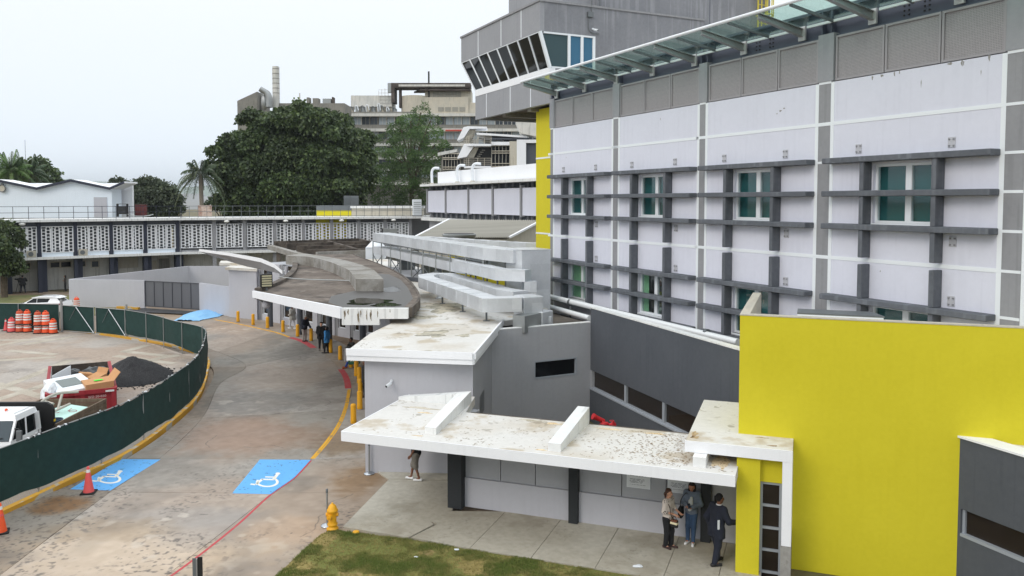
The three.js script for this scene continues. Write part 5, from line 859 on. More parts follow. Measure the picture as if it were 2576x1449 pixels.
// ---------- orange drums and cones ----------
{
  const make = (label, body, pos) => {
    const d = thing('traffic_drum', label, 'drum', pos, 0, 'orange traffic drums');
    add(d, 'body', lathe([[0, 0.02], [0.29, 0.02], [0.29, 0.1], [0.275, 0.12], [0.262, 0.3], [0.255, 0.32], [0.248, 0.55], [0.24, 0.57], [0.232, 0.78], [0.222, 0.8], [0.21, 0.93], [0.17, 0.97], [0, 0.98]], 20), body);
    for (const [y, r] of [[0.32, 0.262], [0.5, 0.256], [0.68, 0.247], [0.82, 0.236]].slice(0, 3)) add(d, 'reflective_band', lathe([[r, y], [r + 0.003, y + 0.0], [r - 0.004, y + 0.1], [r - 0.008, y + 0.1]], 20), M.reflect);
    add(d, 'base', lathe([[0.29, 0], [0.34, 0], [0.34, 0.05], [0.29, 0.06]], 20), M.rubber); add(d, 'handle', tube([[-0.1, 0.96, 0], [-0.08, 1.05, 0], [0.08, 1.05, 0], [0.1, 0.96, 0]], 0.025, 6, 12), body);
    return d;
  };
  const spots = [[30, 835, 0, M.pink, 'short faded pink drum at the left end beside the cone'], [51, 835, 1, M.orangeOld, 'weathered drum', 'left stack beside the pink drum'], [70, 835, 1, M.orange, 'orange drum', 'second stack from the left'], [96, 838.6, 1, M.orangeOld, 'grimy red drum', 'third stack, standing apart in the middle'], [116, 838, 1, M.orange, 'bright orange drum', 'tall stack next to the single right drum'], [134, 838.6, 0, M.orange, 'single clean orange drum at the right end of the row']];
  const xz = [[-36.37,-58.57], [-35.77,-58.57], [-35.22,-58.57], [-34.09,-57.94], [-33.58,-58.04], [-33,-57.94]];
  spots.forEach(([u, v, st, m, l, w], i) => { const p = [xz[i][0], 0, xz[i][1]]; if (!st) make(l, m, p); else { make(l + ' at the bottom of the ' + w, m, p); make(l + ' on top of the ' + w, m, [p[0], 0.56, p[2]]); } });
  const q = [-38.42, -71.2]; make('lone orange drum against the light grey yard wall', M.orange, [q[0], 0, q[1]]);
}
{
  const cone = (label, pos, col, turn) => { const c = thing('traffic_cone', label, 'cone', pos, turn, 'traffic cones'); add(c, 'cone_body', lathe([[0.17, 0.04], [0.165, 0.06], [0.09, 0.5], [0.045, 0.83], [0.03, 0.87], [0, 0.875]], 24), col); add(c, 'reflective_collar', lathe([[0.062 + 0.008, 0.64], [0.048 + 0.006, 0.78]], 24), M.reflect); add(c, 'reflective_collar', lathe([[0.093 + 0.004, 0.5], [0.083 + 0.003, 0.57]], 24), M.pink); add(c, 'base', rbox(-0.22, 0.22, 0, 0.045, -0.22, 0.22, 0.02), M.rubber); return c; };
  const a = [-13.8,-25.99], b = [-14.67,-22.81], d = [-37.14,-59.12];
  cone('faded red traffic cone standing on the blue wheelchair pad', [a[0], 0.004, a[1]], M.pink, 0.2); cone('bright orange traffic cone cut by the left edge of the picture', [b[0], 0, b[1]], M.orange, 0.5); cone('pink traffic cone left of the row of drums', [d[0], 0, d[1]], M.pink, 0);
}
// ---------- red skip and its load ----------
{
  const FL = [-19.48,-33.59], FR = [-17.22,-34.82], L = Math.hypot(FR[0] - FL[0], FR[1] - FL[1]), turn = Math.atan2(-(FR[1] - FL[1]) / L, (FR[0] - FL[0]) / L);
  const Dp = 6.6, h = 1.42, w = L;
  const loc = (x, z, y = 0) => [FL[0] + Math.cos(turn) * x + Math.sin(turn) * z, y, FL[1] - Math.sin(turn) * x + Math.cos(turn) * z];
  const s = thing('skip', 'open red steel skip heaped with rubbish inside the fence', 'skip', [FL[0], 0, FL[1]], turn);
  add(s, 'front_wall', box(0, w, 0.12, h, -0.06, 0), M.red); add(s, 'side_wall', box(0, 0.06, 0.12, h, -Dp, -0.06), M.red, 'side wall with pale worn paint'); add(s, 'side_wall', box(w - 0.06, w, 0.12, h, -Dp, -0.06), M.red); add(s, 'back_wall', box(0.06, w - 0.06, 0.12, h, -Dp, -Dp + 0.06), M.rust, 'rust-blackened back wall'); add(s, 'floor', box(0.06, w - 0.06, 0.12, 0.2, -Dp + 0.06, -0.06), M.rust);
  add(s, 'liner', box(0.06, 0.075, 0.2, h - 0.03, -Dp + 0.06, -0.06), M.oldWhite); add(s, 'liner', join(box(w - 0.075, w - 0.06, 0.2, h - 0.03, -Dp + 0.06, -0.06)), M.rust);
  const r = []; r.push(box(-0.04, w + 0.04, h - 0.16, h + 0.02, 0.001, 0.1)); for (const x of [0.02, w * 0.5, w - 0.1]) r.push(box(x - 0.05, x + 0.12, 0.15, h - 0.16, 0.001, 0.09)); r.push(box(-0.04, w + 0.04, 0.1, 0.24, 0.001, 0.1), box(w, w + 0.08, h - 0.1, h + 0.02, -Dp, 0), box(-0.08, 0, h - 0.1, h + 0.02, -Dp, 0)); for (let k = 0; k < 7; k++) r.push(box(w, w + 0.07, 0.2, h - 0.1, -0.5 - k * 0.95, -0.4 - k * 0.95)); add(s, 'ribs', join(r), M.red);
  for (const x of [0.02, w - 0.38]) add(s, 'reflector', box(x, x + 0.34, h - 0.13, h - 0.05, 0.1, 0.108), M.reflect);
  const cv = document.createElement('canvas'); cv.width = 512; cv.height = 96; const c2 = cv.getContext('2d'); c2.fillStyle = '#96222c'; c2.fillRect(0, 0, 512, 96); c2.fillStyle = '#cdb9b6'; c2.font = 'bold 76px sans-serif'; c2.textAlign = 'center'; c2.textBaseline = 'middle'; c2.fillText('WO-20-030', 256, 50);
  const ct = new THREE.CanvasTexture(cv); ct.colorSpace = THREE.SRGBColorSpace; const cm = std({ map: ct, roughness: 0.7 }); cm.userData.keep = true;
  const pg = new THREE.PlaneGeometry(0.92, 0.17); pg.translate(w * 0.73, h - 0.3, 0.012); add(s, 'stencil_number', pg, cm);
  // load
  const load = (name, label, cat, x, z, y, t = 0) => thing(name, label, cat, loc(x, z, y + 0.24), turn + t);
  const fr = load('discarded_cabinet', 'white discarded cabinet with a dark glass panel lying in the skip', 'cabinet', 0.95, -1.55, 0.75, 0.25);
  fr.rotation.x = 0.1; add(fr, 'case', rbox(-0.85, 0.7, 0, 0.55, -1.2, 1.15, 0.04), M.frameWhite); add(fr, 'glass_panel', box(-0.5, 0.32, 0.55, 0.57, -0.65, 0.55), new THREE.MeshPhysicalMaterial({ color: 0x55615f, roughness: 0.1 })); add(fr, 'side_panel', box(0.7, 0.72, 0.02, 0.5, -1.15, 1.1), M.wood);
  const crumple = (r, sx, sy, sz, seed, k = 0.3) => { const g = new THREE.IcosahedronGeometry(r, 4), p = g.attributes.position, no = new ImprovedNoise(); for (let i = 0; i < p.count; i++) { const x = p.getX(i), y = p.getY(i), z = p.getZ(i), q = 1 + k * no.noise(x / r * 1.6 + seed, y / r * 1.6, z / r * 1.6) + k * 0.5 * no.noise(x / r * 4 + seed, y / r * 4, z / r * 4); p.setXYZ(i, x * q * sx, y * q * sy, z * q * sz); } g.computeVertexNormals(); return g; };
  const ps = load('plastic_sheet', 'white plastic sheeting hanging over the left side of the skip', 'plastic sheet', 0.1, -0.9, 1.0); add(ps, 'sheet', crumple(0.6, 0.55, 0.75, 1.1, 3), new THREE.MeshPhysicalMaterial({ color: 0xdadfe3, roughness: 0.35 }));
  const bagM = new THREE.MeshPhysicalMaterial({ color: 0x24272b, roughness: 0.32 });
  const b1 = load('rubbish_bag', 'large black rubbish bag at the back right of the skip', 'rubbish bag', 1.85, -4.5, 0.9); add(b1, 'bag', crumple(0.62, 1.0, 0.75, 1.1, 7), bagM); const b2 = load('rubbish_bag', 'black rubbish bag at the back left of the skip behind the white board', 'rubbish bag', 0.9, -4.9, 0.85); add(b2, 'bag', crumple(0.55, 1.0, 0.7, 1, 17), bagM);
  const b3 = load('rubbish_bag', 'black rubbish bag in the middle of the skip behind the cabinet', 'rubbish bag', 1.55, -3.6, 0.85); add(b3, 'bag', crumple(0.45, 1.1, 0.7, 1, 27), bagM);
  const wb = load('white_board', 'torn white board standing at the back left of the skip', 'board', 0.5, -3.8, 0.8, 0.4); add(wb, 'board', join(prism([[-0.4, -0.02], [0.42, -0.02], [0.42, 0.02], [-0.4, 0.02]], 0, (x) => (x > 0 ? 0.8 : 0.45))), M.frameWhite);
  const carton = (label, x, z, y, a, sx, sy, sz, t, flap = true) => { const c = load('cardboard_box', label, 'box', x, z, y, t); c.rotation.z = a; add(c, 'case', box(-sx / 2, sx / 2, 0, sy, -sz / 2, sz / 2), M.card); if (flap) { const f = box(0, 0.02, 0, sx * 0.4, -sz / 2, sz / 2); f.rotateZ(-0.7); f.translate(sx / 2, sy, 0); add(c, 'flap', f, M.card); } return c; };
  carton('big bulging brown carton at the front right of the skip with a green tag', 1.95, -0.85, 0.65, 0.05, 1.1, 0.75, 1.2, 0.15); carton('crushed brown carton leaning behind the tagged one', 2.05, -2.5, 0.75, 0.3, 0.6, 0.6, 0.7, 0.6); carton('small brown carton between the black bags', 1.45, -2.9, 1.0, -0.2, 0.5, 0.4, 0.5, 0.3, false);
  const tg = load('paper_tag', 'bright green paper tag on the big brown carton', 'tag', 1.95, -0.75, 1.43, 0.2); add(tg, 'paper', box(-0.17, 0.17, 0, 0.012, -0.11, 0.11), std({ color: 0x4fe23a, roughness: 0.8 }));
}
// ---------- heap of black gravel ----------
{
  const g0 = [-19.84,-43.28], g = new THREE.PlaneGeometry(8, 11, 60, 60).rotateX(-Math.PI / 2), p = g.attributes.position, no = new ImprovedNoise();
  for (let i = 0; i < p.count; i++) { const x = p.getX(i), z = p.getZ(i), r = Math.hypot(x / 2.0, z / 2.7), n = no.noise(x * 0.9, z * 0.9, 2) * 0.14 + no.noise(x * 5, z * 5, 5) * 0.05 + no.noise(x * 13, z * 13, 9) * 0.04; let y = 1.12 * Math.max(0, 1 - Math.pow(r, 1.35)) * (1 + n * 1.2) + n * 0.3 * (r < 1 ? 1 : 0); p.setY(i, r > 1.0 ? -0.03 : y); }
  { const ix = g.index.array, keep = []; for (let i = 0; i < ix.length; i += 3) { const ok = [0, 1, 2].some((c) => Math.hypot(p.getX(ix[i + c]) / 2.0, p.getZ(ix[i + c]) / 2.7) < 1.0); if (ok) keep.push(ix[i], ix[i + 1], ix[i + 2]); } g.setIndex(keep); }
  g.computeVertexNormals(); g.rotateY(0.45); g.translate(g0[0] - 0.7, 0.0, g0[1] - 0.3); const gh = thing('gravel_heap', 'conical heap of black gravel between the skip and the fence', 'gravel heap'); add(gh, 'heap', g, M.gravel);
  const st = [], hx = g0[0] - 0.7, hz = g0[1] - 0.3; for (let k = 0; k < 420; k++) { const a = rr(0, 6.28), r = 0.85 + 0.45 * Math.pow(rnd(), 2), s = rr(0.02, 0.06), b = new THREE.IcosahedronGeometry(s, 0); b.scale(1, 0.7, rr(0.7, 1.3)); const x = Math.cos(a) * r * 2.0, z = Math.sin(a) * r * 2.7; b.translate(hx + x * Math.cos(0.45) + z * Math.sin(0.45), s * 0.4 + 0.01 + (r < 1 ? 0.14 * (1 - r) * 6 : 0), hz - x * Math.sin(0.45) + z * Math.cos(0.45)); st.push(b); }
  add(gh, 'loose_stones', join(st), M.gravel).userData.kind = 'stuff';
}
// ---------- white lorry with a loaded bed ----------
{
  const bx = [-19.2, -16.55], hz = -29.1;
  const t = thing('flatbed_lorry', 'white lorry with black headboard and wooden sided bed behind the fence', 'lorry', [(bx[0] + bx[1]) / 2, 0, hz], 0.02), W = 1.32;
  const cw = M.carWhite;
  // cab: lower body, tapered upper body, front toward +z
  const cab = (z0, z1, y0, y1, w0, w1, f0, f1) => { // prism with tapering top; f = forward lean
    const V = [[-w0, y0, z0], [w0, y0, z0], [w0, y0, z1], [-w0, y0, z1], [-w1, y1, z0 + f0], [w1, y1, z0 + f0], [w1, y1, z1 - f1], [-w1, y1, z1 - f1]], I = [[0, 1, 2, 3], [4, 7, 6, 5], [0, 4, 5, 1], [1, 5, 6, 2], [2, 6, 7, 3], [3, 7, 4, 0]];
    return join(I.map(([a, b, c, d]) => quad(V[a], V[b], V[c], V[d])));
  };
  add(t, 'cab_body', join(cab(0.55, 2.35, 0.5, 1.32, 1.05, 1.05, 0, 0), cab(0.55, 2.35, 1.32, 1.44, 1.05, 1.03, 0, 0.03)), cw);
  add(t, 'cab_roof', join(cab(0.58, 1.9, 2.02, 2.2, 0.97, 0.9, 0.02, 0.08), rbox(-0.75, 0.75, 2.18, 2.24, 0.7, 1.6, 0.03, 2)), cw);
  for (const s of [-1, 1]) { for (const [z0, z1, w, h] of [[2.28, 1.86, 0.07, 0.09], [0.66, 0.66, 0.09, 0.2], [1.36, 1.3, 0.05, 0.06]]) add(t, 'cab_pillar', beam([s * 1.0, 1.42, z0], [s * 0.94, 2.05, z1], w, h), cw); add(t, 'side_window', join(quad([s * 1.0, 1.42, 0.76], [s * 1.0, 1.42, 2.24], [s * 0.93, 2.04, 1.84], [s * 0.945, 2.04, 0.76])), (() => { const m = M.pane.clone(); m.side = THREE.DoubleSide; return m; })()); add(t, 'door_handle', box(s * 1.05 - 0.02, s * 1.05 + 0.02, 1.2, 1.24, 0.8, 0.96), M.black); add(t, 'headlight', ball(s * 0.8, 0.8, 2.36, 0.14, 0.1, 0.04), M.reflect);
    const m = sub(t, 'wing_mirror'); add(m, 'mirror_arm', tube([[s * 0.98, 1.8, 2.02], [s * 1.25, 1.82, 2.2], [s * 1.25, 1.35, 2.2], [s * 1.02, 1.3, 2.2]], 0.018, 6, 20), M.black); add(m, 'mirror_head', rbox(s * 1.25 - 0.1, s * 1.25 + 0.1, 1.42, 1.8, 2.16, 2.24, 0.03), M.steelDark); }
  for (const s of [-1, 1]) { for (const [z0, z1, y0, y1] of [[0.7, 0.715, 0.6, 1.4], [1.9, 1.915, 0.6, 1.4], [0.715, 1.9, 0.6, 0.615]]) add(t, 'door_seam', box(s * 1.05 - 0.004, s * 1.05 + 0.004, y0, y1, z0, z1), M.black); add(t, 'roof_rib', box(s * 0.35 - 0.015, s * 0.35 + 0.015, 2.235, 2.25, 0.8, 1.5), cw); }
  add(t, 'windscreen', quad([-0.96, 1.46, 2.34], [0.96, 1.46, 2.34], [0.88, 2.04, 1.9], [-0.88, 2.04, 1.9]), new THREE.MeshPhysicalMaterial({ color: 0x39444a, roughness: 0.05 }));
  add(t, 'wiper', beam([0.1, 1.47, 2.38], [0.75, 1.56, 2.3], 0.02, 0.02), M.black); add(t, 'bumper', rbox(-1.1, 1.1, 0.35, 0.6, 2.3, 2.5, 0.05), M.steelDark); add(t, 'beacon', ball(0.3, 2.27, 1.3, 0.05, 0.05, 0.05), M.orange);
  // headboard with cut corner
  const hb = new THREE.Shape(); hb.moveTo(-W, 0.7); hb.lineTo(W, 0.7); hb.lineTo(W, 2.0); hb.lineTo(W - 0.08, 2.16); hb.lineTo(W - 0.25, 2.26); hb.lineTo(-W, 2.26); hb.closePath();
  const hg = new THREE.ExtrudeGeometry(hb, { depth: 0.12, bevelEnabled: false }); hg.translate(0, 0, 0.1); add(t, 'headboard', hg, M.black);
  add(t, 'marker_lamp', box(W, W + 0.02, 1.55, 1.63, 0.1, 0.2), plain(0xd8b820, 0.4));
  add(t, 'bed_floor', box(-W, W, 0.82, 0.92, -3.7, 0.08), M.wood); for (const x of [-W, W - 0.06]) for (let k = 0; k < 3; k++) add(t, 'plank', box(x, x + 0.06, 0.93 + k * 0.17, 1.08 + k * 0.17, -3.7, 0.06), M.wood); for (let k = 0; k < 3; k++) add(t, 'plank', box(-W, W, 0.93 + k * 0.17, 1.08 + k * 0.17, -3.77, -3.71), M.wood);
  add(t, 'chassis', box(-0.5, 0.5, 0.45, 0.8, -3.6, 1.6), M.black);
  for (const [x, z] of [[-0.9, 1.6], [0.9, 1.6], [-0.95, -2.4], [0.95, -2.4]]) { const w = sub(t, 'wheel'); add(w, 'tyre', new THREE.TorusGeometry(0.31, 0.13, 10, 24).rotateY(Math.PI / 2).translate(x, 0.44, z), M.rubber); add(w, 'rim', new THREE.CylinderGeometry(0.2, 0.2, 0.16, 16).rotateZ(Math.PI / 2).translate(x, 0.44, z), M.steel); }
  const P = (x, y, z) => [(bx[0] + bx[1]) / 2 + x, y, hz + z];
  const bd = thing('door_panel', 'pale green board with faint red scrawl lying on the lorry bed', 'board', P(0.05, 1.22, -1.6), -0.2); bd.rotation.x = -0.02; bd.rotation.z = -0.08; add(bd, 'board', box(-0.55, 0.85, 0, 0.05, -1.75, 1.1), plain(0xbfe3da, 0.6)); const sq = std({ color: 0xb05a60, roughness: 0.8 }); add(bd, 'scrawl', join(new THREE.TorusGeometry(0.14, 0.012, 4, 24).rotateX(Math.PI / 2).translate(0.3, 0.055, -1.0), new THREE.TorusGeometry(0.12, 0.012, 4, 24, 4).rotateX(Math.PI / 2).translate(-0.1, 0.055, -0.6), beam([0.0, 0.055, -1.3], [0.15, 0.055, -0.9], 0.02, 0.008)), sq);
  const bd2 = thing('door_panel', 'second pale board beneath the scrawled one on the lorry bed', 'board', P(0.55, 1.14, -0.95), 0.25); bd2.rotation.z = -0.12; add(bd2, 'board', box(-0.6, 0.6, 0, 0.05, -1.0, 0.95), plain(0xcfe9e4, 0.6));
  const pf = thing('pipe_frame', 'bent white pipe frame lying across the lorry load', 'pipe', P(-0.3, 1.22, -1.6)); add(pf, 'pipe', join(tube([[-1.1, 0.1, 1.1], [-0.1, 0.25, 0.3], [0.05, 0.6, -0.4], [0.3, 0.72, -0.9], [0.95, 0.72, -1.2]], 0.055, 8, 40), rod([0.45, 0.68, -0.9], [0.5, 0.2, -0.5], 0.05), rod([0.75, 0.3, -0.9], [0.35, 0.1, 0.6], 0.05), rod([-0.5, 0.35, -1.2], [0.1, 0.3, -0.9], 0.045)), plain(0xb6b2a8, 0.7));
  const bk = thing('plastic_tub', 'dark blue tub on the near side of the lorry bed', 'tub', P(0.75, 0.93, -0.9)); add(bk, 'tub', lathe([[0, 0], [0.22, 0], [0.27, 0.4], [0.25, 0.4], [0.2, 0.03]], 16), plain(0x24384e, 0.5)); add(bk, 'rim', new THREE.TorusGeometry(0.265, 0.02, 6, 20).rotateX(Math.PI / 2).translate(0, 0.4, 0), plain(0x24384e, 0.5));
}
// ---------- white car ----------
{
  const c = thing('parked_car', 'white hatchback with dark windows parked behind the fence gate', 'car', [-39.38, 0, -67.5], 0.08), m = M.carWhite;
  // side profile, nose at -x
  const prof = (pts, w, bev) => { const s = new THREE.Shape(); pts.forEach(([x, y], i) => (i ? s.lineTo(x, y) : s.moveTo(x, y))); s.closePath(); const g = new THREE.ExtrudeGeometry(s, { depth: w - bev * 2, bevelEnabled: true, bevelSize: bev, bevelThickness: bev, bevelSegments: 3 }); g.translate(0, 0, -w / 2 + bev); return g; };
  add(c, 'body', prof([[-2.1, 0.4], [-2.15, 0.7], [-1.9, 0.86], [-1.0, 1.0], [0.2, 1.03], [1.5, 1.08], [2.02, 1.06], [2.14, 0.75], [2.08, 0.4], [-2.1, 0.4]], 1.76, 0.08), m);
  const gh = (y0, y1, w0, w1, xs0, xs1) => { const V = [[xs0[0], y0, w0], [xs0[1], y0, w0], [xs1[1], y1, w1], [xs1[0], y1, w1], [xs0[0], y0, -w0], [xs0[1], y0, -w0], [xs1[1], y1, -w1], [xs1[0], y1, -w1]]; return join(quad(V[0], V[1], V[2], V[3]), quad(V[5], V[4], V[7], V[6]), quad(V[1], V[5], V[6], V[2]), quad(V[4], V[0], V[3], V[7]), quad(V[3], V[2], V[6], V[7])); };
  add(c, 'cabin', gh(1.0, 1.5, 0.8, 0.62, [-1.15, 1.95], [-0.3, 1.5]), m);
  add(c, 'roof', prof([[-0.42, 1.5], [0.1, 1.57], [0.8, 1.58], [1.4, 1.53], [1.75, 1.46], [1.4, 1.48], [-0.3, 1.47]], 1.34, 0.05), m);
  for (const s of [-1, 1]) { const z = (y) => s * (lerp(0.8, 0.62, (y - 1) / 0.5) + 0.012); add(c, 'side_window', join(quad([-0.92, 1.05, z(1.05)], [-0.02, 1.05, z(1.05)], [-0.02, 1.44, z(1.44)], [-0.3, 1.44, z(1.44)]), quad([0.02, 1.05, z(1.05)], [0.85, 1.1, z(1.1)], [1.02, 1.42, z(1.42)], [0.02, 1.44, z(1.44)])), (() => { const q = M.pane.clone(); q.side = THREE.DoubleSide; return q; })()); add(c, 'tail_lamp', box(1.75, 2.12, 0.9, 1.02, s * 0.84 - 0.06, s * 0.84 + 0.06), M.red); add(c, 'wing_mirror', ball(-0.72, 1.08, s * 0.98, 0.09, 0.07, 0.1), m); }
  const dm = M.pane.clone(); dm.side = THREE.DoubleSide;
  add(c, 'rear_window', quad([1.9, 1.07, -0.66], [1.9, 1.07, 0.66], [1.555, 1.44, 0.56], [1.555, 1.44, -0.56]), dm); add(c, 'windscreen', quad([-1.12, 1.03, -0.7], [-1.12, 1.03, 0.7], [-0.36, 1.47, 0.58], [-0.36, 1.47, -0.58]), dm);
  for (const x of [-1.35, 1.3]) for (const s of [-1, 1]) { const w = sub(c, 'wheel'); add(w, 'tyre', new THREE.TorusGeometry(0.26, 0.09, 8, 22).translate(x, 0.34, s * 0.82), M.rubber); add(w, 'rim', new THREE.CylinderGeometry(0.2, 0.2, 0.1, 16).rotateX(Math.PI / 2).translate(x, 0.34, s * 0.84), M.steel); }
}
// ---------- yard walls, sliding gate, tarp ----------
{
  const a = [-39.92,-72.84], b = [-32.8,-72.02], c = [-26.99,-69.66], d = [-23.32,-66.52], e = [-35.04, -87.7], f = [-30.57, -87.7], h = 2.45;
  single('yard_wall', 'light grey rendered yard wall left of the dark sliding gate', 'wall', wall(a, b, -0.1, h, 0.22), M.softgrey);
  single('yard_wall', 'light grey rendered wall right of the dark sliding gate', 'wall', wall(c, d, -0.1, h, 0.22), M.softgrey);
  single('yard_wall', 'far grey wall of the yard, seen over the nearer walls', 'wall', join(wall([a[0] + 0.0, a[1] - 0.23], e, -0.1, h + 0.004, 0.22), wall([e[0], e[1]], f, -0.1, h, 0.22)), M.softgrey);
  const L = Math.hypot(c[0] - b[0], c[1] - b[1]), turn = Math.atan2(-(c[1] - b[1]) / L, (c[0] - b[0]) / L), g = thing('sliding_gate', 'dark grey sheet metal sliding gate between the light grey walls', 'gate', [b[0], 0, b[1]], turn), G = plain(0x62646a, 0.6), gd = plain(0x4c4e54, 0.6);
  for (let k = 0; k < 6; k++) add(g, 'panel', box(k * L / 6 + 0.03, (k + 1) * L / 6 - 0.03, 0.2, 2.35, -0.15, -0.13), G);
  for (let k = 0; k <= 6; k++) add(g, 'upright', box(k * L / 6 - 0.03, k * L / 6 + 0.03, 0.1, 2.4, -0.13, -0.08), gd);
  add(g, 'rail', join(box(0, L, 2.35, 2.42, -0.16, -0.079), box(0, L, 0.1, 0.2, -0.16, -0.081)), gd);
  struct('asphalt_apron', 'dark asphalt apron in front of the sliding gate', prism([[-32.67,-71.75], [-26.93,-69.41], [-26.3,-67.69], [-27.4,-67.93], [-30.06,-68.66], [-32.15,-69.16], [-34.17,-71.48]], 0.0, 0.006), M.asphalt);
  struct('verge', 'green verge by the parked car and yard wall', prism([[-62, -66], [-36, -66], [-33.36,-69.92], [-33.65,-72.02], [-40.37,-73.68], [-44, -82], [-62, -82]], -0.1, -0.02), std({ roughness: 1, map: concreteTex([104, 108, 62], [122, 112, 74], [78, 84, 46], 451, 256, 5) }));
  struct('kerb', 'short yellow kerb on the verge by the asphalt apron', beam([...[-34.98, 0.1, -71.5]], [-32.73, 0.1, -70.8], 0.25, 0.2), M.kerb);
  // tarp: crumpled sheet
  const q = [-25.65,-67.22], pl = new THREE.PlaneGeometry(3.2, 7, 30, 40).rotateX(-Math.PI / 2), p = pl.attributes.position, no = new ImprovedNoise();
  for (let i = 0; i < p.count; i++) { const x = p.getX(i), z = p.getZ(i), k = 1 - 0.35 * sst(0, 3.5, Math.abs(z)); p.setXYZ(i, x * k + 0.3 * no.noise(z * 0.5, 1, 2), 0.04 + 0.28 * Math.exp(-((x + 0.3) ** 2) * 0.8 - z * z * 0.09) + 0.07 * no.noise(x * 1.6, z * 0.8, 4) + 0.04 * no.noise(x * 5, z * 3, 8), z); }
  pl.computeVertexNormals(); pl.translate(q[0], 0, q[1]); const tm = M.tarp.clone(); tm.side = THREE.DoubleSide; single('tarpaulin', 'crumpled light blue tarpaulin lying on the drive near the gate', 'tarpaulin', pl, tm);
}

// ---------- two-storey gallery with pierced block screens ----------
const blockGeo = (() => { const s = new THREE.Shape([[-0.185, -0.185], [0.185, -0.185], [0.185, 0.185], [-0.185, 0.185]].map((p) => new THREE.Vector2(...p))); const h = new THREE.Path([[-0.13, -0.14], [-0.13, 0.14], [0.13, 0.14], [0.13, -0.14]].map((p) => new THREE.Vector2(...p))); s.holes.push(h); const g = new THREE.ExtrudeGeometry(s, { depth: 0.14, bevelEnabled: false }); return buv(clean(g)); })();
function gallery(label, A, B, cols, dark, limit) {
  const L = Math.hypot(B[0] - A[0], B[1] - A[1]), ux = (B[0] - A[0]) / L, uz = (B[1] - A[1]) / L, turn = Math.atan2(-uz, ux);
  const t = thing('gallery_building', label, 'building', [A[0], 0, A[1]], turn);
  const loc = (u) => { const a = (u - 1288) / 2040; return (A[0] + a * A[1]) / (-a * uz - ux) ; }; // distance along the front where image column u meets it
  const col = dark ? M.navy : M.pilaster, fl = 3.6, rf = 7.5;
  let count = 0; const rest = [];
  add(t, 'roof_slab', box(-1, L + 0.6, rf - 0.18, rf + 0.1, -4.5, 0.7), M.whiteDirty);
  add(t, 'floor_slab', box(-1, L, fl - 0.22, fl + 0.05, -4.5, 0.45), M.whiteDirty);
  add(t, 'rear_wall', box(-1, L, fl + 0.05, rf - 0.18, -4.5, -4.3), dark ? M.charcoal : M.pilaster);
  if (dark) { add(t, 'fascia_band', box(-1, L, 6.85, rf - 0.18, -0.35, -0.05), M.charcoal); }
  add(t, 'ground_wall', box(-1, L, -0.1, fl - 0.22, -2.6, -2.4), M.oldWhite);
  const xs = cols.map(([a, b]) => [loc(a), loc(b)]);
  xs.forEach(([a, b], i) => { add(t, 'pillar', box(a, b, dark ? -0.1 : -0.1, rf - 0.18, -0.45, 0.12), col); if (dark) add(t, 'pillar', box(b, b + 0.55, -0.1, fl - 0.22, -2.4, -0.46), M.navy); });
  for (let i = 0; i + 1 < xs.length; i++) {
    const x0 = xs[i][1] + 0.05, x1 = xs[i + 1][0] - 0.05, w = x1 - x0; if (w < 1) continue;
    const s = sub(t, 'block_screen'), y0 = 4.12, y1 = 6.78, n = Math.max(3, Math.round(w / 0.4)), dx = w / n, rows = 7, dy = (y1 - y0) / (rows + 0.5);
    add(s, 'frame', join(box(x0, x1, y0 - 0.06, y0, -0.2, 0.04), box(x0, x1, y1, y1 + 0.06, -0.2, 0.04), box(x0 - 0.049, x0, y0 - 0.06, y1 + 0.06, -0.2, 0.04), box(x1, x1 + 0.049, y0 - 0.06, y1 + 0.06, -0.2, 0.04), ...[1 / 3, 2 / 3].map((k) => box(lerp(x0, x1, k) - 0.045, lerp(x0, x1, k) + 0.045, y0, y1, -0.18, 0.035))), M.white);
    for (let c = 0; c < n; c++) for (let r = 0; r < rows; r++) {
      const x = x0 + (c + 0.5) * dx, y = y0 + (r + 0.5 + (c % 2) * 0.5) * dy, sc = [dx / 0.372, dy / 0.372, 1];
      if (count++ < limit) { const m = new THREE.Mesh(blockGeo, M.white); m.name = 'block'; m.position.set(x, y, -0.14); m.scale.set(...sc); m.castShadow = m.receiveShadow = true; s.add(m); }
      else { const g = blockGeo.clone(); g.scale(...sc); g.translate(x, y, -0.14); rest.push(g); }
    }
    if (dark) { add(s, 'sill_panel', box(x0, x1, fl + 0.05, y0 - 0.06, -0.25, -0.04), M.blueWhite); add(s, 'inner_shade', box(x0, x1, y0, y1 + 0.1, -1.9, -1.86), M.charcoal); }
    else add(s, 'sill_panel', box(x0, x1, fl + 0.05, fl + 0.25, -0.25, -0.04), M.pilaster);
  }
  if (rest.length) { const o = add(t, 'far_blocks', join(rest), M.white); o.userData.kind = 'stuff'; }
  return { t, L, at: (x, z, y = 0) => [A[0] + ux * x - uz * z, y, A[1] + uz * x + ux * z], loc, turn, fl, rf };
}
const GA = [-51.8, -83], GB = [-38.2, -93.5], GC = [-30.4, -96.4], GD = [-7.4, -104.5];
const g1 = gallery('dark pillared gallery with white pierced block screens at the far left', GA, GB, [[2, 12], [92, 102], [184, 193], [274, 283], [360, 369], [441, 450]], true, 296);
const g2 = gallery('grey pillared gallery with white pierced block screens in the middle', GB, [-30.2, -96.5], [[451, 454], [533, 543], [610, 619]], false, 300);
const g3 = gallery('long grey pillared gallery with pierced block screens behind the canopy', [-30.2, -96.5], GD, [[620, 621], [686, 695], [759, 767], [830, 838], [898, 906], [964, 973], [1028, 1036]], false, 300);
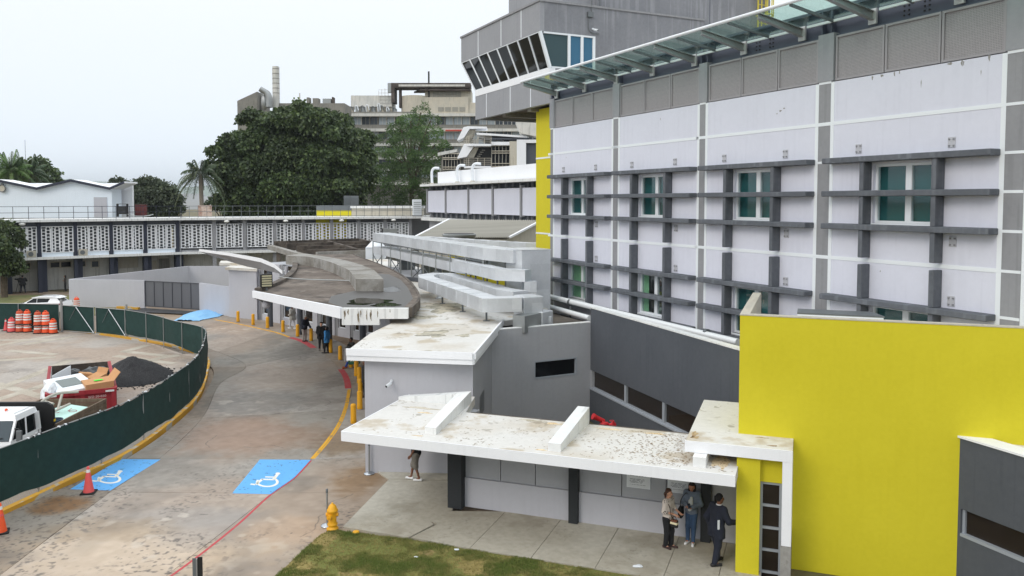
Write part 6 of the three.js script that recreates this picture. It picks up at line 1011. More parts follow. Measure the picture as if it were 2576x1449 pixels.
{ // ground floor windows and doors of the dark gallery
  const t = g1.t, w = (u0, u1, y0, y1, m, nm, fr = true) => { const a = g1.loc(u0) , b = g1.loc(u1); const s = sub(t, nm); add(s, 'pane', box(a + 0.08, b - 0.08, y0 + 0.08, y1 - 0.08, -2.38, -2.35), m); if (fr) add(s, 'frame', join(box(a, b, y0, y0 + 0.08, -2.39, -2.3), box(a, b, y1 - 0.08, y1, -2.39, -2.3), box(a, a + 0.08, y0 + 0.08, y1 - 0.08, -2.39, -2.3), box(b - 0.08, b, y0 + 0.08, y1 - 0.08, -2.39, -2.3)), M.oldCream); };
  w(40, 57, 2.2, 2.95, M.pane, 'window'); w(58, 82, 2.2, 2.95, M.pane, 'window'); w(131, 158, 2.25, 2.95, M.pane, 'window'); w(158, 187, 2.25, 2.95, M.pane, 'window'); w(197, 224, 2.25, 2.95, M.pane, 'window'); w(237, 258, 2.1, 2.9, M.winFarDark, 'vent_grille');
  const sh = sub(t, 'corrugated_shutter'); const a = g1.loc(290), b = g1.loc(358); for (let k = 0; k < 20; k++) add(sh, 'slat', box(lerp(a, b, k / 20) + 0.02, lerp(a, b, (k + 1) / 20) - 0.02, 1.9, 3.2, -2.39, -2.33), M.oldCream);
  w(375, 405, 0.1, 2.6, M.oldCream, 'door'); w(408, 440, 0.3, 2.9, M.oldGrey, 'panel');
}
{ // railings along the roof edges
  const rail = (label, g, x0, x1, z, y, step, m) => { const f = thing('railing', label, 'railing', g.at(0, z, y), g.turn); const n = Math.round((x1 - x0) / step); for (let i = 0; i <= n; i++) add(f, 'post', rod([lerp(x0, x1, i / n), 0, 0], [lerp(x0, x1, i / n), 1.35, 0], 0.03, 0.03, 6), m); for (const h of [0.12, 0.7, 1.33]) add(f, 'rail', rod([x0, h, 0], [x1, h, 0], 0.028, 0.028, 6), m); };
  rail('dark pipe railing on the roof in front of the white zigzag building', g1, -0.8, g1.L, 0.5, 7.6, 1.35, M.navy); rail('grey pipe railing on the roof beneath the palm tree', g2, 0, g2.L, 0.4, 7.6, 0.9, M.steelDark); rail('long grey pipe railing on the roof below the big tree', g3, 0, g3.L - 1, 0.2, 7.6, 0.95, M.steelDark);
}
{ // ceiling lamps, condensers
  const lamp = (label, p) => { const l = thing('ceiling_lamp', label, 'lamp', p, 0, 'white globe lamps under the gallery roofs'); add(l, 'globe', ball(0, -0.14, 0, 0.32, 0.16, 0.32), M.lamp); add(l, 'base', new THREE.CylinderGeometry(0.15, 0.15, 0.06, 12).translate(0, 0, 0), M.frameWhite); };
  lamp('white globe lamp under the gallery roof at the far left', g1.at(g1.loc(54), 0.4, 7.28)); lamp('white globe lamp under the roof right of the palm trunk', g2.at(g2.loc(570), 0.5, 7.28)); lamp('white globe lamp under the roof left of the yellow patch', g3.at(g3.loc(718), 0.5, 7.28)); lamp('white globe lamp under the roof over the yellow wall', g3.at(g3.loc(858), 0.5, 7.28)); lamp('white globe lamp under the roof near its right end', g3.at(g3.loc(988), 0.5, 7.28));
  const ac = (label, p, t) => { const c = thing('condenser', label, 'air conditioner', p, t); add(c, 'casing', rbox(-0.42, 0.42, 0, 0.68, -0.2, 0.2, 0.03), M.oldCream); add(c, 'fan_grille', new THREE.CylinderGeometry(0.24, 0.24, 0.03, 18).rotateX(Math.PI / 2).translate(-0.08, 0.34, 0.21), M.steelDark); };
  ac('beige condenser on the gallery ledge near the left tree', g1.at(g1.loc(76), 0.2, 3.66), g1.turn); ac('beige condenser on the ledge by the second dark pillar', g1.at(g1.loc(206), 0.2, 3.66), g1.turn);
  const big = (label, u, z, y, w, h, m) => { const c = thing('condenser', label, 'air conditioner', [0, 0, 0].map((q, i) => (i === 0 ? (u - 1288) / 2040 * z : i === 1 ? y : -z)), 0.2); add(c, 'casing', rbox(-w / 2, w / 2, 0.1, h, -0.5, 0.5, 0.04), m); const gl = []; for (let k = 0; k < 7; k++) gl.push(box(-w / 2 + 0.1, w / 2 - 0.1, 0.25 + k * (h - 0.4) / 7, 0.3 + k * (h - 0.4) / 7, 0.5, 0.53)); add(c, 'louvre', join(gl), M.steelDark); add(c, 'foot', box(-w / 2, w / 2, 0, 0.1, -0.4, 0.4), M.black); };
  big('tall white condenser box at the right end of the gallery roof', 1049, 103, 7.6, 1.1, 2.1, M.frameWhite); big('dark grey rooftop unit in front of the big tree', 876, 108, 8.6, 1.1, 1.6, M.steelDark); big('second dark grey rooftop unit beside the first', 893, 108, 8.6, 1.0, 1.6, M.steelDark);
  const tank = thing('rooftop_cabinet', 'rusty red metal cabinet on the roof beside the white zigzag building', 'cabinet', [-43.86, 7.7, -96], 0.3); add(tank, 'case', rbox(-0.6, 0.6, 0, 1.4, -0.5, 0.5, 0.03), std({ roughness: 0.8, map: painted([86, 36, 34], 14, 16, 461) })); add(tank, 'lid', box(-0.65, 0.65, 1.4, 1.47, -0.56, 0.56), M.rust); add(tank, 'door_seam', box(-0.02, 0.02, 0.1, 1.35, 0.5, 0.515), M.black);
  const un = thing('rooftop_unit', 'black framed machine on the roof beside the zigzag building', 'machine', [-45.11, 7.7, -94], 0.2); add(un, 'frame', join(box(-0.55, -0.5, 0, 1.5, -0.4, 0.4), box(0.5, 0.55, 0, 1.5, -0.4, 0.4), box(-0.55, 0.55, 1.45, 1.5, -0.4, 0.4), box(-0.45, 0.45, 0.3, 1.2, -0.35, 0.35)), M.black); add(un, 'pipes', tube([[0.55, 0.3, 0.2], [1.2, 0.1, 0.4], [2.6, 0.08, 0.5], [3.4, 0.25, 0.3]], 0.06, 6, 20), M.steel);
  const pn = thing('roof_panel', 'rust stained panel leaning on the railing beneath the palm', 'board', [-37.09, 7.65, -98], 0.2); add(pn, 'sheet', box(-0.8, 0.8, 0, 1.35, -0.04, 0.04), std({ roughness: 0.9, map: concreteTex([176, 158, 146], [140, 108, 94], [96, 70, 60], 471, 256, 1.6, 1) }));
}
{ // rooftop hut, yellow patch beneath
  const z = 103, x = (u) => (u - 1288) / 2040 * z, b = thing('roof_hut', 'low flat hut with a white roof and yellow end on the gallery roof', 'building', [x(960), 7.5, -z], 0.05);
  add(b, 'wall', box(x(885) - x(960), x(1062) - x(960), 0, 1.1, -3, 0), M.oldCream); add(b, 'roof', box(x(883) - x(960), x(1066) - x(960), 1.1, 1.4, -3.2, 0.25), M.whiteDirty); add(b, 'grey_band', box(x(798) - x(960), x(885) - x(960) - 0.01, 0.85, 1.45, -3, 0.1), M.steelDark); add(b, 'yellow_end', box(x(798) - x(960), x(885) - x(960) - 0.02, 0, 0.85, -3, 0.02), M.yellow);
  const y = thing('yellow_partition', 'yellow wall seen through the pierced screens of the gallery', 'wall', g3.at((g3.loc(798) + g3.loc(876)) / 2, -1.4), g3.turn); const w = (g3.loc(876) - g3.loc(798)) / 2; add(y, 'panel', box(-w, w * -0.3, 3.7, 7.3, -0.1, 0.1), M.yellow); add(y, 'panel', box(-0.28 * w, w, 3.7, 7.3, -0.1, 0.1), M.yellow);
}
// ---------- white zigzag-roofed building ----------
{
  const z = 97, x = (u) => (u - 1288) / 2040 * z, Y = (v) => 9.5 - (v - 506) / 2040 * z, t = thing('zigzag_building', 'white building with a dark edged zigzag roof on the left', 'building', [x(150), 0, -z]), o = x(150);
  const pr = [[-120, 476], [0, 455.5], [101, 476.5], [186, 456], [283, 476.5]].map(([u, v]) => [x(u) - o, Y(v)]);
  const s = new THREE.Shape(); s.moveTo(pr[0][0], 7.5); pr.forEach((p) => s.lineTo(p[0], p[1])); s.lineTo(pr[4][0], 7.5); s.closePath();
  const g = new THREE.ExtrudeGeometry(s, { depth: 2.4, bevelEnabled: false }); g.translate(0, 0, -2.4); add(t, 'wall', g, M.blueWhite); add(t, 'rear_roof', box(x(40) - o, x(305) - o, 7.5, Y(459.5), -3.4, -3.0), M.white);
  const rf = [...pr, [x(320) - o, Y(461)]];
  for (let i = 0; i + 1 < rf.length; i++) { const a = rf[i], b = rf[i + 1], q = prism([[a[0], -2.9], [b[0], -2.9], [b[0], 0.5], [a[0], 0.5]], (xx) => lerp(a[1], b[1], clamp((xx - a[0]) / (b[0] - a[0]))) + 0.01, (xx) => lerp(a[1], b[1], clamp((xx - a[0]) / (b[0] - a[0]))) + 0.2); add(t, 'roof_fold', q, M.white); add(t, 'roof_edge', prism([[a[0], 0.501], [b[0], 0.501], [b[0], 0.56], [a[0], 0.56]], (xx) => lerp(a[1], b[1], clamp((xx - a[0]) / (b[0] - a[0]))) - 0.06, (xx) => lerp(a[1], b[1], clamp((xx - a[0]) / (b[0] - a[0]))) + 0.24), M.navy); }
  add(t, 'door', box(x(238) - o, x(271) - o, 7.6, Y(496), 0, 0.06), M.softgrey);
  const l = thing('wall_lamp', 'round wire fronted lamp on the white gable at the far left', 'lamp', [x(11), Y(474), -z + 0.05]); add(l, 'ring', new THREE.TorusGeometry(0.42, 0.05, 8, 22).translate(0, 0, 0.25), M.steelDark); add(l, 'disc', new THREE.CylinderGeometry(0.4, 0.4, 0.15, 22).rotateX(Math.PI / 2).translate(0, 0, 0.15), M.oldCream); add(l, 'bracket', box(-0.1, 0.1, 0.4, 0.6, 0, 0.25), M.steelDark);
}
// ---------- white panelled block behind the ducts, corrugated shed ----------
{
  const A = [-10.45, -100], B = [3.4, -71.4], L = Math.hypot(B[0] - A[0], B[1] - A[1]), turn = Math.atan2(-(B[1] - A[1]) / L, (B[0] - A[0]) / L), t = thing('panelled_block', 'pale block with large blank panels between grey posts behind the ducts', 'building', [A[0], 0, A[1]], turn);
  add(t, 'core', box(0.4, L, -0.1, 11.6, -8, -0.7), M.charcoal);
  const ux = (B[0] - A[0]) / L, uz = (B[1] - A[1]) / L, cut = [1072, 1121, 1178, 1239, 1310, 1356].map((u) => { const q = (u - 1288) / 2040; return Math.min(L, Math.max(0, (A[0] + q * A[1]) / (-q * uz - ux))); }); for (let k = 0; k < 5; k++) { const a = cut[k], b = cut[k + 1]; add(t, 'panel', box(a + 0.35, b - 0.02, 8.15, 10.75, -0.2, 0), M.lilac); add(t, 'post', box(a, a + 0.32, 8.0, 11.0, -0.3, 0.12), M.pilaster); const gs = []; for (let q = 0; q < 4; q++) gs.push(box(a + 0.5 + q * (b - a) / 4, a + 0.6 + q * (b - a) / 4, 7.5, 8.1, -0.6, -0.4), box(a + 0.5 + q * (b - a) / 4, a + 0.6 + q * (b - a) / 4, 10.8, 11.3, -0.6, -0.4)); add(t, 'window_mullions', join(gs), M.pilaster); }
  add(t, 'ledge', box(-0.6, L, 7.15, 7.5, -8, 0.6), M.whiteDirty); add(t, 'lower_wall', box(0.2, L, 3, 7.15, -8, -0.2), M.softgrey);
  add(t, 'roof_edge', box(-0.7, L, 11.3, 11.55, -8, 0.7), M.whiteDirty);
  add(t, 'parapet', box(1.6, L, 11.55, 13.0, -7, -0.8), M.white);
  for (const x of [1.0, 9.2, 13.6]) { const p = sub(t, 'roof_pipe'); add(p, 'pipe', tube([[x, 11.5, -0.3], [x, 13.2, -0.3], [x + 0.2, 13.5, -0.5], [x + 0.6, 13.5, -1.0]], 0.16, 10, 20), M.frameWhite); add(p, 'collar', new THREE.CylinderGeometry(0.24, 0.3, 0.15, 14).translate(x, 11.63, -0.3), M.oldCream); }
  add(t, 'side_wall', box(-0.0, 0.39, 7.5, 11.3, -8, -0.3), M.pilaster);
}
{
  const E0 = [-8.0, -66.8], E1_ = [-0.2, -52.5 - 14], R0 = [-5.7, -73.5], R1 = [2.6, -70.5];
  const s = thing('corrugated_shed', 'shed with a pale corrugated roof in front of the panelled block', 'building');
  const ye = 6.45, yr = 7.75, n = 44, V = [];
  for (let k = 0; k < n * 2; k++) { const t0 = k / n / 2, t1 = (k + 1) / n / 2, d0 = k % 2 ? 0.13 : 0, d1 = k % 2 ? 0 : 0.13; const P = (a, b, t, y, d) => [lerp(a[0], b[0], t), y + d, lerp(a[1], b[1], t)]; const a = P(E0, E1_, t0, ye, d0), b = P(E0, E1_, t1, ye, d1), c = P(R0, R1, t1, yr, d1), d = P(R0, R1, t0, yr, d0); V.push(...a, ...b, ...c, ...a, ...c, ...d); }
  const g = new THREE.BufferGeometry(); g.setAttribute('position', new THREE.Float32BufferAttribute(V, 3)); g.computeVertexNormals(); add(s, 'corrugated_roof', g, M.corr);
  add(s, 'verge_trim', beam([E0[0], ye + 0.08, E0[1]], [R0[0], yr + 0.08, R0[1]], 0.2, 0.16), M.white); add(s, 'verge_trim', beam([E1_[0], ye + 0.08, E1_[1]], [R1[0], yr + 0.08, R1[1]], 0.2, 0.16), M.white);
  add(s, 'wall', join(prism([[E0[0] + 0.3, E0[1] - 0.3], [E1_[0] - 0.3, E1_[1] - 0.3], [R1[0] - 0.3, R1[1]], [R0[0] + 0.3, R0[1]]], 0, (x, z) => (z < -69 ? yr - 0.15 : ye - 0.1))), M.oldCream);
  const y = thing('yellow_wall', 'low yellow wall behind the silver ducts', 'wall', [0, 0, 0]); add(y, 'wall', prism([[-4.4, -56], [1.9, -46.4], [2.1, -46.6], [-4.1, -56.2]], 4.3, 6.1), M.yellow);
  const fan = thing('roof_fan', 'round dark topped roof fan in front of the corrugated roof', 'vent', [-4.04, 6.6, -62]); add(fan, 'drum', lathe([[0, 0], [1.2, 0], [1.3, 0.35], [1.25, 0.4], [0, 0.4]], 26), M.steel); add(fan, 'dark_top', lathe([[0, 0.4], [1.15, 0.401], [1.15, 0.43], [0, 0.44]], 26), M.black);
  const hd = thing('exhaust_hood', 'grey metal exhaust hood pointing left before the pierced screens', 'vent', [-11.88, 6.1, -80], 0.3); add(hd, 'duct', box(-0.3, 0.5, 0, 0.7, -0.35, 0.35), M.steel); const hp = prism([[-0.9, -0.45], [-0.3, -0.35], [-0.3, 0.35], [-0.9, 0.45]], (x) => (x < -0.5 ? -0.25 : 0), (x) => (x < -0.5 ? 0.75 : 0.7)); add(hd, 'hood', hp, M.steel); add(hd, 'mouth', box(-0.93, -0.9, -0.2, 0.7, -0.4, 0.4), M.black);
}
// ---------- far hospital ----------
{
  const z = 205, x = (u) => (u - 1288) / 2040 * z, Y = (v) => 9.5 - (v - 506) / 2040 * z, t = thing('hospital_tower', 'large weathered concrete hospital far behind the trees', 'building', [x(1110), 0, -z]), o = x(1110), X = (u) => x(u) - o;
  add(t, 'core', box(X(700), X(1420), -2, Y(296), -18, -1.4), M.oldGrey);
  const lv = [291, 328.5, 365, 398, 428, 462]; // white slab edges
  lv.forEach((v, i) => { add(t, 'floor_slab', box(X(690), X(1430), Y(v) - 0.35, Y(v) + 0.35, -3, 0.6), M.oldWhite); if (i) { const y0 = Y(v) + 0.35, y1 = Y(lv[i - 1]) - 0.35; add(t, 'parapet', box(X(690), X(1430), y0, y0 + 1.1, -1.2, -0.9), M.oldGrey);
    for (let k = 0; k < 34; k++) { const u0 = 700 + k * 21; if (u0 > 1380) break; const a = X(u0 + 1.5), b = X(u0 + 19), w = sub(t, 'window'); const dk = H(k, i, 9); add(w, 'pane', box(a, b, y0 + 1.12, y1, -1.3, -1.2), dk > 0.45 ? M.winFar : M.winFarDark); add(w, 'frame', join(box(lerp(a, b, 0.48), lerp(a, b, 0.53), y0 + 1.12, y1, -1.2, -1.1), box(b, X(u0 + 21), y0 + 1.1, y1, -1.35, -1.0)), dk > 0.3 ? M.oldWhite : M.oldGrey); } } });
  add(t, 'red_band', box(X(1122), X(1166), Y(332), Y(328), 0.6, 0.8), std({ color: 0xb24a3c, roughness: 0.8 }));
  // roof storeys
  add(t, 'roof_store', join(box(X(1100), X(1200), Y(296), Y(258), -14, -2)), M.oldCream); add(t, 'curved_wall', new THREE.CylinderGeometry(3.6, 3.6, Y(241) - Y(291), 24).translate(X(1042), (Y(241) + Y(291)) / 2, -4), M.oldCream); add(t, 'roof_store', box(X(1042), X(1178), Y(291), Y(245), -12, -1.5), M.oldCream);
  add(t, 'upper_store', box(X(1068), X(1184), Y(262), Y(222), -12, -2.5), M.oldCream);
  const ws = sub(t, 'louvre_band'); for (let k = 0; k < 8; k++) add(ws, 'louvre', box(X(1088 + k * 9), X(1096 + k * 9), Y(250), Y(230), -2.5, -2.3), M.louver);
  for (let k = 0; k < 4; k++) add(t, 'window', box(X(1102 + k * 18), X(1116 + k * 18), Y(280), Y(270), -1.5, -1.35), M.louver);
  const dk = std({ roughness: 1, map: concreteTex([92, 84, 80], [70, 62, 60], [40, 36, 34], 481, 256, 6, 1) });
  add(t, 'roof_beam', join(box(X(985), X(1184), Y(222), Y(210), -6, -1), box(X(985), X(993), Y(258), Y(222), -6, -1.01), box(X(1003), X(1008), Y(270), Y(222), -4, -2)), dk); add(t, 'roof_plate', prism([[X(1036), -6], [X(1184), -6], [X(1184), -0.9], [X(1060), -0.9]], Y(229), Y(225)), dk);
  add(t, 'white_strip', box(X(1004), X(1170), Y(219), Y(214), -1, -0.9), M.oldWhite);
  add(t, 'stack', new THREE.CylinderGeometry(0.22, 0.22, Y(180) - Y(246), 8).translate(X(1078.5), (Y(180) + Y(246)) / 2, -2), M.black);
  add(t, 'white_penthouse', prism([[X(868), -9], [X(985), -9], [X(985), -2], [X(882), -2]], Y(268), Y(240)), M.oldWhite); add(t, 'penthouse_wall', box(X(900), X(985), Y(292), Y(268.5), -8, -2.5), M.oldCream);
  add(t, 'rooftop_deck', box(X(860), X(1045), Y(291), Y(283), -10, 0.2), M.oldGrey);
  for (let k = 0; k < 9; k++) { const u = 885 + k * 13 + rr(-3, 3), w = rr(5, 9), h = rr(8, 17), s = sub(t, 'rooftop_machine'); add(s, 'casing', box(X(u), X(u + w), Y(283), Y(283 - h), -2, -0.6), k % 3 ? M.steel : M.oldCream); add(s, 'pipes', join(tube([[X(u), Y(282), -0.5], [X(u), Y(283 - h * 1.2), -0.4], [X(u + w * 0.5), Y(283 - h * 1.25), -0.4], [X(u + w), Y(279), -0.4]], 0.14, 5, 14)), k % 2 ? M.frameWhite : M.steelDark); }
  const sc = sub(t, 'scaffold'); const gs = []; for (let k = 0; k < 5; k++) gs.push(box(X(952 + k * 8) - 0.05, X(952 + k * 8) + 0.05, Y(262), Y(216 + (4 - k) * 3), -2, -1.9)); for (let k = 0; k < 5; k++) gs.push(box(X(952), X(984), Y(258 - k * 8) - 0.05, Y(258 - k * 8) + 0.05, -1.9, -1.8)); add(sc, 'tube', join(gs), M.oldWhite); add(sc, 'tank', box(X(976), X(990), Y(233), Y(210), -2.5, -1.2), M.steel);
}
{ // projecting stair balconies in front of it
  const z = 118, x = (u) => (u - 1288) / 2040 * z, Y = (v) => 9.5 - (v - 506) / 2040 * z, t = thing('balcony_block', 'white block with folded canopies, railed balconies and egg-crate louvres', 'building', [x(1230), 0, -z]), o = x(1230), X = (u) => x(u) - o;
  add(t, 'core', box(X(1160), X(1348), 0, Y(366), -8, -1.5), M.oldGrey); add(t, 'left_core', box(X(1108), X(1160), 0, Y(388), -8, -1.5), M.oldGrey);
  const fold = (q, d0, d1, nm, m) => { const s = new THREE.Shape(); q.forEach(([u, v], i) => (i ? s.lineTo(X(u), Y(v)) : s.moveTo(X(u), Y(v)))); s.closePath(); const g = new THREE.ExtrudeGeometry(s, { depth: d1 - d0, bevelEnabled: false }); g.translate(0, 0, d0); add(t, nm, g, m); };
  fold([[1151, 354], [1167, 322], [1178, 319.5], [1225, 320.5], [1225, 325], [1182, 326], [1168, 348], [1152.5, 355]], -3.4, 0.4, 'folded_canopy', M.white); fold([[1168, 349], [1182, 327], [1196, 327], [1186, 349]], -3.2, -0.6, 'folded_side', M.oldCream);
  fold([[1151, 399], [1167, 366], [1236, 364], [1236, 369.5], [1192, 370], [1175, 395], [1152.5, 400]], -3.4, 0.4, 'folded_canopy', M.white); fold([[1175, 396], [1192, 371], [1204, 371], [1192, 396]], -3.2, -0.6, 'folded_side', M.oldCream);
  for (const v of [364.5, 419.5]) add(t, 'balcony_slab', prism([[X(1166), -3], [X(1236), -3], [X(1236), 0.7], [X(1186), 0.9], [X(1168), 0.1]], Y(v) - 0.25, Y(v) + 0.05), M.white);
  for (const v of [364, 419]) { const r = sub(t, 'balcony_railing'); const pts = [[X(1168), 0.0], [X(1186), 0.85], [X(1236), 0.65]]; for (let i = 0; i < 2; i++) { const [a, b] = [pts[i], pts[i + 1]]; for (let k = 0; k <= 3; k++) add(r, 'baluster', box(lerp(a[0], b[0], k / 3) - 0.03, lerp(a[0], b[0], k / 3) + 0.03, Y(v), Y(v) + 1.15, lerp(a[1], b[1], k / 3) - 0.03, lerp(a[1], b[1], k / 3) + 0.03), M.oldCream); for (const h of [0.3, 0.58, 0.86, 1.15]) add(r, 'rail', beam([a[0], Y(v) + h, a[1]], [b[0], Y(v) + h, b[1]], 0.05, 0.05), M.oldCream); } }
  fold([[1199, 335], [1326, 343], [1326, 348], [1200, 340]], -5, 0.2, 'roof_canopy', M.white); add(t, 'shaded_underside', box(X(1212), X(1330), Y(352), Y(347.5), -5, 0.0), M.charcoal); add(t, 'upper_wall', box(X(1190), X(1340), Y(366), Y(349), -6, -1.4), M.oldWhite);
  for (let k = 0; k < 6; k++) { const w = sub(t, 'window'); add(w, 'pane', box(X(1204 + k * 16), X(1216 + k * 16), Y(364), Y(351), -1.4, -1.3), k % 3 === 1 ? M.winFarDark : M.winFar); }
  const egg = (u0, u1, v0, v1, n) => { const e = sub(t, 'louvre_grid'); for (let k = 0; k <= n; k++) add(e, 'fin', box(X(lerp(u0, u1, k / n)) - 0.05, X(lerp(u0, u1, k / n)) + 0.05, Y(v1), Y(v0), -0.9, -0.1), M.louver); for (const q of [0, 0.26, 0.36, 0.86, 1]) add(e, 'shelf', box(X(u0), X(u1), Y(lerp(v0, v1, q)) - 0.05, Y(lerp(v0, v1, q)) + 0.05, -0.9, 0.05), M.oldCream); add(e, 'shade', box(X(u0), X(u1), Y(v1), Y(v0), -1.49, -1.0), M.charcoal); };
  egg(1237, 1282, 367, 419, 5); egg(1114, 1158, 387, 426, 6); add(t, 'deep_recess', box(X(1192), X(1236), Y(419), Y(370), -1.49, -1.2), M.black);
  for (let k = 0; k < 5; k++) add(t, 'stair_tread', box(X(1196 + k * 4), X(1204 + k * 4), Y(398 - k * 5) - 0.06, Y(398 - k * 5) + 0.06, -1.2, -0.4), M.oldGrey);
  fold([[1102, 385], [1150, 376], [1150, 383], [1102, 393]], -5, 0.1, 'upper_band', M.oldWhite);
  add(t, 'grey_pier', box(X(1282), X(1300), Y(424), Y(357), -2, 0.5), M.oldCream); add(t, 'white_pier', box(X(1300), X(1323), Y(424), Y(353), -2, 0.6), M.white); add(t, 'dark_opening', box(X(1323), X(1348), Y(424), Y(361), -2, 0.1), M.charcoal); add(t, 'white_head', box(X(1323), X(1352), Y(361), Y(353), -2, 0.59), M.white); add(t, 'white_link', box(X(1236), X(1282), Y(366.5), Y(358), -2, 0.3), M.white);
  fold([[1297, 310], [1350, 311], [1350, 346], [1309, 338]], -2, 1, 'tilted_roof', M.oldWhite);
}
{ // wall with slanted top and the twin flues left of the hospital
  const z = 190, x = (u) => (u - 1288) / 2040 * z, Y = (v) => 9.5 - (v - 506) / 2040 * z;
  const w = thing('slant_wall', 'grey concrete fin wall with a slanted top left of the flues', 'building', [x(628), 0, -z]), X = (u) => x(u) - x(628);
  add(w, 'fin', prism([[X(602), -8], [X(652), -8], [X(652), 0], [X(602), 0]], 0, (xx) => (xx > X(630) ? Y(233) : Y(256))), M.oldGrey); add(w, 'second_fin', prism([[X(653), -8], [X(658), -8], [X(658), -2], [X(653), -2]], 0, (xx) => (xx > X(655) ? Y(264) : Y(237))), M.oldGrey);
  const f = thing('flue', 'tall pale banded steel flue rising behind the big tree', 'chimney', [x(699), 0, -z]); add(f, 'shaft', new THREE.CylinderGeometry(0.72, 0.72, Y(171) + 4, 18).translate(0, (Y(171) - 4) / 2, 0), M.oldWhite); add(f, 'shaft', new THREE.CylinderGeometry(0.55, 0.55, Y(177) + 4, 18).translate(-0.45, (Y(177) - 4) / 2, -0.7), M.oldWhite); for (let k = 0; k < 6; k++) add(f, 'band', new THREE.CylinderGeometry(0.76, 0.76, 0.14, 18).translate(0, Y(177 + k * 12), 0), M.oldGrey); add(f, 'ladder', box(0.8, 0.86, Y(262), Y(172), -0.05, 0.05), M.oldGrey);
  const d = thing('exhaust_bend', 'silver exhaust pipes bending out beside the flue', 'pipe', [x(684), 0, -z + 2]); for (const k of [0, 1]) add(d, 'pipe', tube([[0.6, Y(275), k], [0.5, Y(250), k], [0.0, Y(240), k], [-1.3, Y(233 - k * 2), k * 1.2]], 0.62, 12, 24), M.steel); add(d, 'tank', ball(-0.6, Y(262), 0, 0.9, 1.8, 0.9), M.steel);
  const m = thing('rooftop_plant', 'row of grey rooftop machines seen just over the tree crown', 'machine', [x(790), 0, -z]); const O = x(790); for (const [u0, u1, v, mt] of [[745, 768, 256, M.oldCream], [775, 782, 247, M.oldGrey], [790, 805, 249, M.oldGrey], [815, 836, 250, M.steel], [838, 842, 246, M.rust]]) add(m, 'unit', rbox(x(u0) - O, x(u1) - O, 18, Y(v), -2, 0, 0.1), mt); add(m, 'deck', box(x(700) - O, x(870) - O, 0, Y(262), -8, 0.2), M.oldGrey); add(m, 'mast', box(x(757) - O - 0.12, x(757) - O + 0.12, 18, Y(236), -0.5, -0.3), M.oldWhite);
}
// ---------- trees ----------
const leafMat = () => new THREE.MeshPhysicalMaterial({ color: 0xffffff, vertexColors: true, roughness: 0.62, side: THREE.DoubleSide, transmission: 0.25, thickness: 0 });
function crownGeo(blobs, per, size, tones, droop = 0.3, flat = 1) {
  const P = [], C = [], n = new THREE.Vector3(), u = new THREE.Vector3(), w = new THREE.Vector3(), t = new THREE.Vector3();
  for (const [bx, by, bz, br, bh] of blobs) {
    const hgt = bh ?? br, cnt = Math.round(per * br * br), bt = rr(0.75, 1.3);
    for (let i = 0; i < cnt; i++) {
      n.set(rr(-1, 1), rr(-1, 1), rr(-1, 1)); if (n.lengthSq() > 1 || n.lengthSq() < 0.01) { i--; continue; } n.normalize();
      const k = 0.55 + 0.5 * Math.pow(rnd(), 0.6), x = bx + n.x * br * k, y = by + n.y * hgt * k, z = bz + n.z * br * k;
      if (n.y < -0.75) continue;
      const tone = tones[Math.floor(rnd() * tones.length)], v = rr(0.75, 1.25) * bt;
      for (let q = 0; q < 3; q++) { // a small spray of leaves
        t.set(n.x + rr(-0.8, 0.8), n.y * 0.6 + rr(-0.9, 0.6) - droop, n.z + rr(-0.8, 0.8)).normalize(); u.set(rr(-1, 1), rr(-0.4, 0.4), rr(-1, 1)).cross(t).normalize(); w.copy(t);
        const s = size * rr(0.6, 1.3), ox = x + rr(-1, 1) * size * 0.7, oy = y + rr(-1, 1) * size * 0.5, oz = z + rr(-1, 1) * size * 0.7, b = s * 0.32 * flat;
        const a = [ox, oy, oz], m1 = [ox + w.x * s * 0.5 + u.x * b, oy + w.y * s * 0.5 + u.y * b + s * 0.06, oz + w.z * s * 0.5 + u.z * b], m2 = [ox + w.x * s * 0.5 - u.x * b, oy + w.y * s * 0.5 - u.y * b + s * 0.06, oz + w.z * s * 0.5 - u.z * b], e = [ox + w.x * s, oy + w.y * s - s * 0.08, oz + w.z * s];
        P.push(...a, ...m1, ...e, ...a, ...e, ...m2); for (let c = 0; c < 6; c++) C.push(tone[0] * v, tone[1] * v, tone[2] * v);
      }
    }
  }
  const g = new THREE.BufferGeometry(); g.setAttribute('position', new THREE.Float32BufferAttribute(P, 3)); g.setAttribute('color', new THREE.Float32BufferAttribute(C, 3)); g.computeVertexNormals(); return g;
}
function tree(label, pos, h0, limbs, blobs, per, size, tones, tr, droop, flat) {
  const t = thing('tree', label, 'tree', pos), gs = [];
  gs.push(tube([[0, -0.2, 0], [rr(-0.2, 0.2), h0 * 0.5, rr(-0.2, 0.2)], [0, h0, 0]], tr, 9, 12));
  const tg = [join(...gs)]; add(t, 'trunk', tg[0], M.bark);
  const lg = blobs.slice(0, limbs).map((b) => { const a = [0, h0 * rr(0.7, 1), 0]; return tube([a, [b[0] * 0.45, lerp(a[1], b[1], 0.6), b[2] * 0.45], [b[0], b[1], b[2]]], tr * 0.36, 6, 10); }); add(t, 'limbs', join(lg), M.bark);
  const m = leafMat(); m.userData.keep = true; add(t, 'crown', crownGeo(blobs, per, size, tones, droop, flat), m); return t;
}
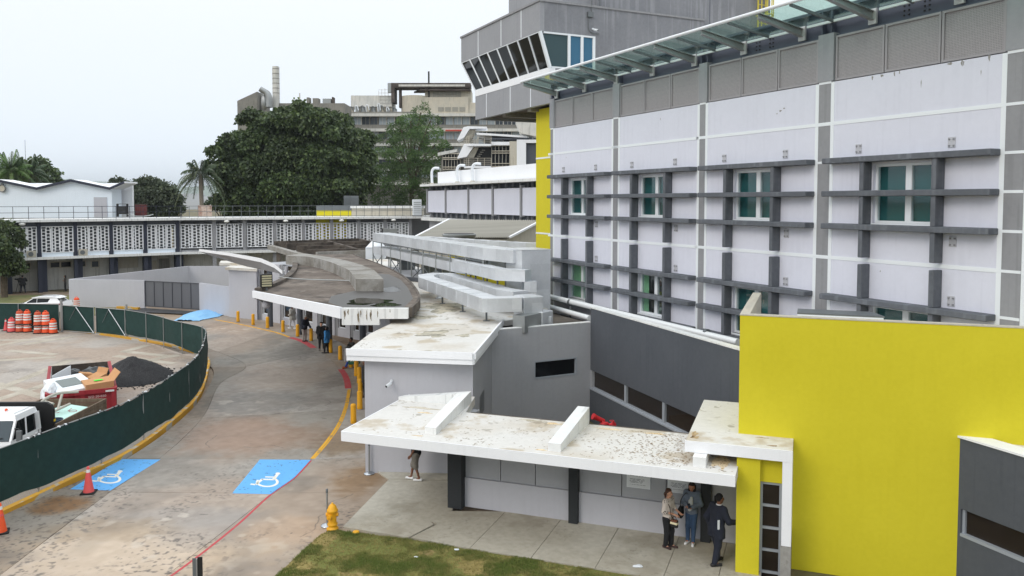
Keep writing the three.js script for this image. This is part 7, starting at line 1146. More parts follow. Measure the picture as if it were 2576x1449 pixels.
{
  const dk = [[0.055, 0.092, 0.03], [0.072, 0.115, 0.034], [0.044, 0.074, 0.028], [0.1, 0.145, 0.04]];
  { // big dark tree: u 555..945, v 262..515 at z 125
    const z = 125, k = z / 2040, B = [], c = (u, v, dz, r, hh) => B.push([(u - 750) * k, 9.5 - (v - 506) * k, dz, r * k, (hh ?? r * 0.8) * k]);
    for (const [u, v, d, r] of [[760, 330, 0, 62], [690, 335, 1, 55], [830, 335, 0, 58], [640, 370, 0, 52], [885, 360, 0, 48], [755, 395, 3, 75], [620, 420, 1, 55], [690, 430, 4, 62], [820, 410, 4, 65], [890, 420, 1, 52], [605, 470, 1, 45], [660, 490, 4, 50], [740, 475, 5, 62], [810, 480, 5, 58], [880, 478, 3, 55], [600, 350, -2, 30], [660, 310, -2, 38], [720, 300, 0, 36], [790, 298, 0, 36], [850, 310, -1, 36], [910, 395, -1, 34], [925, 440, 0, 28], [575, 440, -1, 26], [580, 395, -1, 28], [570, 500, 0, 26], [910, 345, -3, 28], [755, 360, -6, 80], [640, 430, -6, 60], [860, 430, -6, 60], [755, 285, -1, 26], [690, 520, 3, 55], [800, 525, 3, 60], [880, 525, 2, 50], [610, 525, 2, 40]]) c(u, v, d, r * 0.86);
    for (let k = 0; k < 90; k++) { const a = rr(-0.35, Math.PI + 0.35), e = rr(0.62, 1.02); c(750 + Math.cos(a) * 186 * e, 442 - Math.sin(a) * 168 * e, rr(-2, 7), rr(9, 20)); }
    tree('huge dark green broad crowned tree in the middle behind the gallery', [(750 - 1288) * k, 0, -z], 9, 8, B, 210, 0.5, dk, 0.6, 0.35, 1.15);
  }
  { // lighter feathery tree: u 935..1130
    const z = 140, k = z / 2040, B = [], c = (u, v, dz, r, hh) => B.push([(u - 1035) * k, 9.5 - (v - 506) * k, dz, r * k, hh * k]);
    for (const [u, v, d, r, h] of [[1060, 285, 0, 24, 14], [1035, 305, 0, 34, 16], [1085, 305, 0, 26, 14], [1010, 325, 0, 36, 16], [1075, 335, 1, 40, 16], [980, 350, 0, 30, 14], [1030, 358, 1, 48, 18], [1095, 365, 0, 34, 16], [965, 385, 0, 28, 14], [1015, 392, 2, 46, 18], [1075, 395, 1, 46, 16], [1120, 372, 0, 16, 10], [985, 425, 0, 42, 16], [1050, 428, 2, 50, 18], [1100, 420, 0, 28, 14], [955, 455, 0, 30, 16], [1010, 462, 2, 50, 20], [1075, 462, 1, 40, 18], [980, 500, 0, 44, 22], [1040, 500, 1, 50, 22], [1085, 500, 0, 30, 20], [1030, 330, -3, 40, 16], [1030, 420, -4, 60, 20], [1070, 270, 0, 10, 8]]) c(u, v, d, r, h);
    tree('lighter feathery green tree between the dark tree and the white block', [(1035 - 1288) * k, 0, -z], 15, 12, B, 70, 0.36, [[0.075, 0.15, 0.035], [0.095, 0.18, 0.04], [0.06, 0.12, 0.032], [0.11, 0.19, 0.045]], 0.42, 0.05, 0.6);
  }
  { // small grey green tree left of the palm
    const z = 130, k = z / 2040, B = [], c = (u, v, dz, r, hh) => B.push([(u - 380) * k, 9.5 - (v - 506) * k, dz, r * k, (hh ?? r * 0.6) * k]);
    for (const [u, v, d, r] of [[375, 465, 0, 30], [345, 475, 0, 26], [410, 478, 0, 28], [325, 495, 0, 24], [430, 500, 0, 26], [380, 500, 2, 44], [350, 520, 1, 34], [415, 522, 1, 34], [310, 520, 0, 22], [445, 525, 0, 16], [300, 458, 0, 14], [380, 545, 0, 60]]) c(u, v, d, r);
    tree('smaller grey green tree between the zigzag building and the palm', [(380 - 1288) * k, 0, -z], 7, 6, B, 150, 0.5, [[0.075, 0.1, 0.055], [0.09, 0.115, 0.06], [0.06, 0.085, 0.05]], 0.3, 0.2, 0.9);
  }
  { // dark tree behind the left palm, with antenna mast apart
    const z = 150, k = z / 2040, B = []; for (const [u, v, d, r] of [[100, 415, 0, 22], [75, 425, 0, 22], [125, 440, 0, 22], [50, 440, 0, 26], [90, 455, 2, 34], [140, 462, 0, 16], [20, 450, 0, 28]]) B.push([(u - 80) * k, 9.5 - (v - 506) * k, d, r * k, r * 0.75 * k]);
    tree('dark rounded tree behind the bright palm at the far left', [(80 - 1288) * k, 0, -z], 9, 5, B, 130, 0.55, dk, 0.35, 0.3, 1);
    const a = thing('antenna_mast', 'thin whip antenna standing above the left trees', 'antenna', [-89.03, 0, -149]); add(a, 'mast', rod([0, 0, 0], [0, 20.68, 0], 0.09, 0.03, 6), M.steelDark); add(a, 'base', box(-0.2, 0.2, 0, 12, -0.2, 0.2), M.steelDark);
  }
  { // tree at the left edge by the gallery
    const B = []; for (const [u, v, d, r] of [[0, 575, 0, 26], [25, 590, 0, 24], [15, 620, 2, 34], [40, 610, 0, 16], [30, 650, 1, 26], [5, 665, 1, 30], [-30, 600, 0, 40], [-40, 650, 0, 40], [42, 672, 0, 14], [20, 680, 0, 16], [40, 640, 1, 18]]) B.push([(u - 5) * 80 / 2040, 9.5 - (v - 506) * 80 / 2040, d, r * 80 / 2040, r * 0.8 * 80 / 2040]);
    tree('leafy dark tree at the left edge in front of the gallery', [(5 - 1288) * 80 / 2040, 0, -80], 2.8, 6, B, 420, 0.34, [...dk, [0.07, 0.1, 0.03]], 0.32, 0.45, 1.1);
  }
  { // bushes seen through the gap beneath the palm
    const z = 135, k = z / 2040, B = []; for (const [u, v, r] of [[545, 505, 14], [560, 512, 18], [530, 518, 14], [575, 522, 16], [590, 530, 22]]) B.push([(u - 560) * k, 9.5 - (v - 506) * k, 0, r * k, r * 0.8 * k]);
    tree('low green tree top in the gap right of the palm trunk', [(560 - 1288) * k, 0, -z], 6, 3, B, 160, 0.45, [[0.06, 0.1, 0.035], [0.08, 0.12, 0.045]], 0.25, 0.2, 0.9);
  }
}
function palm(label, pos, hgt, n, len, tones, spread, seed) {
  const t = thing('palm_tree', label, 'palm', pos); rs = seed;
  add(t, 'trunk', tube([[0, 0, 0], [0.1, hgt * 0.5, 0], [0, hgt, 0]], 0.28, 10, 16), M.palmTrunk);
  add(t, 'crownshaft', rod([0, hgt - 0.1, 0], [0, hgt + 0.9, 0], 0.26, 0.14, 10), M.palmTrunk);
  const m = leafMat(); m.userData.keep = true;
  for (let f = 0; f < n; f++) {
    const az = f * 2.39996 + rr(-0.2, 0.2), up = lerp(1.35, -0.4, f / (n - 1)), L = len * rr(0.85, 1.1), P = [], C = [], tone = tones[f % tones.length];
    const pt = (s) => { const r = L * s, dr = spread * r * r / L; return [Math.cos(az) * (r * Math.cos(up) * (1 - 0.25 * s)), hgt + 0.7 + r * Math.sin(up) - dr * (0.5 + 0.4 * Math.cos(up)), Math.sin(az) * (r * Math.cos(up) * (1 - 0.25 * s))]; };
    for (let s = 0.12; s < 1; s += 0.026) for (const sd of [-1, 1]) {
      const a = pt(s), b = pt(s + 0.02), ll = len * 0.24 * Math.sin(Math.PI * clamp(0.18 + s * 0.75)) * rr(0.85, 1.1), px = -Math.sin(az) * sd, pz = Math.cos(az) * sd, fx = Math.cos(az) * 0.5, fz = Math.sin(az) * 0.5;
      const e = [a[0] + (px + fx) * ll * 0.75, a[1] - ll * rr(0.45, 0.85), a[2] + (pz + fz) * ll * 0.75], md = [(a[0] + e[0]) / 2 + fx * 0.1, (a[1] + e[1]) / 2 + ll * 0.18, (a[2] + e[2]) / 2 + fz * 0.1]; const w = 0.085;
      P.push(a[0] - fx * w, a[1], a[2] - fz * w, b[0], b[1], b[2], md[0] + fx * w, md[1], md[2] + fz * w, a[0] - fx * w, a[1], a[2] - fz * w, md[0] + fx * w, md[1], md[2] + fz * w, md[0] - fx * w, md[1], md[2] - fz * w, md[0] - fx * w, md[1], md[2] - fz * w, md[0] + fx * w, md[1], md[2] + fz * w, ...e);
      const v = rr(0.8, 1.2); for (let c = 0; c < 9; c++) C.push(tone[0] * v, tone[1] * v, tone[2] * v);
    }
    const rp = []; for (let s = 0; s <= 1.001; s += 0.1) rp.push(pt(s)); const st = clean(tube(rp, 0.035, 5, 20)); st.deleteAttribute('uv'); const q = st.attributes.position.count, sc = new Float32Array(q * 3); for (let i = 0; i < q; i++) { sc[i * 3] = 0.12; sc[i * 3 + 1] = 0.14; sc[i * 3 + 2] = 0.05; } st.setAttribute('color', new THREE.BufferAttribute(sc, 3));
    const g = new THREE.BufferGeometry(); g.setAttribute('position', new THREE.Float32BufferAttribute(P, 3)); g.setAttribute('color', new THREE.Float32BufferAttribute(C, 3)); g.computeVertexNormals(); add(t, 'frond', mergeGeometries([g, st]), m);
  }
}
{ const z = 112; palm('single palm tree with drooping fronds in front of the pale sky', [-42.88, 0, -z], 12.45, 24, 4.5, [[0.04, 0.075, 0.03], [0.05, 0.085, 0.03], [0.075, 0.095, 0.035], [0.035, 0.06, 0.028]], 0.75, 77); }
{ const z = 118; palm('bright green bushy palm above the zigzag roof at the far left', [-72.65, 0, -z], 13.19, 34, 4.6, [[0.13, 0.24, 0.05], [0.1, 0.19, 0.045], [0.07, 0.13, 0.04]], 0.55, 99); palm('darker green palm right beside the bright one at the far left', [-71.77, 0, -z - 3], 12.99, 18, 4.2, [[0.04, 0.08, 0.03], [0.05, 0.1, 0.035]], 0.6, 131); }
rs = 977;
// ---------- distance ----------
{
  const N = 80, V = [], idx = []; const no = new ImprovedNoise();
  for (let i = 0; i <= N; i++) for (let j = 0; j <= 10; j++) { const x = lerp(-6500, 3500, i / N), z = -4500 - j * 250, h = 118 * sst(0, 5, j) * (1 + 0.6 * no.noise(x * 0.0011, z * 0.0008, 4)) + 26 * no.noise(x * 0.005, z * 0.004, 2) * sst(0, 4, j); V.push(x, Math.max(-0.2, h * (j > 8 ? 0.8 : 1)) , z); }
  for (let i = 0; i < N; i++) for (let j = 0; j < 10; j++) { const a = i * 11 + j; idx.push(a, a + 11, a + 1, a + 1, a + 11, a + 12); }
  const g = new THREE.BufferGeometry(); g.setAttribute('position', new THREE.Float32BufferAttribute(V, 3)); g.setIndex(idx); g.computeVertexNormals(); struct('hills', 'hazy low hills on the horizon', g, std({ color: 0x5d6f58, roughness: 1, side: THREE.DoubleSide }));
  // a spread of pale town buildings before the hills, seen in the gap under the palm
  const gs = []; for (let k = 0; k < 260; k++) { const z = rr(900, 4200), u = rr(380, 640), x = (u - 1288) / 2040 * z, w = rr(14, 40), h = rr(8, 22); gs.push(box(x - w / 2, x + w / 2, -0.2, h, -z - 8, -z)); }
  const o = single('town', 'hazy far off town below the hills in the gap by the palm', 'town', join(gs), plain(0xb9bcc0, 0.9)); o.userData.kind = 'stuff';
}

// ---------- people ----------
// bones: [a, b, ra, rb]; a smooth union of tapered capsules, meshed with surface nets
function bodyMesh(bones, cell, k = 0.035, cut) {
  let lo = [9, 9, 9], hi = [-9, -9, -9];
  for (const [a, b, r, q] of bones) for (let c = 0; c < 3; c++) { lo[c] = Math.min(lo[c], a[c] - r, b[c] - q); hi[c] = Math.max(hi[c], a[c] + r, b[c] + q); }
  const pad = cell * 2.5, n = [0, 1, 2].map((c) => Math.ceil((hi[c] - lo[c] + pad * 2) / cell) + 1), o = lo.map((v) => v - pad), F = new Float32Array(n[0] * n[1] * n[2]);
  const bs = bones.map(([a, b, r, q]) => { const d = [b[0] - a[0], b[1] - a[1], b[2] - a[2]]; return { a, d, l: d[0] * d[0] + d[1] * d[1] + d[2] * d[2] || 1e-9, r, q }; });
  const f = (x, y, z) => { let v = 9; for (const s of bs) { const px = x - s.a[0], py = y - s.a[1], pz = z - s.a[2]; let t = (px * s.d[0] + py * s.d[1] + pz * s.d[2]) / s.l; t = t < 0 ? 0 : t > 1 ? 1 : t; const ex = px - s.d[0] * t, ey = py - s.d[1] * t, ez = pz - s.d[2] * t, d = Math.sqrt(ex * ex + ey * ey + ez * ez) - (s.r + (s.q - s.r) * t); const h = Math.max(k - Math.abs(v - d), 0) / k; v = Math.min(v, d) - h * h * k * 0.25; } if (cut) v = Math.max(v, cut(x, y, z)); return v; };
  const I = (i, j, l) => i + n[0] * (j + n[1] * l);
  for (let l = 0; l < n[2]; l++) for (let j = 0; j < n[1]; j++) for (let i = 0; i < n[0]; i++) F[I(i, j, l)] = f(o[0] + i * cell, o[1] + j * cell, o[2] + l * cell);
  const id = new Int32Array(F.length).fill(-1), P = [], idx = [];
  for (let l = 0; l + 1 < n[2]; l++) for (let j = 0; j + 1 < n[1]; j++) for (let i = 0; i + 1 < n[0]; i++) {
    let m = 0, sx = 0, sy = 0, sz = 0, ne = 0; const g = [];
    for (let c = 0; c < 8; c++) { const v = F[I(i + (c & 1), j + (c >> 1 & 1), l + (c >> 2))]; g.push(v); if (v < 0) m++; }
    if (m === 0 || m === 8) continue;
    for (let c = 0; c < 8; c++) for (const b of [1, 2, 4]) { if (c & b) continue; const e = c | b; if (g[c] < 0 === g[e] < 0) continue; const t = g[c] / (g[c] - g[e]); sx += (c & 1) + (b === 1 ? t : 0); sy += (c >> 1 & 1) + (b === 2 ? t : 0); sz += (c >> 2) + (b === 4 ? t : 0); ne++; }
    id[I(i, j, l)] = P.length / 3; P.push(o[0] + (i + sx / ne) * cell, o[1] + (j + sy / ne) * cell, o[2] + (l + sz / ne) * cell);
  }
  const face = (a, b, c, d, fl) => { if (a < 0 || b < 0 || c < 0 || d < 0) return; fl ? idx.push(a, b, c, a, c, d) : idx.push(a, c, b, a, d, c); };
  for (let l = 1; l + 1 < n[2]; l++) for (let j = 1; j + 1 < n[1]; j++) for (let i = 1; i + 1 < n[0]; i++) {
    const v = F[I(i, j, l)] < 0;
    if (v !== F[I(i + 1, j, l)] < 0) face(id[I(i, j - 1, l - 1)], id[I(i, j, l - 1)], id[I(i, j, l)], id[I(i, j - 1, l)], v);
    if (v !== F[I(i, j + 1, l)] < 0) face(id[I(i - 1, j, l - 1)], id[I(i - 1, j, l)], id[I(i, j, l)], id[I(i, j, l - 1)], v);
    if (v !== F[I(i, j, l + 1)] < 0) face(id[I(i - 1, j - 1, l)], id[I(i, j - 1, l)], id[I(i, j, l)], id[I(i - 1, j, l)], v);
  }
  const g = new THREE.BufferGeometry(); g.setAttribute('position', new THREE.Float32BufferAttribute(P, 3)); g.setIndex(idx); g.computeVertexNormals(); return g;
}
const weave = [1, 2].map((q) => tex(128, 0.5, (u, v) => 226 + (q === 1 ? 30 : 60) * (fbm(u, v, 5, 4, 600 + q) - 0.5) + 30 * (fbm(u, v, 40, 2, 620 + q) - 0.5)));
const cloth = (r, g, b, seed, amt = 8) => std({ roughness: 0.95, color: new THREE.Color(`rgb(${Math.min(255, r + 8)},${Math.min(255, g + 8)},${Math.min(255, b + 8)})`), map: weave[amt > 8 ? 1 : 0] });
const skinTone = (r, g, b) => std({ color: new THREE.Color(`rgb(${r},${g},${b})`), roughness: 0.6 });
// o: height, joints by metres in a frame facing +z (x to the person's left), turned by yaw
function person(o) {
  const S = (o.h ?? 1.7) / 1.7, t = thing('person', o.label, 'person', o.pos, o.yaw); if (o.group) t.userData.group = o.group; const cell = o.cell ?? 0.016;
  const add3 = (a, b) => [a[0] + b[0], a[1] + b[1], a[2] + b[2]], L = o.lean ?? [0, 0], sw = o.wide ?? 1;
  const pel = add3([0, 0.9, 0], o.pelvis ?? [0, 0, 0]), wai = add3(pel, [L[0] * 0.3, 0.16, L[1] * 0.3]), che = add3(pel, [L[0] * 0.8, 0.4, L[1] * 0.8]), nek = add3(pel, [L[0], 0.57, L[1]]), nod = o.nod ?? 0, hx = o.headTurn ?? 0;
  const hd = add3(nek, [L[0] * 0.15 + (o.headX ?? 0), 0.15 - nod * 0.03, L[1] * 0.15 + 0.02 + nod * 0.07]);
  const sh = [1, -1].map((s) => add3(che, [s * 0.165 * sw, 0.1, 0])), hip = [1, -1].map((s) => add3(pel, [s * 0.085 * sw, -0.03, 0]));
  const feet = o.feet ?? [[0.09, 0, 0.02], [-0.09, 0, 0.0]], ank = feet.map((f) => add3(f, [0, 0.075, 0])), fd = o.footDir ?? [[0.15, 0.98], [-0.15, 0.98]];
  const kne = [0, 1].map((i) => o.knees?.[i] ?? [(hip[i][0] + ank[i][0]) / 2, (hip[i][1] + ank[i][1]) / 2 + 0.02, (hip[i][2] + ank[i][2]) / 2 + 0.035]);
  const elb = [0, 1].map((i) => o.elbows?.[i] ?? add3(sh[i], [(i ? -1 : 1) * 0.05, -0.27, -0.03])), wri = [0, 1].map((i) => o.wrists?.[i] ?? add3(elb[i], [0, -0.24, 0.06]));
  const toe = [0, 1].map((i) => add3(feet[i], [fd[i][0] * 0.17, 0.035, fd[i][1] * 0.17])), heel = [0, 1].map((i) => add3(feet[i], [-fd[i][0] * 0.05, 0.045, -fd[i][1] * 0.05]));
  const ch = Math.cos(hx), sn = Math.sin(hx), hp = (x, y, z) => { const yy = y - nod * 0.35 * z, zz = z + nod * 0.35 * y; return add3(hd, [x * ch + zz * sn, yy, -x * sn + zz * ch]); };
  const torso = (e) => [[add3(pel, [0.06 * sw, 0.0, 0]), add3(wai, [0.05 * sw, 0, 0.01]), 0.105 * sw + e, 0.09 * sw + e], [add3(pel, [-0.06 * sw, 0, 0]), add3(wai, [-0.05 * sw, 0, 0.01]), 0.105 * sw + e, 0.09 * sw + e], [add3(wai, [0.05 * sw, 0, 0.01]), add3(che, [0.075 * sw, 0.02, 0]), 0.09 * sw + e, 0.105 + e], [add3(wai, [-0.05 * sw, 0, 0.01]), add3(che, [-0.075 * sw, 0.02, 0]), 0.09 * sw + e, 0.105 + e], [sh[0], sh[1], 0.062 + e, 0.062 + e], [add3(nek, [0, -0.03, 0]), add3(che, [0, 0.05, 0]), 0.06 + e * 0.5, 0.09 + e]];
  const arm = (i, e, f = 1) => [[sh[i], elb[i], 0.052 + e, 0.042 + e], ...(f > 0 ? [[elb[i], [lerp(elb[i][0], wri[i][0], f), lerp(elb[i][1], wri[i][1], f), lerp(elb[i][2], wri[i][2], f)], 0.042 + e, lerp(0.042, 0.03, f) + e]] : [])];
  const leg = (i, e, f = 1) => f <= 0.5 ? [[hip[i], [lerp(hip[i][0], kne[i][0], f * 2), lerp(hip[i][1], kne[i][1], f * 2), lerp(hip[i][2], kne[i][2], f * 2)], 0.092 * sw + e, lerp(0.092, 0.056, f * 2) + e]] : [[hip[i], kne[i], 0.092 * sw + e, 0.056 + e], [kne[i], [lerp(kne[i][0], ank[i][0], f * 2 - 1), lerp(kne[i][1], ank[i][1], f * 2 - 1), lerp(kne[i][2], ank[i][2], f * 2 - 1)], 0.056 + e, lerp(0.056, 0.038, f * 2 - 1) + e]];
  const head = [[hp(0, 0.035, -0.012), hp(0, 0.0, 0.008), 0.086, 0.075], [hp(0, -0.03, 0.03), hp(0, -0.085, 0.045), 0.06, 0.036], [nek, hp(0, -0.03, -0.01), 0.052, 0.052], [hp(0, 0.0, 0.09), hp(0, -0.03, 0.104), 0.009, 0.013], [hp(0.078, -0.005, -0.005), hp(0.083, -0.035, -0.003), 0.014, 0.01], [hp(-0.078, -0.005, -0.005), hp(-0.083, -0.035, -0.003), 0.014, 0.01]];
  const hand = (i) => { // palm, four curled fingers and a thumb
    const w = wri[i], e = elb[i], l = Math.hypot(w[0] - e[0], w[1] - e[1], w[2] - e[2]), d = [(w[0] - e[0]) / l, (w[1] - e[1]) / l, (w[2] - e[2]) / l]; let s = [d[1] * 0 - d[2] * 1 * 0 + (Math.abs(d[1]) > 0.8 ? 0 : -d[2]), 0, Math.abs(d[1]) > 0.8 ? 1 : d[0]]; const sl = Math.hypot(...s); s = s.map((q) => q / sl);
    const nn = [d[1] * s[2] - d[2] * s[1], d[2] * s[0] - d[0] * s[2], d[0] * s[1] - d[1] * s[0]], sg = i ? 1 : -1, at = (a, b, c) => [w[0] + d[0] * a + s[0] * b + nn[0] * c * sg, w[1] + d[1] * a + s[1] * b + nn[1] * c * sg, w[2] + d[2] * a + s[2] * b + nn[2] * c * sg];
    const B = [[at(-0.02, 0, 0), at(0.03, 0, 0), 0.028, 0.03], [at(0.03, -0.02, 0), at(0.085, -0.026, 0), 0.018, 0.015], [at(0.03, 0.02, 0), at(0.085, 0.026, 0), 0.018, 0.015]];
    [[-0.03, 0.062], [-0.01, 0.074], [0.011, 0.07], [0.03, 0.055]].forEach(([q, ln]) => { B.push([at(0.085, q, 0), at(0.085 + ln * 0.5, q * 1.1, 0.012), 0.0095, 0.0085], [at(0.085 + ln * 0.5, q * 1.1, 0.012), at(0.085 + ln * 0.85, q * 1.1, 0.038), 0.0085, 0.0075]); });
    B.push([at(0.02, 0.028, 0.005), at(0.055, 0.055, 0.02), 0.014, 0.0115], [at(0.055, 0.055, 0.02), at(0.085, 0.058, 0.035), 0.011, 0.009]); return B; };
  const sc = (g) => { g.scale(S, S, S); return g; };
  const kids = sub(t, 'figure'); t.remove(kids);
  const bodyG = [sc(bodyMesh([...torso(-0.012), ...arm(0, -0.004), ...arm(1, -0.004), ...leg(0, -0.006), ...leg(1, -0.006), [ank[0], toe[0], 0.036, 0.026], [ank[1], toe[1], 0.036, 0.026], ...head], cell)), ...(o.hands === false ? [] : [0, 1].map((i) => sc(bodyMesh(hand(i), 0.0065, 0.01))))];
  const body = add(t, 'body', join(bodyG), o.skin);
  const eyes = [1, -1].map((s) => { const p = hp(s * 0.03, 0.012, 0.078); return ball(p[0], p[1], p[2], 0.0125, 0.008, 0.008, 8); }); const mp = hp(0, -0.066, 0.078); eyes.push(ball(mp[0], mp[1], mp[2], 0.022, 0.005, 0.008, 8)); add(t, 'face', sc(join(eyes)), o.faceMat ?? plain(0x3a2420, 0.5));
  const top = o.top, hem = o.hem ?? -0.12;
  if (top) add(t, o.topName ?? 'shirt', sc(bodyMesh([...torso(o.loose ?? 0.014), ...arm(0, o.loose ?? 0.013, o.sleeve ?? 1), ...arm(1, o.loose ?? 0.013, o.sleeve ?? 1), ...(hem < -0.13 ? [0, 1].map((i) => [hip[i], add3(hip[i], [(i ? -1 : 1) * 0.012, hem, 0]), 0.105 * sw + (o.loose ?? 0.014), 0.1 * sw + (o.loose ?? 0.014)]) : [])], cell, 0.04, (x, y, z) => Math.max(pel[1] + hem - y, (Math.hypot(x - nek[0], z - nek[2]) < 0.12 ? y - nek[1] - 0.0 : -1)))), top);
  if (o.legs) add(t, o.legsName ?? 'trousers', sc(bodyMesh([[add3(pel, [0.055 * sw, 0.04, 0]), add3(pel, [-0.055 * sw, 0.04, 0]), 0.11 * sw, 0.11 * sw], ...leg(0, o.legLoose ?? 0.014, o.legLen ?? 0.97), ...leg(1, o.legLoose ?? 0.014, o.legLen ?? 0.97)], cell, 0.04, (x, y) => y - pel[1] - 0.1)), o.legs);
  for (const i of [0, 1]) add(t, o.shoeName ?? 'shoe', sc(bodyMesh([[heel[i], toe[i], 0.046, 0.04], [add3(ank[i], [0, -0.02, 0]), heel[i], 0.044, 0.045]], 0.012, 0.02, (x, y) => Math.max(0.003 - y, y - 0.1))), o.shoes);
  if (o.hair) { const hb = [[hp(0, 0.04, -0.02), hp(0, 0.015, -0.022), 0.094, 0.09]]; if (o.hairLong) hb.push([hp(0.05, 0.0, -0.05), hp(0.07, -o.hairLong, -0.03 + (o.hairFwd ?? 0)), 0.06, 0.045], [hp(-0.05, 0.0, -0.05), hp(-0.07, -o.hairLong, -0.03 + (o.hairFwd ?? 0)), 0.06, 0.045], [hp(0, 0, -0.06), hp(0, -o.hairLong, -0.07), 0.07, 0.05]); if (o.pony) hb.push([hp(0, 0.0, -0.1), hp(0, -0.06, -0.13), 0.03, 0.035], [hp(0, -0.06, -0.13), hp(0, -0.24, -0.1), 0.035, 0.018]);
    add(t, o.hairName ?? 'hair', sc(bodyMesh(hb, 0.0125, 0.03, (x, y, z) => { const q = [x - hd[0], y - hd[1], z - hd[2]], zz = q[0] * sn + q[2] * ch, yy = q[1]; return o.hairCap ? (yy < 0.015 ? 0.015 - yy : -1) : (zz > 0.02 && yy < 0.05 ? Math.min(zz - 0.02, 0.05 - yy) : -1); })), o.hair); }
  t.userData.J = undefined; delete t.userData.J; return { t, S, pel, wai, che, nek, hd, sh, hip, kne, ank, elb, wri, w: (p) => { const c = Math.cos(o.yaw), s = Math.sin(o.yaw); return [o.pos[0] + (p[0] * c + p[2] * s) * S, o.pos[1] + p[1] * S, o.pos[2] + (-p[0] * s + p[2] * c) * S]; } };
}
const sk = { a: skinTone(176, 122, 96), b: skinTone(120, 80, 60), c: skinTone(196, 148, 122) }, blk = cloth(28, 29, 33, 601, 4), navyC = cloth(28, 33, 48, 603, 4), shoeW = plain(0xe8e9ea, 0.6), shoeB = plain(0x1a1a1c, 0.6);
const yawTo = NBT;
{ // woman in the dotted blouse, facing right
  const dots = std({ roughness: 0.95, map: tex(256, 0.3, (u, v) => { let d = 0; for (let i = 0; i < 9; i++) { const x = H(i, 1, 11), y = H(i, 2, 11); let dx = Math.abs(u - x), dy = Math.abs(v - y); dx = Math.min(dx, 1 - dx); dy = Math.min(dy, 1 - dy); if (dx * dx + dy * dy < 0.0022) d = 1; } const k = 10 * (fbm(u, v, 8, 3, 13) - 0.5); return d ? [46, 42, 42] : [206 + k, 196 + k, 188 + k]; }) });
  const p = nb(9.22, -1.62, 0.06), yaw = NBT + 1.25;
  const q = person({ label: 'woman with a ponytail in a dotted cream blouse and black trousers', pos: p, yaw, h: 1.6, skin: sk.c, top: dots, topName: 'blouse', loose: 0.024, hem: -0.06, sleeve: 0.25, legs: blk, legLoose: 0.03, shoes: cloth(70, 50, 48, 605), shoeName: 'sandal', hair: cloth(84, 56, 44, 607), pony: true, wide: 1.08, feet: [[0.08, 0, 0.06], [-0.08, 0, -0.04]], elbows: [[0.22, 1.14, 0.05], [-0.23, 1.13, -0.02]], wrists: [[0.12, 1.06, 0.3], [-0.1, 1.06, 0.26]], cell: 0.013 });
  const c = q.w([-0.16, 0.86, 0.28]), b = thing('handbag', 'small black and cream handbag hanging at the dotted blouse', 'handbag', c, yaw); add(b, 'bag_body', rbox(-0.05, 0.05, -0.13, 0.06, -0.1, 0.1, 0.02, 2), M.black); add(b, 'cream_flap', rbox(-0.058, 0.058, -0.045, 0.02, -0.104, 0.104, 0.015, 2), plain(0xe0d6b4, 0.6)); add(b, 'brown_top', rbox(-0.054, 0.054, 0.02, 0.075, -0.09, 0.09, 0.015, 2), plain(0x6b3c26, 0.6)); add(b, 'handle', tube([[0, 0.07, -0.06], [0, 0.16, -0.03], [0, 0.16, 0.03], [0, 0.07, 0.06]], 0.009, 6, 16), M.black);
  const s = [q.w([-0.17, 0.93, 0.24]), q.w([-0.2, 1.1, 0.16]), q.w([-0.05, 1.32, 0.16]), q.w([0.1, 1.45, 0.06])].map((a) => [a[0] - c[0], a[1] - c[1], a[2] - c[2]]); add(b, 'strap', tube(s, 0.012, 5, 30), plain(0x3a2a22, 0.7));
}
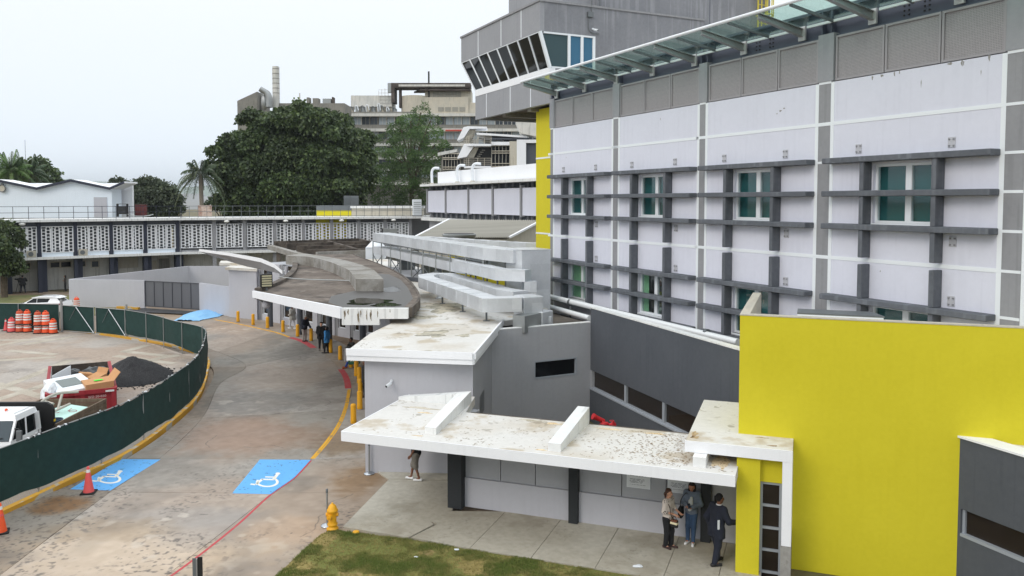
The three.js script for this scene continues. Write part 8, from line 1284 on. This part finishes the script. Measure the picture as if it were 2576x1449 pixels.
{ // woman leaning on the wall, looking at her phone
  const p = nb(9.77, -2.2, 0.06), yaw = NBT - 0.1, denim = cloth(112, 124, 140, 611, 18), jeans = cloth(58, 84, 118, 613, 14);
  const q = person({ label: 'woman with long dark hair in a denim jacket looking down at her hands', pos: p, yaw, h: 1.66, skin: sk.a, top: denim, topName: 'denim_jacket', loose: 0.03, hem: -0.1, legs: jeans, legLoose: 0.016, shoes: shoeW, hair: cloth(34, 24, 24, 615, 4), hairLong: 0.27, hairFwd: 0.07, nod: 0.8, wide: 0.94, feet: [[0.09, 0, 0.16], [-0.08, 0, 0.1]], pelvis: [0, 0, -0.02], lean: [0, -0.04], elbows: [[0.25, 1.12, -0.02], [-0.25, 1.12, -0.02]], wrists: [[0.06, 1.08, 0.2], [-0.08, 1.12, 0.22]], cell: 0.013 });
  add(q.t, 'white_top', (() => { const g = bodyMesh([[[0.02, 1.0, 0.13], [0.02, 1.28, 0.125], 0.05, 0.045], [[-0.03, 0.95, 0.12], [-0.02, 1.2, 0.125], 0.045, 0.04]], 0.013); return g; })(), cloth(206, 210, 208, 617));
  const ph = q.w([-0.01, 1.14, 0.3]), f = thing('phone', 'dark phone held by the woman in the denim jacket', 'phone', ph, yaw); f.rotation.x = -0.9; add(f, 'phone_body', rbox(-0.038, 0.038, -0.075, 0.075, -0.005, 0.005, 0.004, 2), M.black); add(f, 'screen', box(-0.033, 0.033, -0.068, 0.068, 0.005, 0.0056), plain(0x2a3440, 0.1));
  const c = q.w([-0.29, 0.86, 0.06]), b = thing('shoulder_bag', 'black shoulder bag hanging beside the denim jacket', 'handbag', c, yaw); add(b, 'bag_body', rbox(-0.06, 0.06, -0.16, 0.13, -0.13, 0.13, 0.03, 2), M.black); const s = [q.w([-0.28, 0.98, 0.1]), q.w([-0.2, 1.25, 0.17]), q.w([-0.12, 1.44, 0.06]), q.w([-0.2, 1.25, -0.13]), q.w([-0.29, 0.98, 0.02])].map((a) => [a[0] - c[0], a[1] - c[1], a[2] - c[2]]); add(b, 'strap', tube(s, 0.012, 5, 30), M.black);
}
{ // man in the navy suit, seen from behind, one hand at the door
  const p = nb(10.56, -1.05, 0.06), yaw = NBT + Math.PI - 0.75;
  const q = person({ label: 'man in a dark navy suit seen from behind, reaching toward the yellow pier', pos: p, yaw, h: 1.8, skin: sk.b, top: navyC, topName: 'jacket', loose: 0.032, hem: -0.2, legs: navyC, legLoose: 0.03, shoes: shoeB, hair: cloth(26, 24, 24, 621, 3), wide: 1.12, feet: [[0.1, 0, 0.14], [-0.1, 0, -0.14]], footDir: [[0.2, 0.97], [-0.3, 0.95]], lean: [0, 0.07], headTurn: -0.3, elbows: [[0.27, 1.12, -0.08], [-0.3, 1.13, 0.12]], wrists: [[0.25, 0.88, 0.02], [-0.36, 1.1, 0.36]], cell: 0.013 });
  add(q.t, 'shirt_collar', (() => { const g = new THREE.TorusGeometry(0.062, 0.014, 8, 20).rotateX(Math.PI / 2); g.translate(q.nek[0] * q.S, q.nek[1] * q.S + 0.012, q.nek[2] * q.S); return g; })(), shoeW);
  const c = q.w([-0.2, 1.07, -0.13]), pp = thing('folded_paper', 'white folded paper tucked under the arm of the man in the suit', 'paper', c, yaw); add(pp, 'sheet', rbox(-0.013, 0.013, -0.12, 0.12, -0.004, 0.05, 0.003), M.frameWhite);
}
{ // man in shorts under the canopy edge, walking to the left
  const p = nb(0.35, -4.05, 0.06), yaw = NBT - 1.45;
  person({ label: 'man in black shirt, grey shorts and white trainers, head hidden by the canopy', pos: p, yaw, h: 1.78, skin: sk.b, top: blk, loose: 0.026, hem: -0.06, sleeve: -1, legs: cloth(124, 120, 112, 625), legsName: 'shorts', legLen: 0.56, legLoose: 0.032, shoes: shoeW, hair: blk, wide: 1.12, feet: [[0.05, 0, -0.12], [-0.06, 0, 0.2]], knees: [[0.08, 0.5, 0.0], [-0.08, 0.5, 0.13]], elbows: [[0.24, 1.12, -0.04], [-0.24, 1.12, 0.02]], wrists: [[0.22, 0.88, 0.1], [-0.2, 0.9, 0.14]], cell: 0.014 });
}
{ // by the bollards
  const far = { cell: 0.022 };
  const a = [-16.36,-60.05], grey = cloth(176, 174, 168, 631), q1 = person({ ...far, label: 'figure in a pale grey hooded coat and white trousers walking past the pillars', pos: [a[0], 0, a[1]], yaw: -2.2, h: 1.72, skin: sk.b, top: grey, topName: 'coat', loose: 0.045, hem: -0.25, legs: cloth(206, 208, 216, 633), shoes: shoeW, hair: blk, hands: false, feet: [[0.08, 0, 0.2], [-0.08, 0, -0.18]], elbows: [[0.24, 1.12, -0.08], [-0.24, 1.12, 0.02]], wrists: [[0.18, 1.02, 0.16], [-0.2, 1.0, 0.2]] });
  const w = q1.w([-0.3, 0.85, 0.1]), bg = thing('carrier_bag', 'white bulging carrier bag held by the figure in the pale hooded coat', 'bag', w, 0); const bgG = new THREE.IcosahedronGeometry(0.24, 3), bp = bgG.attributes.position, no = new ImprovedNoise(); for (let i = 0; i < bp.count; i++) { const k = 1 + 0.25 * no.noise(bp.getX(i) * 6, bp.getY(i) * 6, bp.getZ(i) * 6); bp.setXYZ(i, bp.getX(i) * k, bp.getY(i) * k * 1.1, bp.getZ(i) * k * 0.7); } bgG.computeVertexNormals(); add(bg, 'bag_body', bgG, M.frameWhite); add(bg, 'bag_handle', tube([[-0.08, 0.2, 0], [0, 0.34, 0], [0.08, 0.2, 0]], 0.012, 5, 12), M.frameWhite);
  const b = [-14.07,-54.56]; person({ ...far, label: 'man in navy jacket, pale trousers and grey cap touching a bollard', pos: [b[0], 0, b[1]], yaw: 0.9, h: 1.76, skin: sk.b, top: navyC, topName: 'jacket', loose: 0.04, hem: -0.12, legs: cloth(170, 164, 160, 637), shoes: shoeB, hair: cloth(150, 150, 146, 639), hairCap: true, hairName: 'cap', nod: 0.6, hands: false, wide: 1.1, lean: [0, 0.1], elbows: [[0.26, 1.1, 0.1], [-0.24, 1.08, 0.1]], wrists: [[0.2, 0.95, 0.38], [-0.18, 1.0, 0.3]] });
  const c = [-12.15,-51.33]; person({ ...far, label: 'person dressed all in black standing by the red kerb marking', pos: [c[0], 0, c[1]], yaw: 0.3, h: 1.78, skin: sk.c, top: blk, topName: 'jacket', loose: 0.045, hem: -0.18, legs: blk, shoes: cloth(120, 120, 122, 641), hair: cloth(32, 26, 24, 643, 3), hands: false, wide: 1.15, feet: [[0.12, 0, 0.05], [-0.12, 0, -0.05]], elbows: [[0.25, 1.12, 0.02], [-0.25, 1.12, 0.02]], wrists: [[0.18, 0.98, 0.16], [-0.18, 0.98, 0.16]] });
  const d = [-11.55,-50.25]; person({ ...far, label: 'person in a bright blue hooded jacket and black trousers beside a bollard', pos: [d[0], 0, d[1]], yaw: -1.9, h: 1.66, skin: sk.b, top: cloth(64, 140, 206, 645, 12), topName: 'jacket', loose: 0.035, hem: -0.2, legs: blk, shoes: shoeB, hair: blk, hairLong: 0.1, hands: false, feet: [[0.06, 0, 0.16], [-0.06, 0, -0.04]] });
  const e = [-9.51,-45.78], gr = cloth(58, 58, 54, 649), q5 = person({ ...far, label: 'man in dark jacket and blue jeans leaning on a bollard with a green bag', pos: [e[0] + 0.15, 0, e[1] - 0.1], yaw: -1.0, h: 1.74, skin: sk.b, top: gr, topName: 'jacket', loose: 0.04, hem: -0.1, legs: cloth(44, 74, 160, 651, 12), shoes: cloth(196, 96, 50, 653), shoeName: 'sandal', hair: blk, hands: false, wide: 1.1, pelvis: [0, -0.06, -0.32], lean: [0, 0.1], feet: [[0.12, 0, 0.2], [-0.1, 0, 0.08]], elbows: [[0.25, 1.12, -0.2], [-0.26, 1.08, -0.1]], wrists: [[0.14, 1.3, 0.02], [-0.2, 0.96, 0.12]] });
  const tb = q5.w([0.1, 0.52, 0.0]), bag = thing('shopping_bag', 'dark green shopping bag lettered AVE beside the man on the bollard', 'bag', [tb[0] + 0.35, tb[1], tb[2] + 0.25], -0.25);
  const cv = document.createElement('canvas'); cv.width = 256; cv.height = 192; const x2 = cv.getContext('2d'); x2.fillStyle = '#1d5a3e'; x2.fillRect(0, 0, 256, 192); x2.fillStyle = '#d9e4da'; x2.font = 'bold 92px sans-serif'; x2.textAlign = 'center'; x2.textBaseline = 'middle'; x2.fillText('AVE', 128, 96); const bt = new THREE.CanvasTexture(cv); bt.colorSpace = THREE.SRGBColorSpace; const bm = std({ map: bt, roughness: 0.7 }); bm.userData.keep = true; bag.rotation.z = 0.15;
  add(bag, 'bag_body', rbox(-0.33, 0.33, -0.26, 0.22, -0.1, 0.1, 0.04, 2), std({ color: 0x1d5a3e, roughness: 0.7 })); const pg = new THREE.PlaneGeometry(0.58, 0.4); pg.translate(0, -0.02, 0.103); add(bag, 'lettering', pg, bm); add(bag, 'bag_handle', tube([[-0.16, 0.2, 0], [-0.08, 0.42, 0], [0.08, 0.42, 0], [0.16, 0.2, 0]], 0.014, 6, 16), M.frameWhite);
  const cl = q5.w([0.12, 0.75, 0.12]), wc = thing('white_towel', 'white cloth hanging from the arm of the man with the green bag', 'cloth', cl, 0); const tg = new THREE.PlaneGeometry(0.3, 0.75, 10, 16), tp = tg.attributes.position; for (let i = 0; i < tp.count; i++) tp.setZ(i, 0.03 * Math.sin(tp.getX(i) * 30 + tp.getY(i) * 3)); tg.computeVertexNormals(); const tm = cloth(226, 226, 226, 655).clone(); tm.side = THREE.DoubleSide; add(wc, 'cloth', tg, tm);
  const f = [-7.22,-38.61]; person({ ...far, label: 'dark clothed figure half hidden behind the corner of the grey wall', pos: [f[0] + 0.1, 0, f[1] - 0.35], yaw: -1.4, h: 1.78, skin: sk.b, top: cloth(48, 46, 46, 657, 4), topName: 'jacket', loose: 0.045, hem: -0.2, legs: blk, shoes: shoeB, hair: cloth(60, 30, 26, 659), hands: false, wide: 1.15 });
  const g = [-50.65,-83.63]; person({ ...far, label: 'photographer in black bending over a tripod by the far gallery wall', pos: [g[0], 0, g[1]], yaw: -2.6, h: 1.78, skin: sk.b, top: blk, topName: 'jacket', loose: 0.06, hem: -0.14, legs: navyC, shoes: shoeB, hair: blk, hands: false, wide: 1.25, nod: 0.8, lean: [0, 0.16], feet: [[0.2, 0, 0.05], [-0.2, 0, -0.05]], elbows: [[0.32, 1.2, 0.16], [-0.32, 1.2, 0.16]], wrists: [[0.1, 1.32, 0.38], [-0.1, 1.32, 0.38]] });
  const tr = thing('camera_tripod', 'dark camera on a tripod before the photographer by the gallery wall', 'tripod', [g[0] - 0.55, 0, g[1] - 0.25]); for (let k = 0; k < 3; k++) add(tr, 'leg', rod([0.35 * Math.cos(k * 2.1), 0, 0.35 * Math.sin(k * 2.1)], [0, 1.3, 0], 0.022), M.black); add(tr, 'camera_body', rbox(-0.14, 0.1, 1.3, 1.5, -0.12, 0.12, 0.02), M.black); add(tr, 'lens', rod([-0.14, 1.4, 0], [-0.4, 1.42, 0], 0.07, 0.08, 12), M.black);
  const h = [-47.06,-85.11]; person({ ...far, label: 'slim woman in black with long dark hair standing by the far gallery wall', pos: [h[0], 0, h[1]], yaw: -1.3, h: 1.68, skin: sk.c, top: cloth(70, 62, 58, 661), loose: 0.012, hem: -0.06, sleeve: 0.2, legs: blk, shoes: shoeB, hair: blk, hairLong: 0.26, hands: false, wide: 0.92, feet: [[0.05, 0, 0.02], [-0.05, 0, -0.04]], elbows: [[0.19, 1.14, 0.0], [-0.19, 1.14, 0.0]], wrists: [[0.12, 1.16, 0.24], [-0.12, 1.16, 0.24]] });
}
renderer.render(scene, camera);
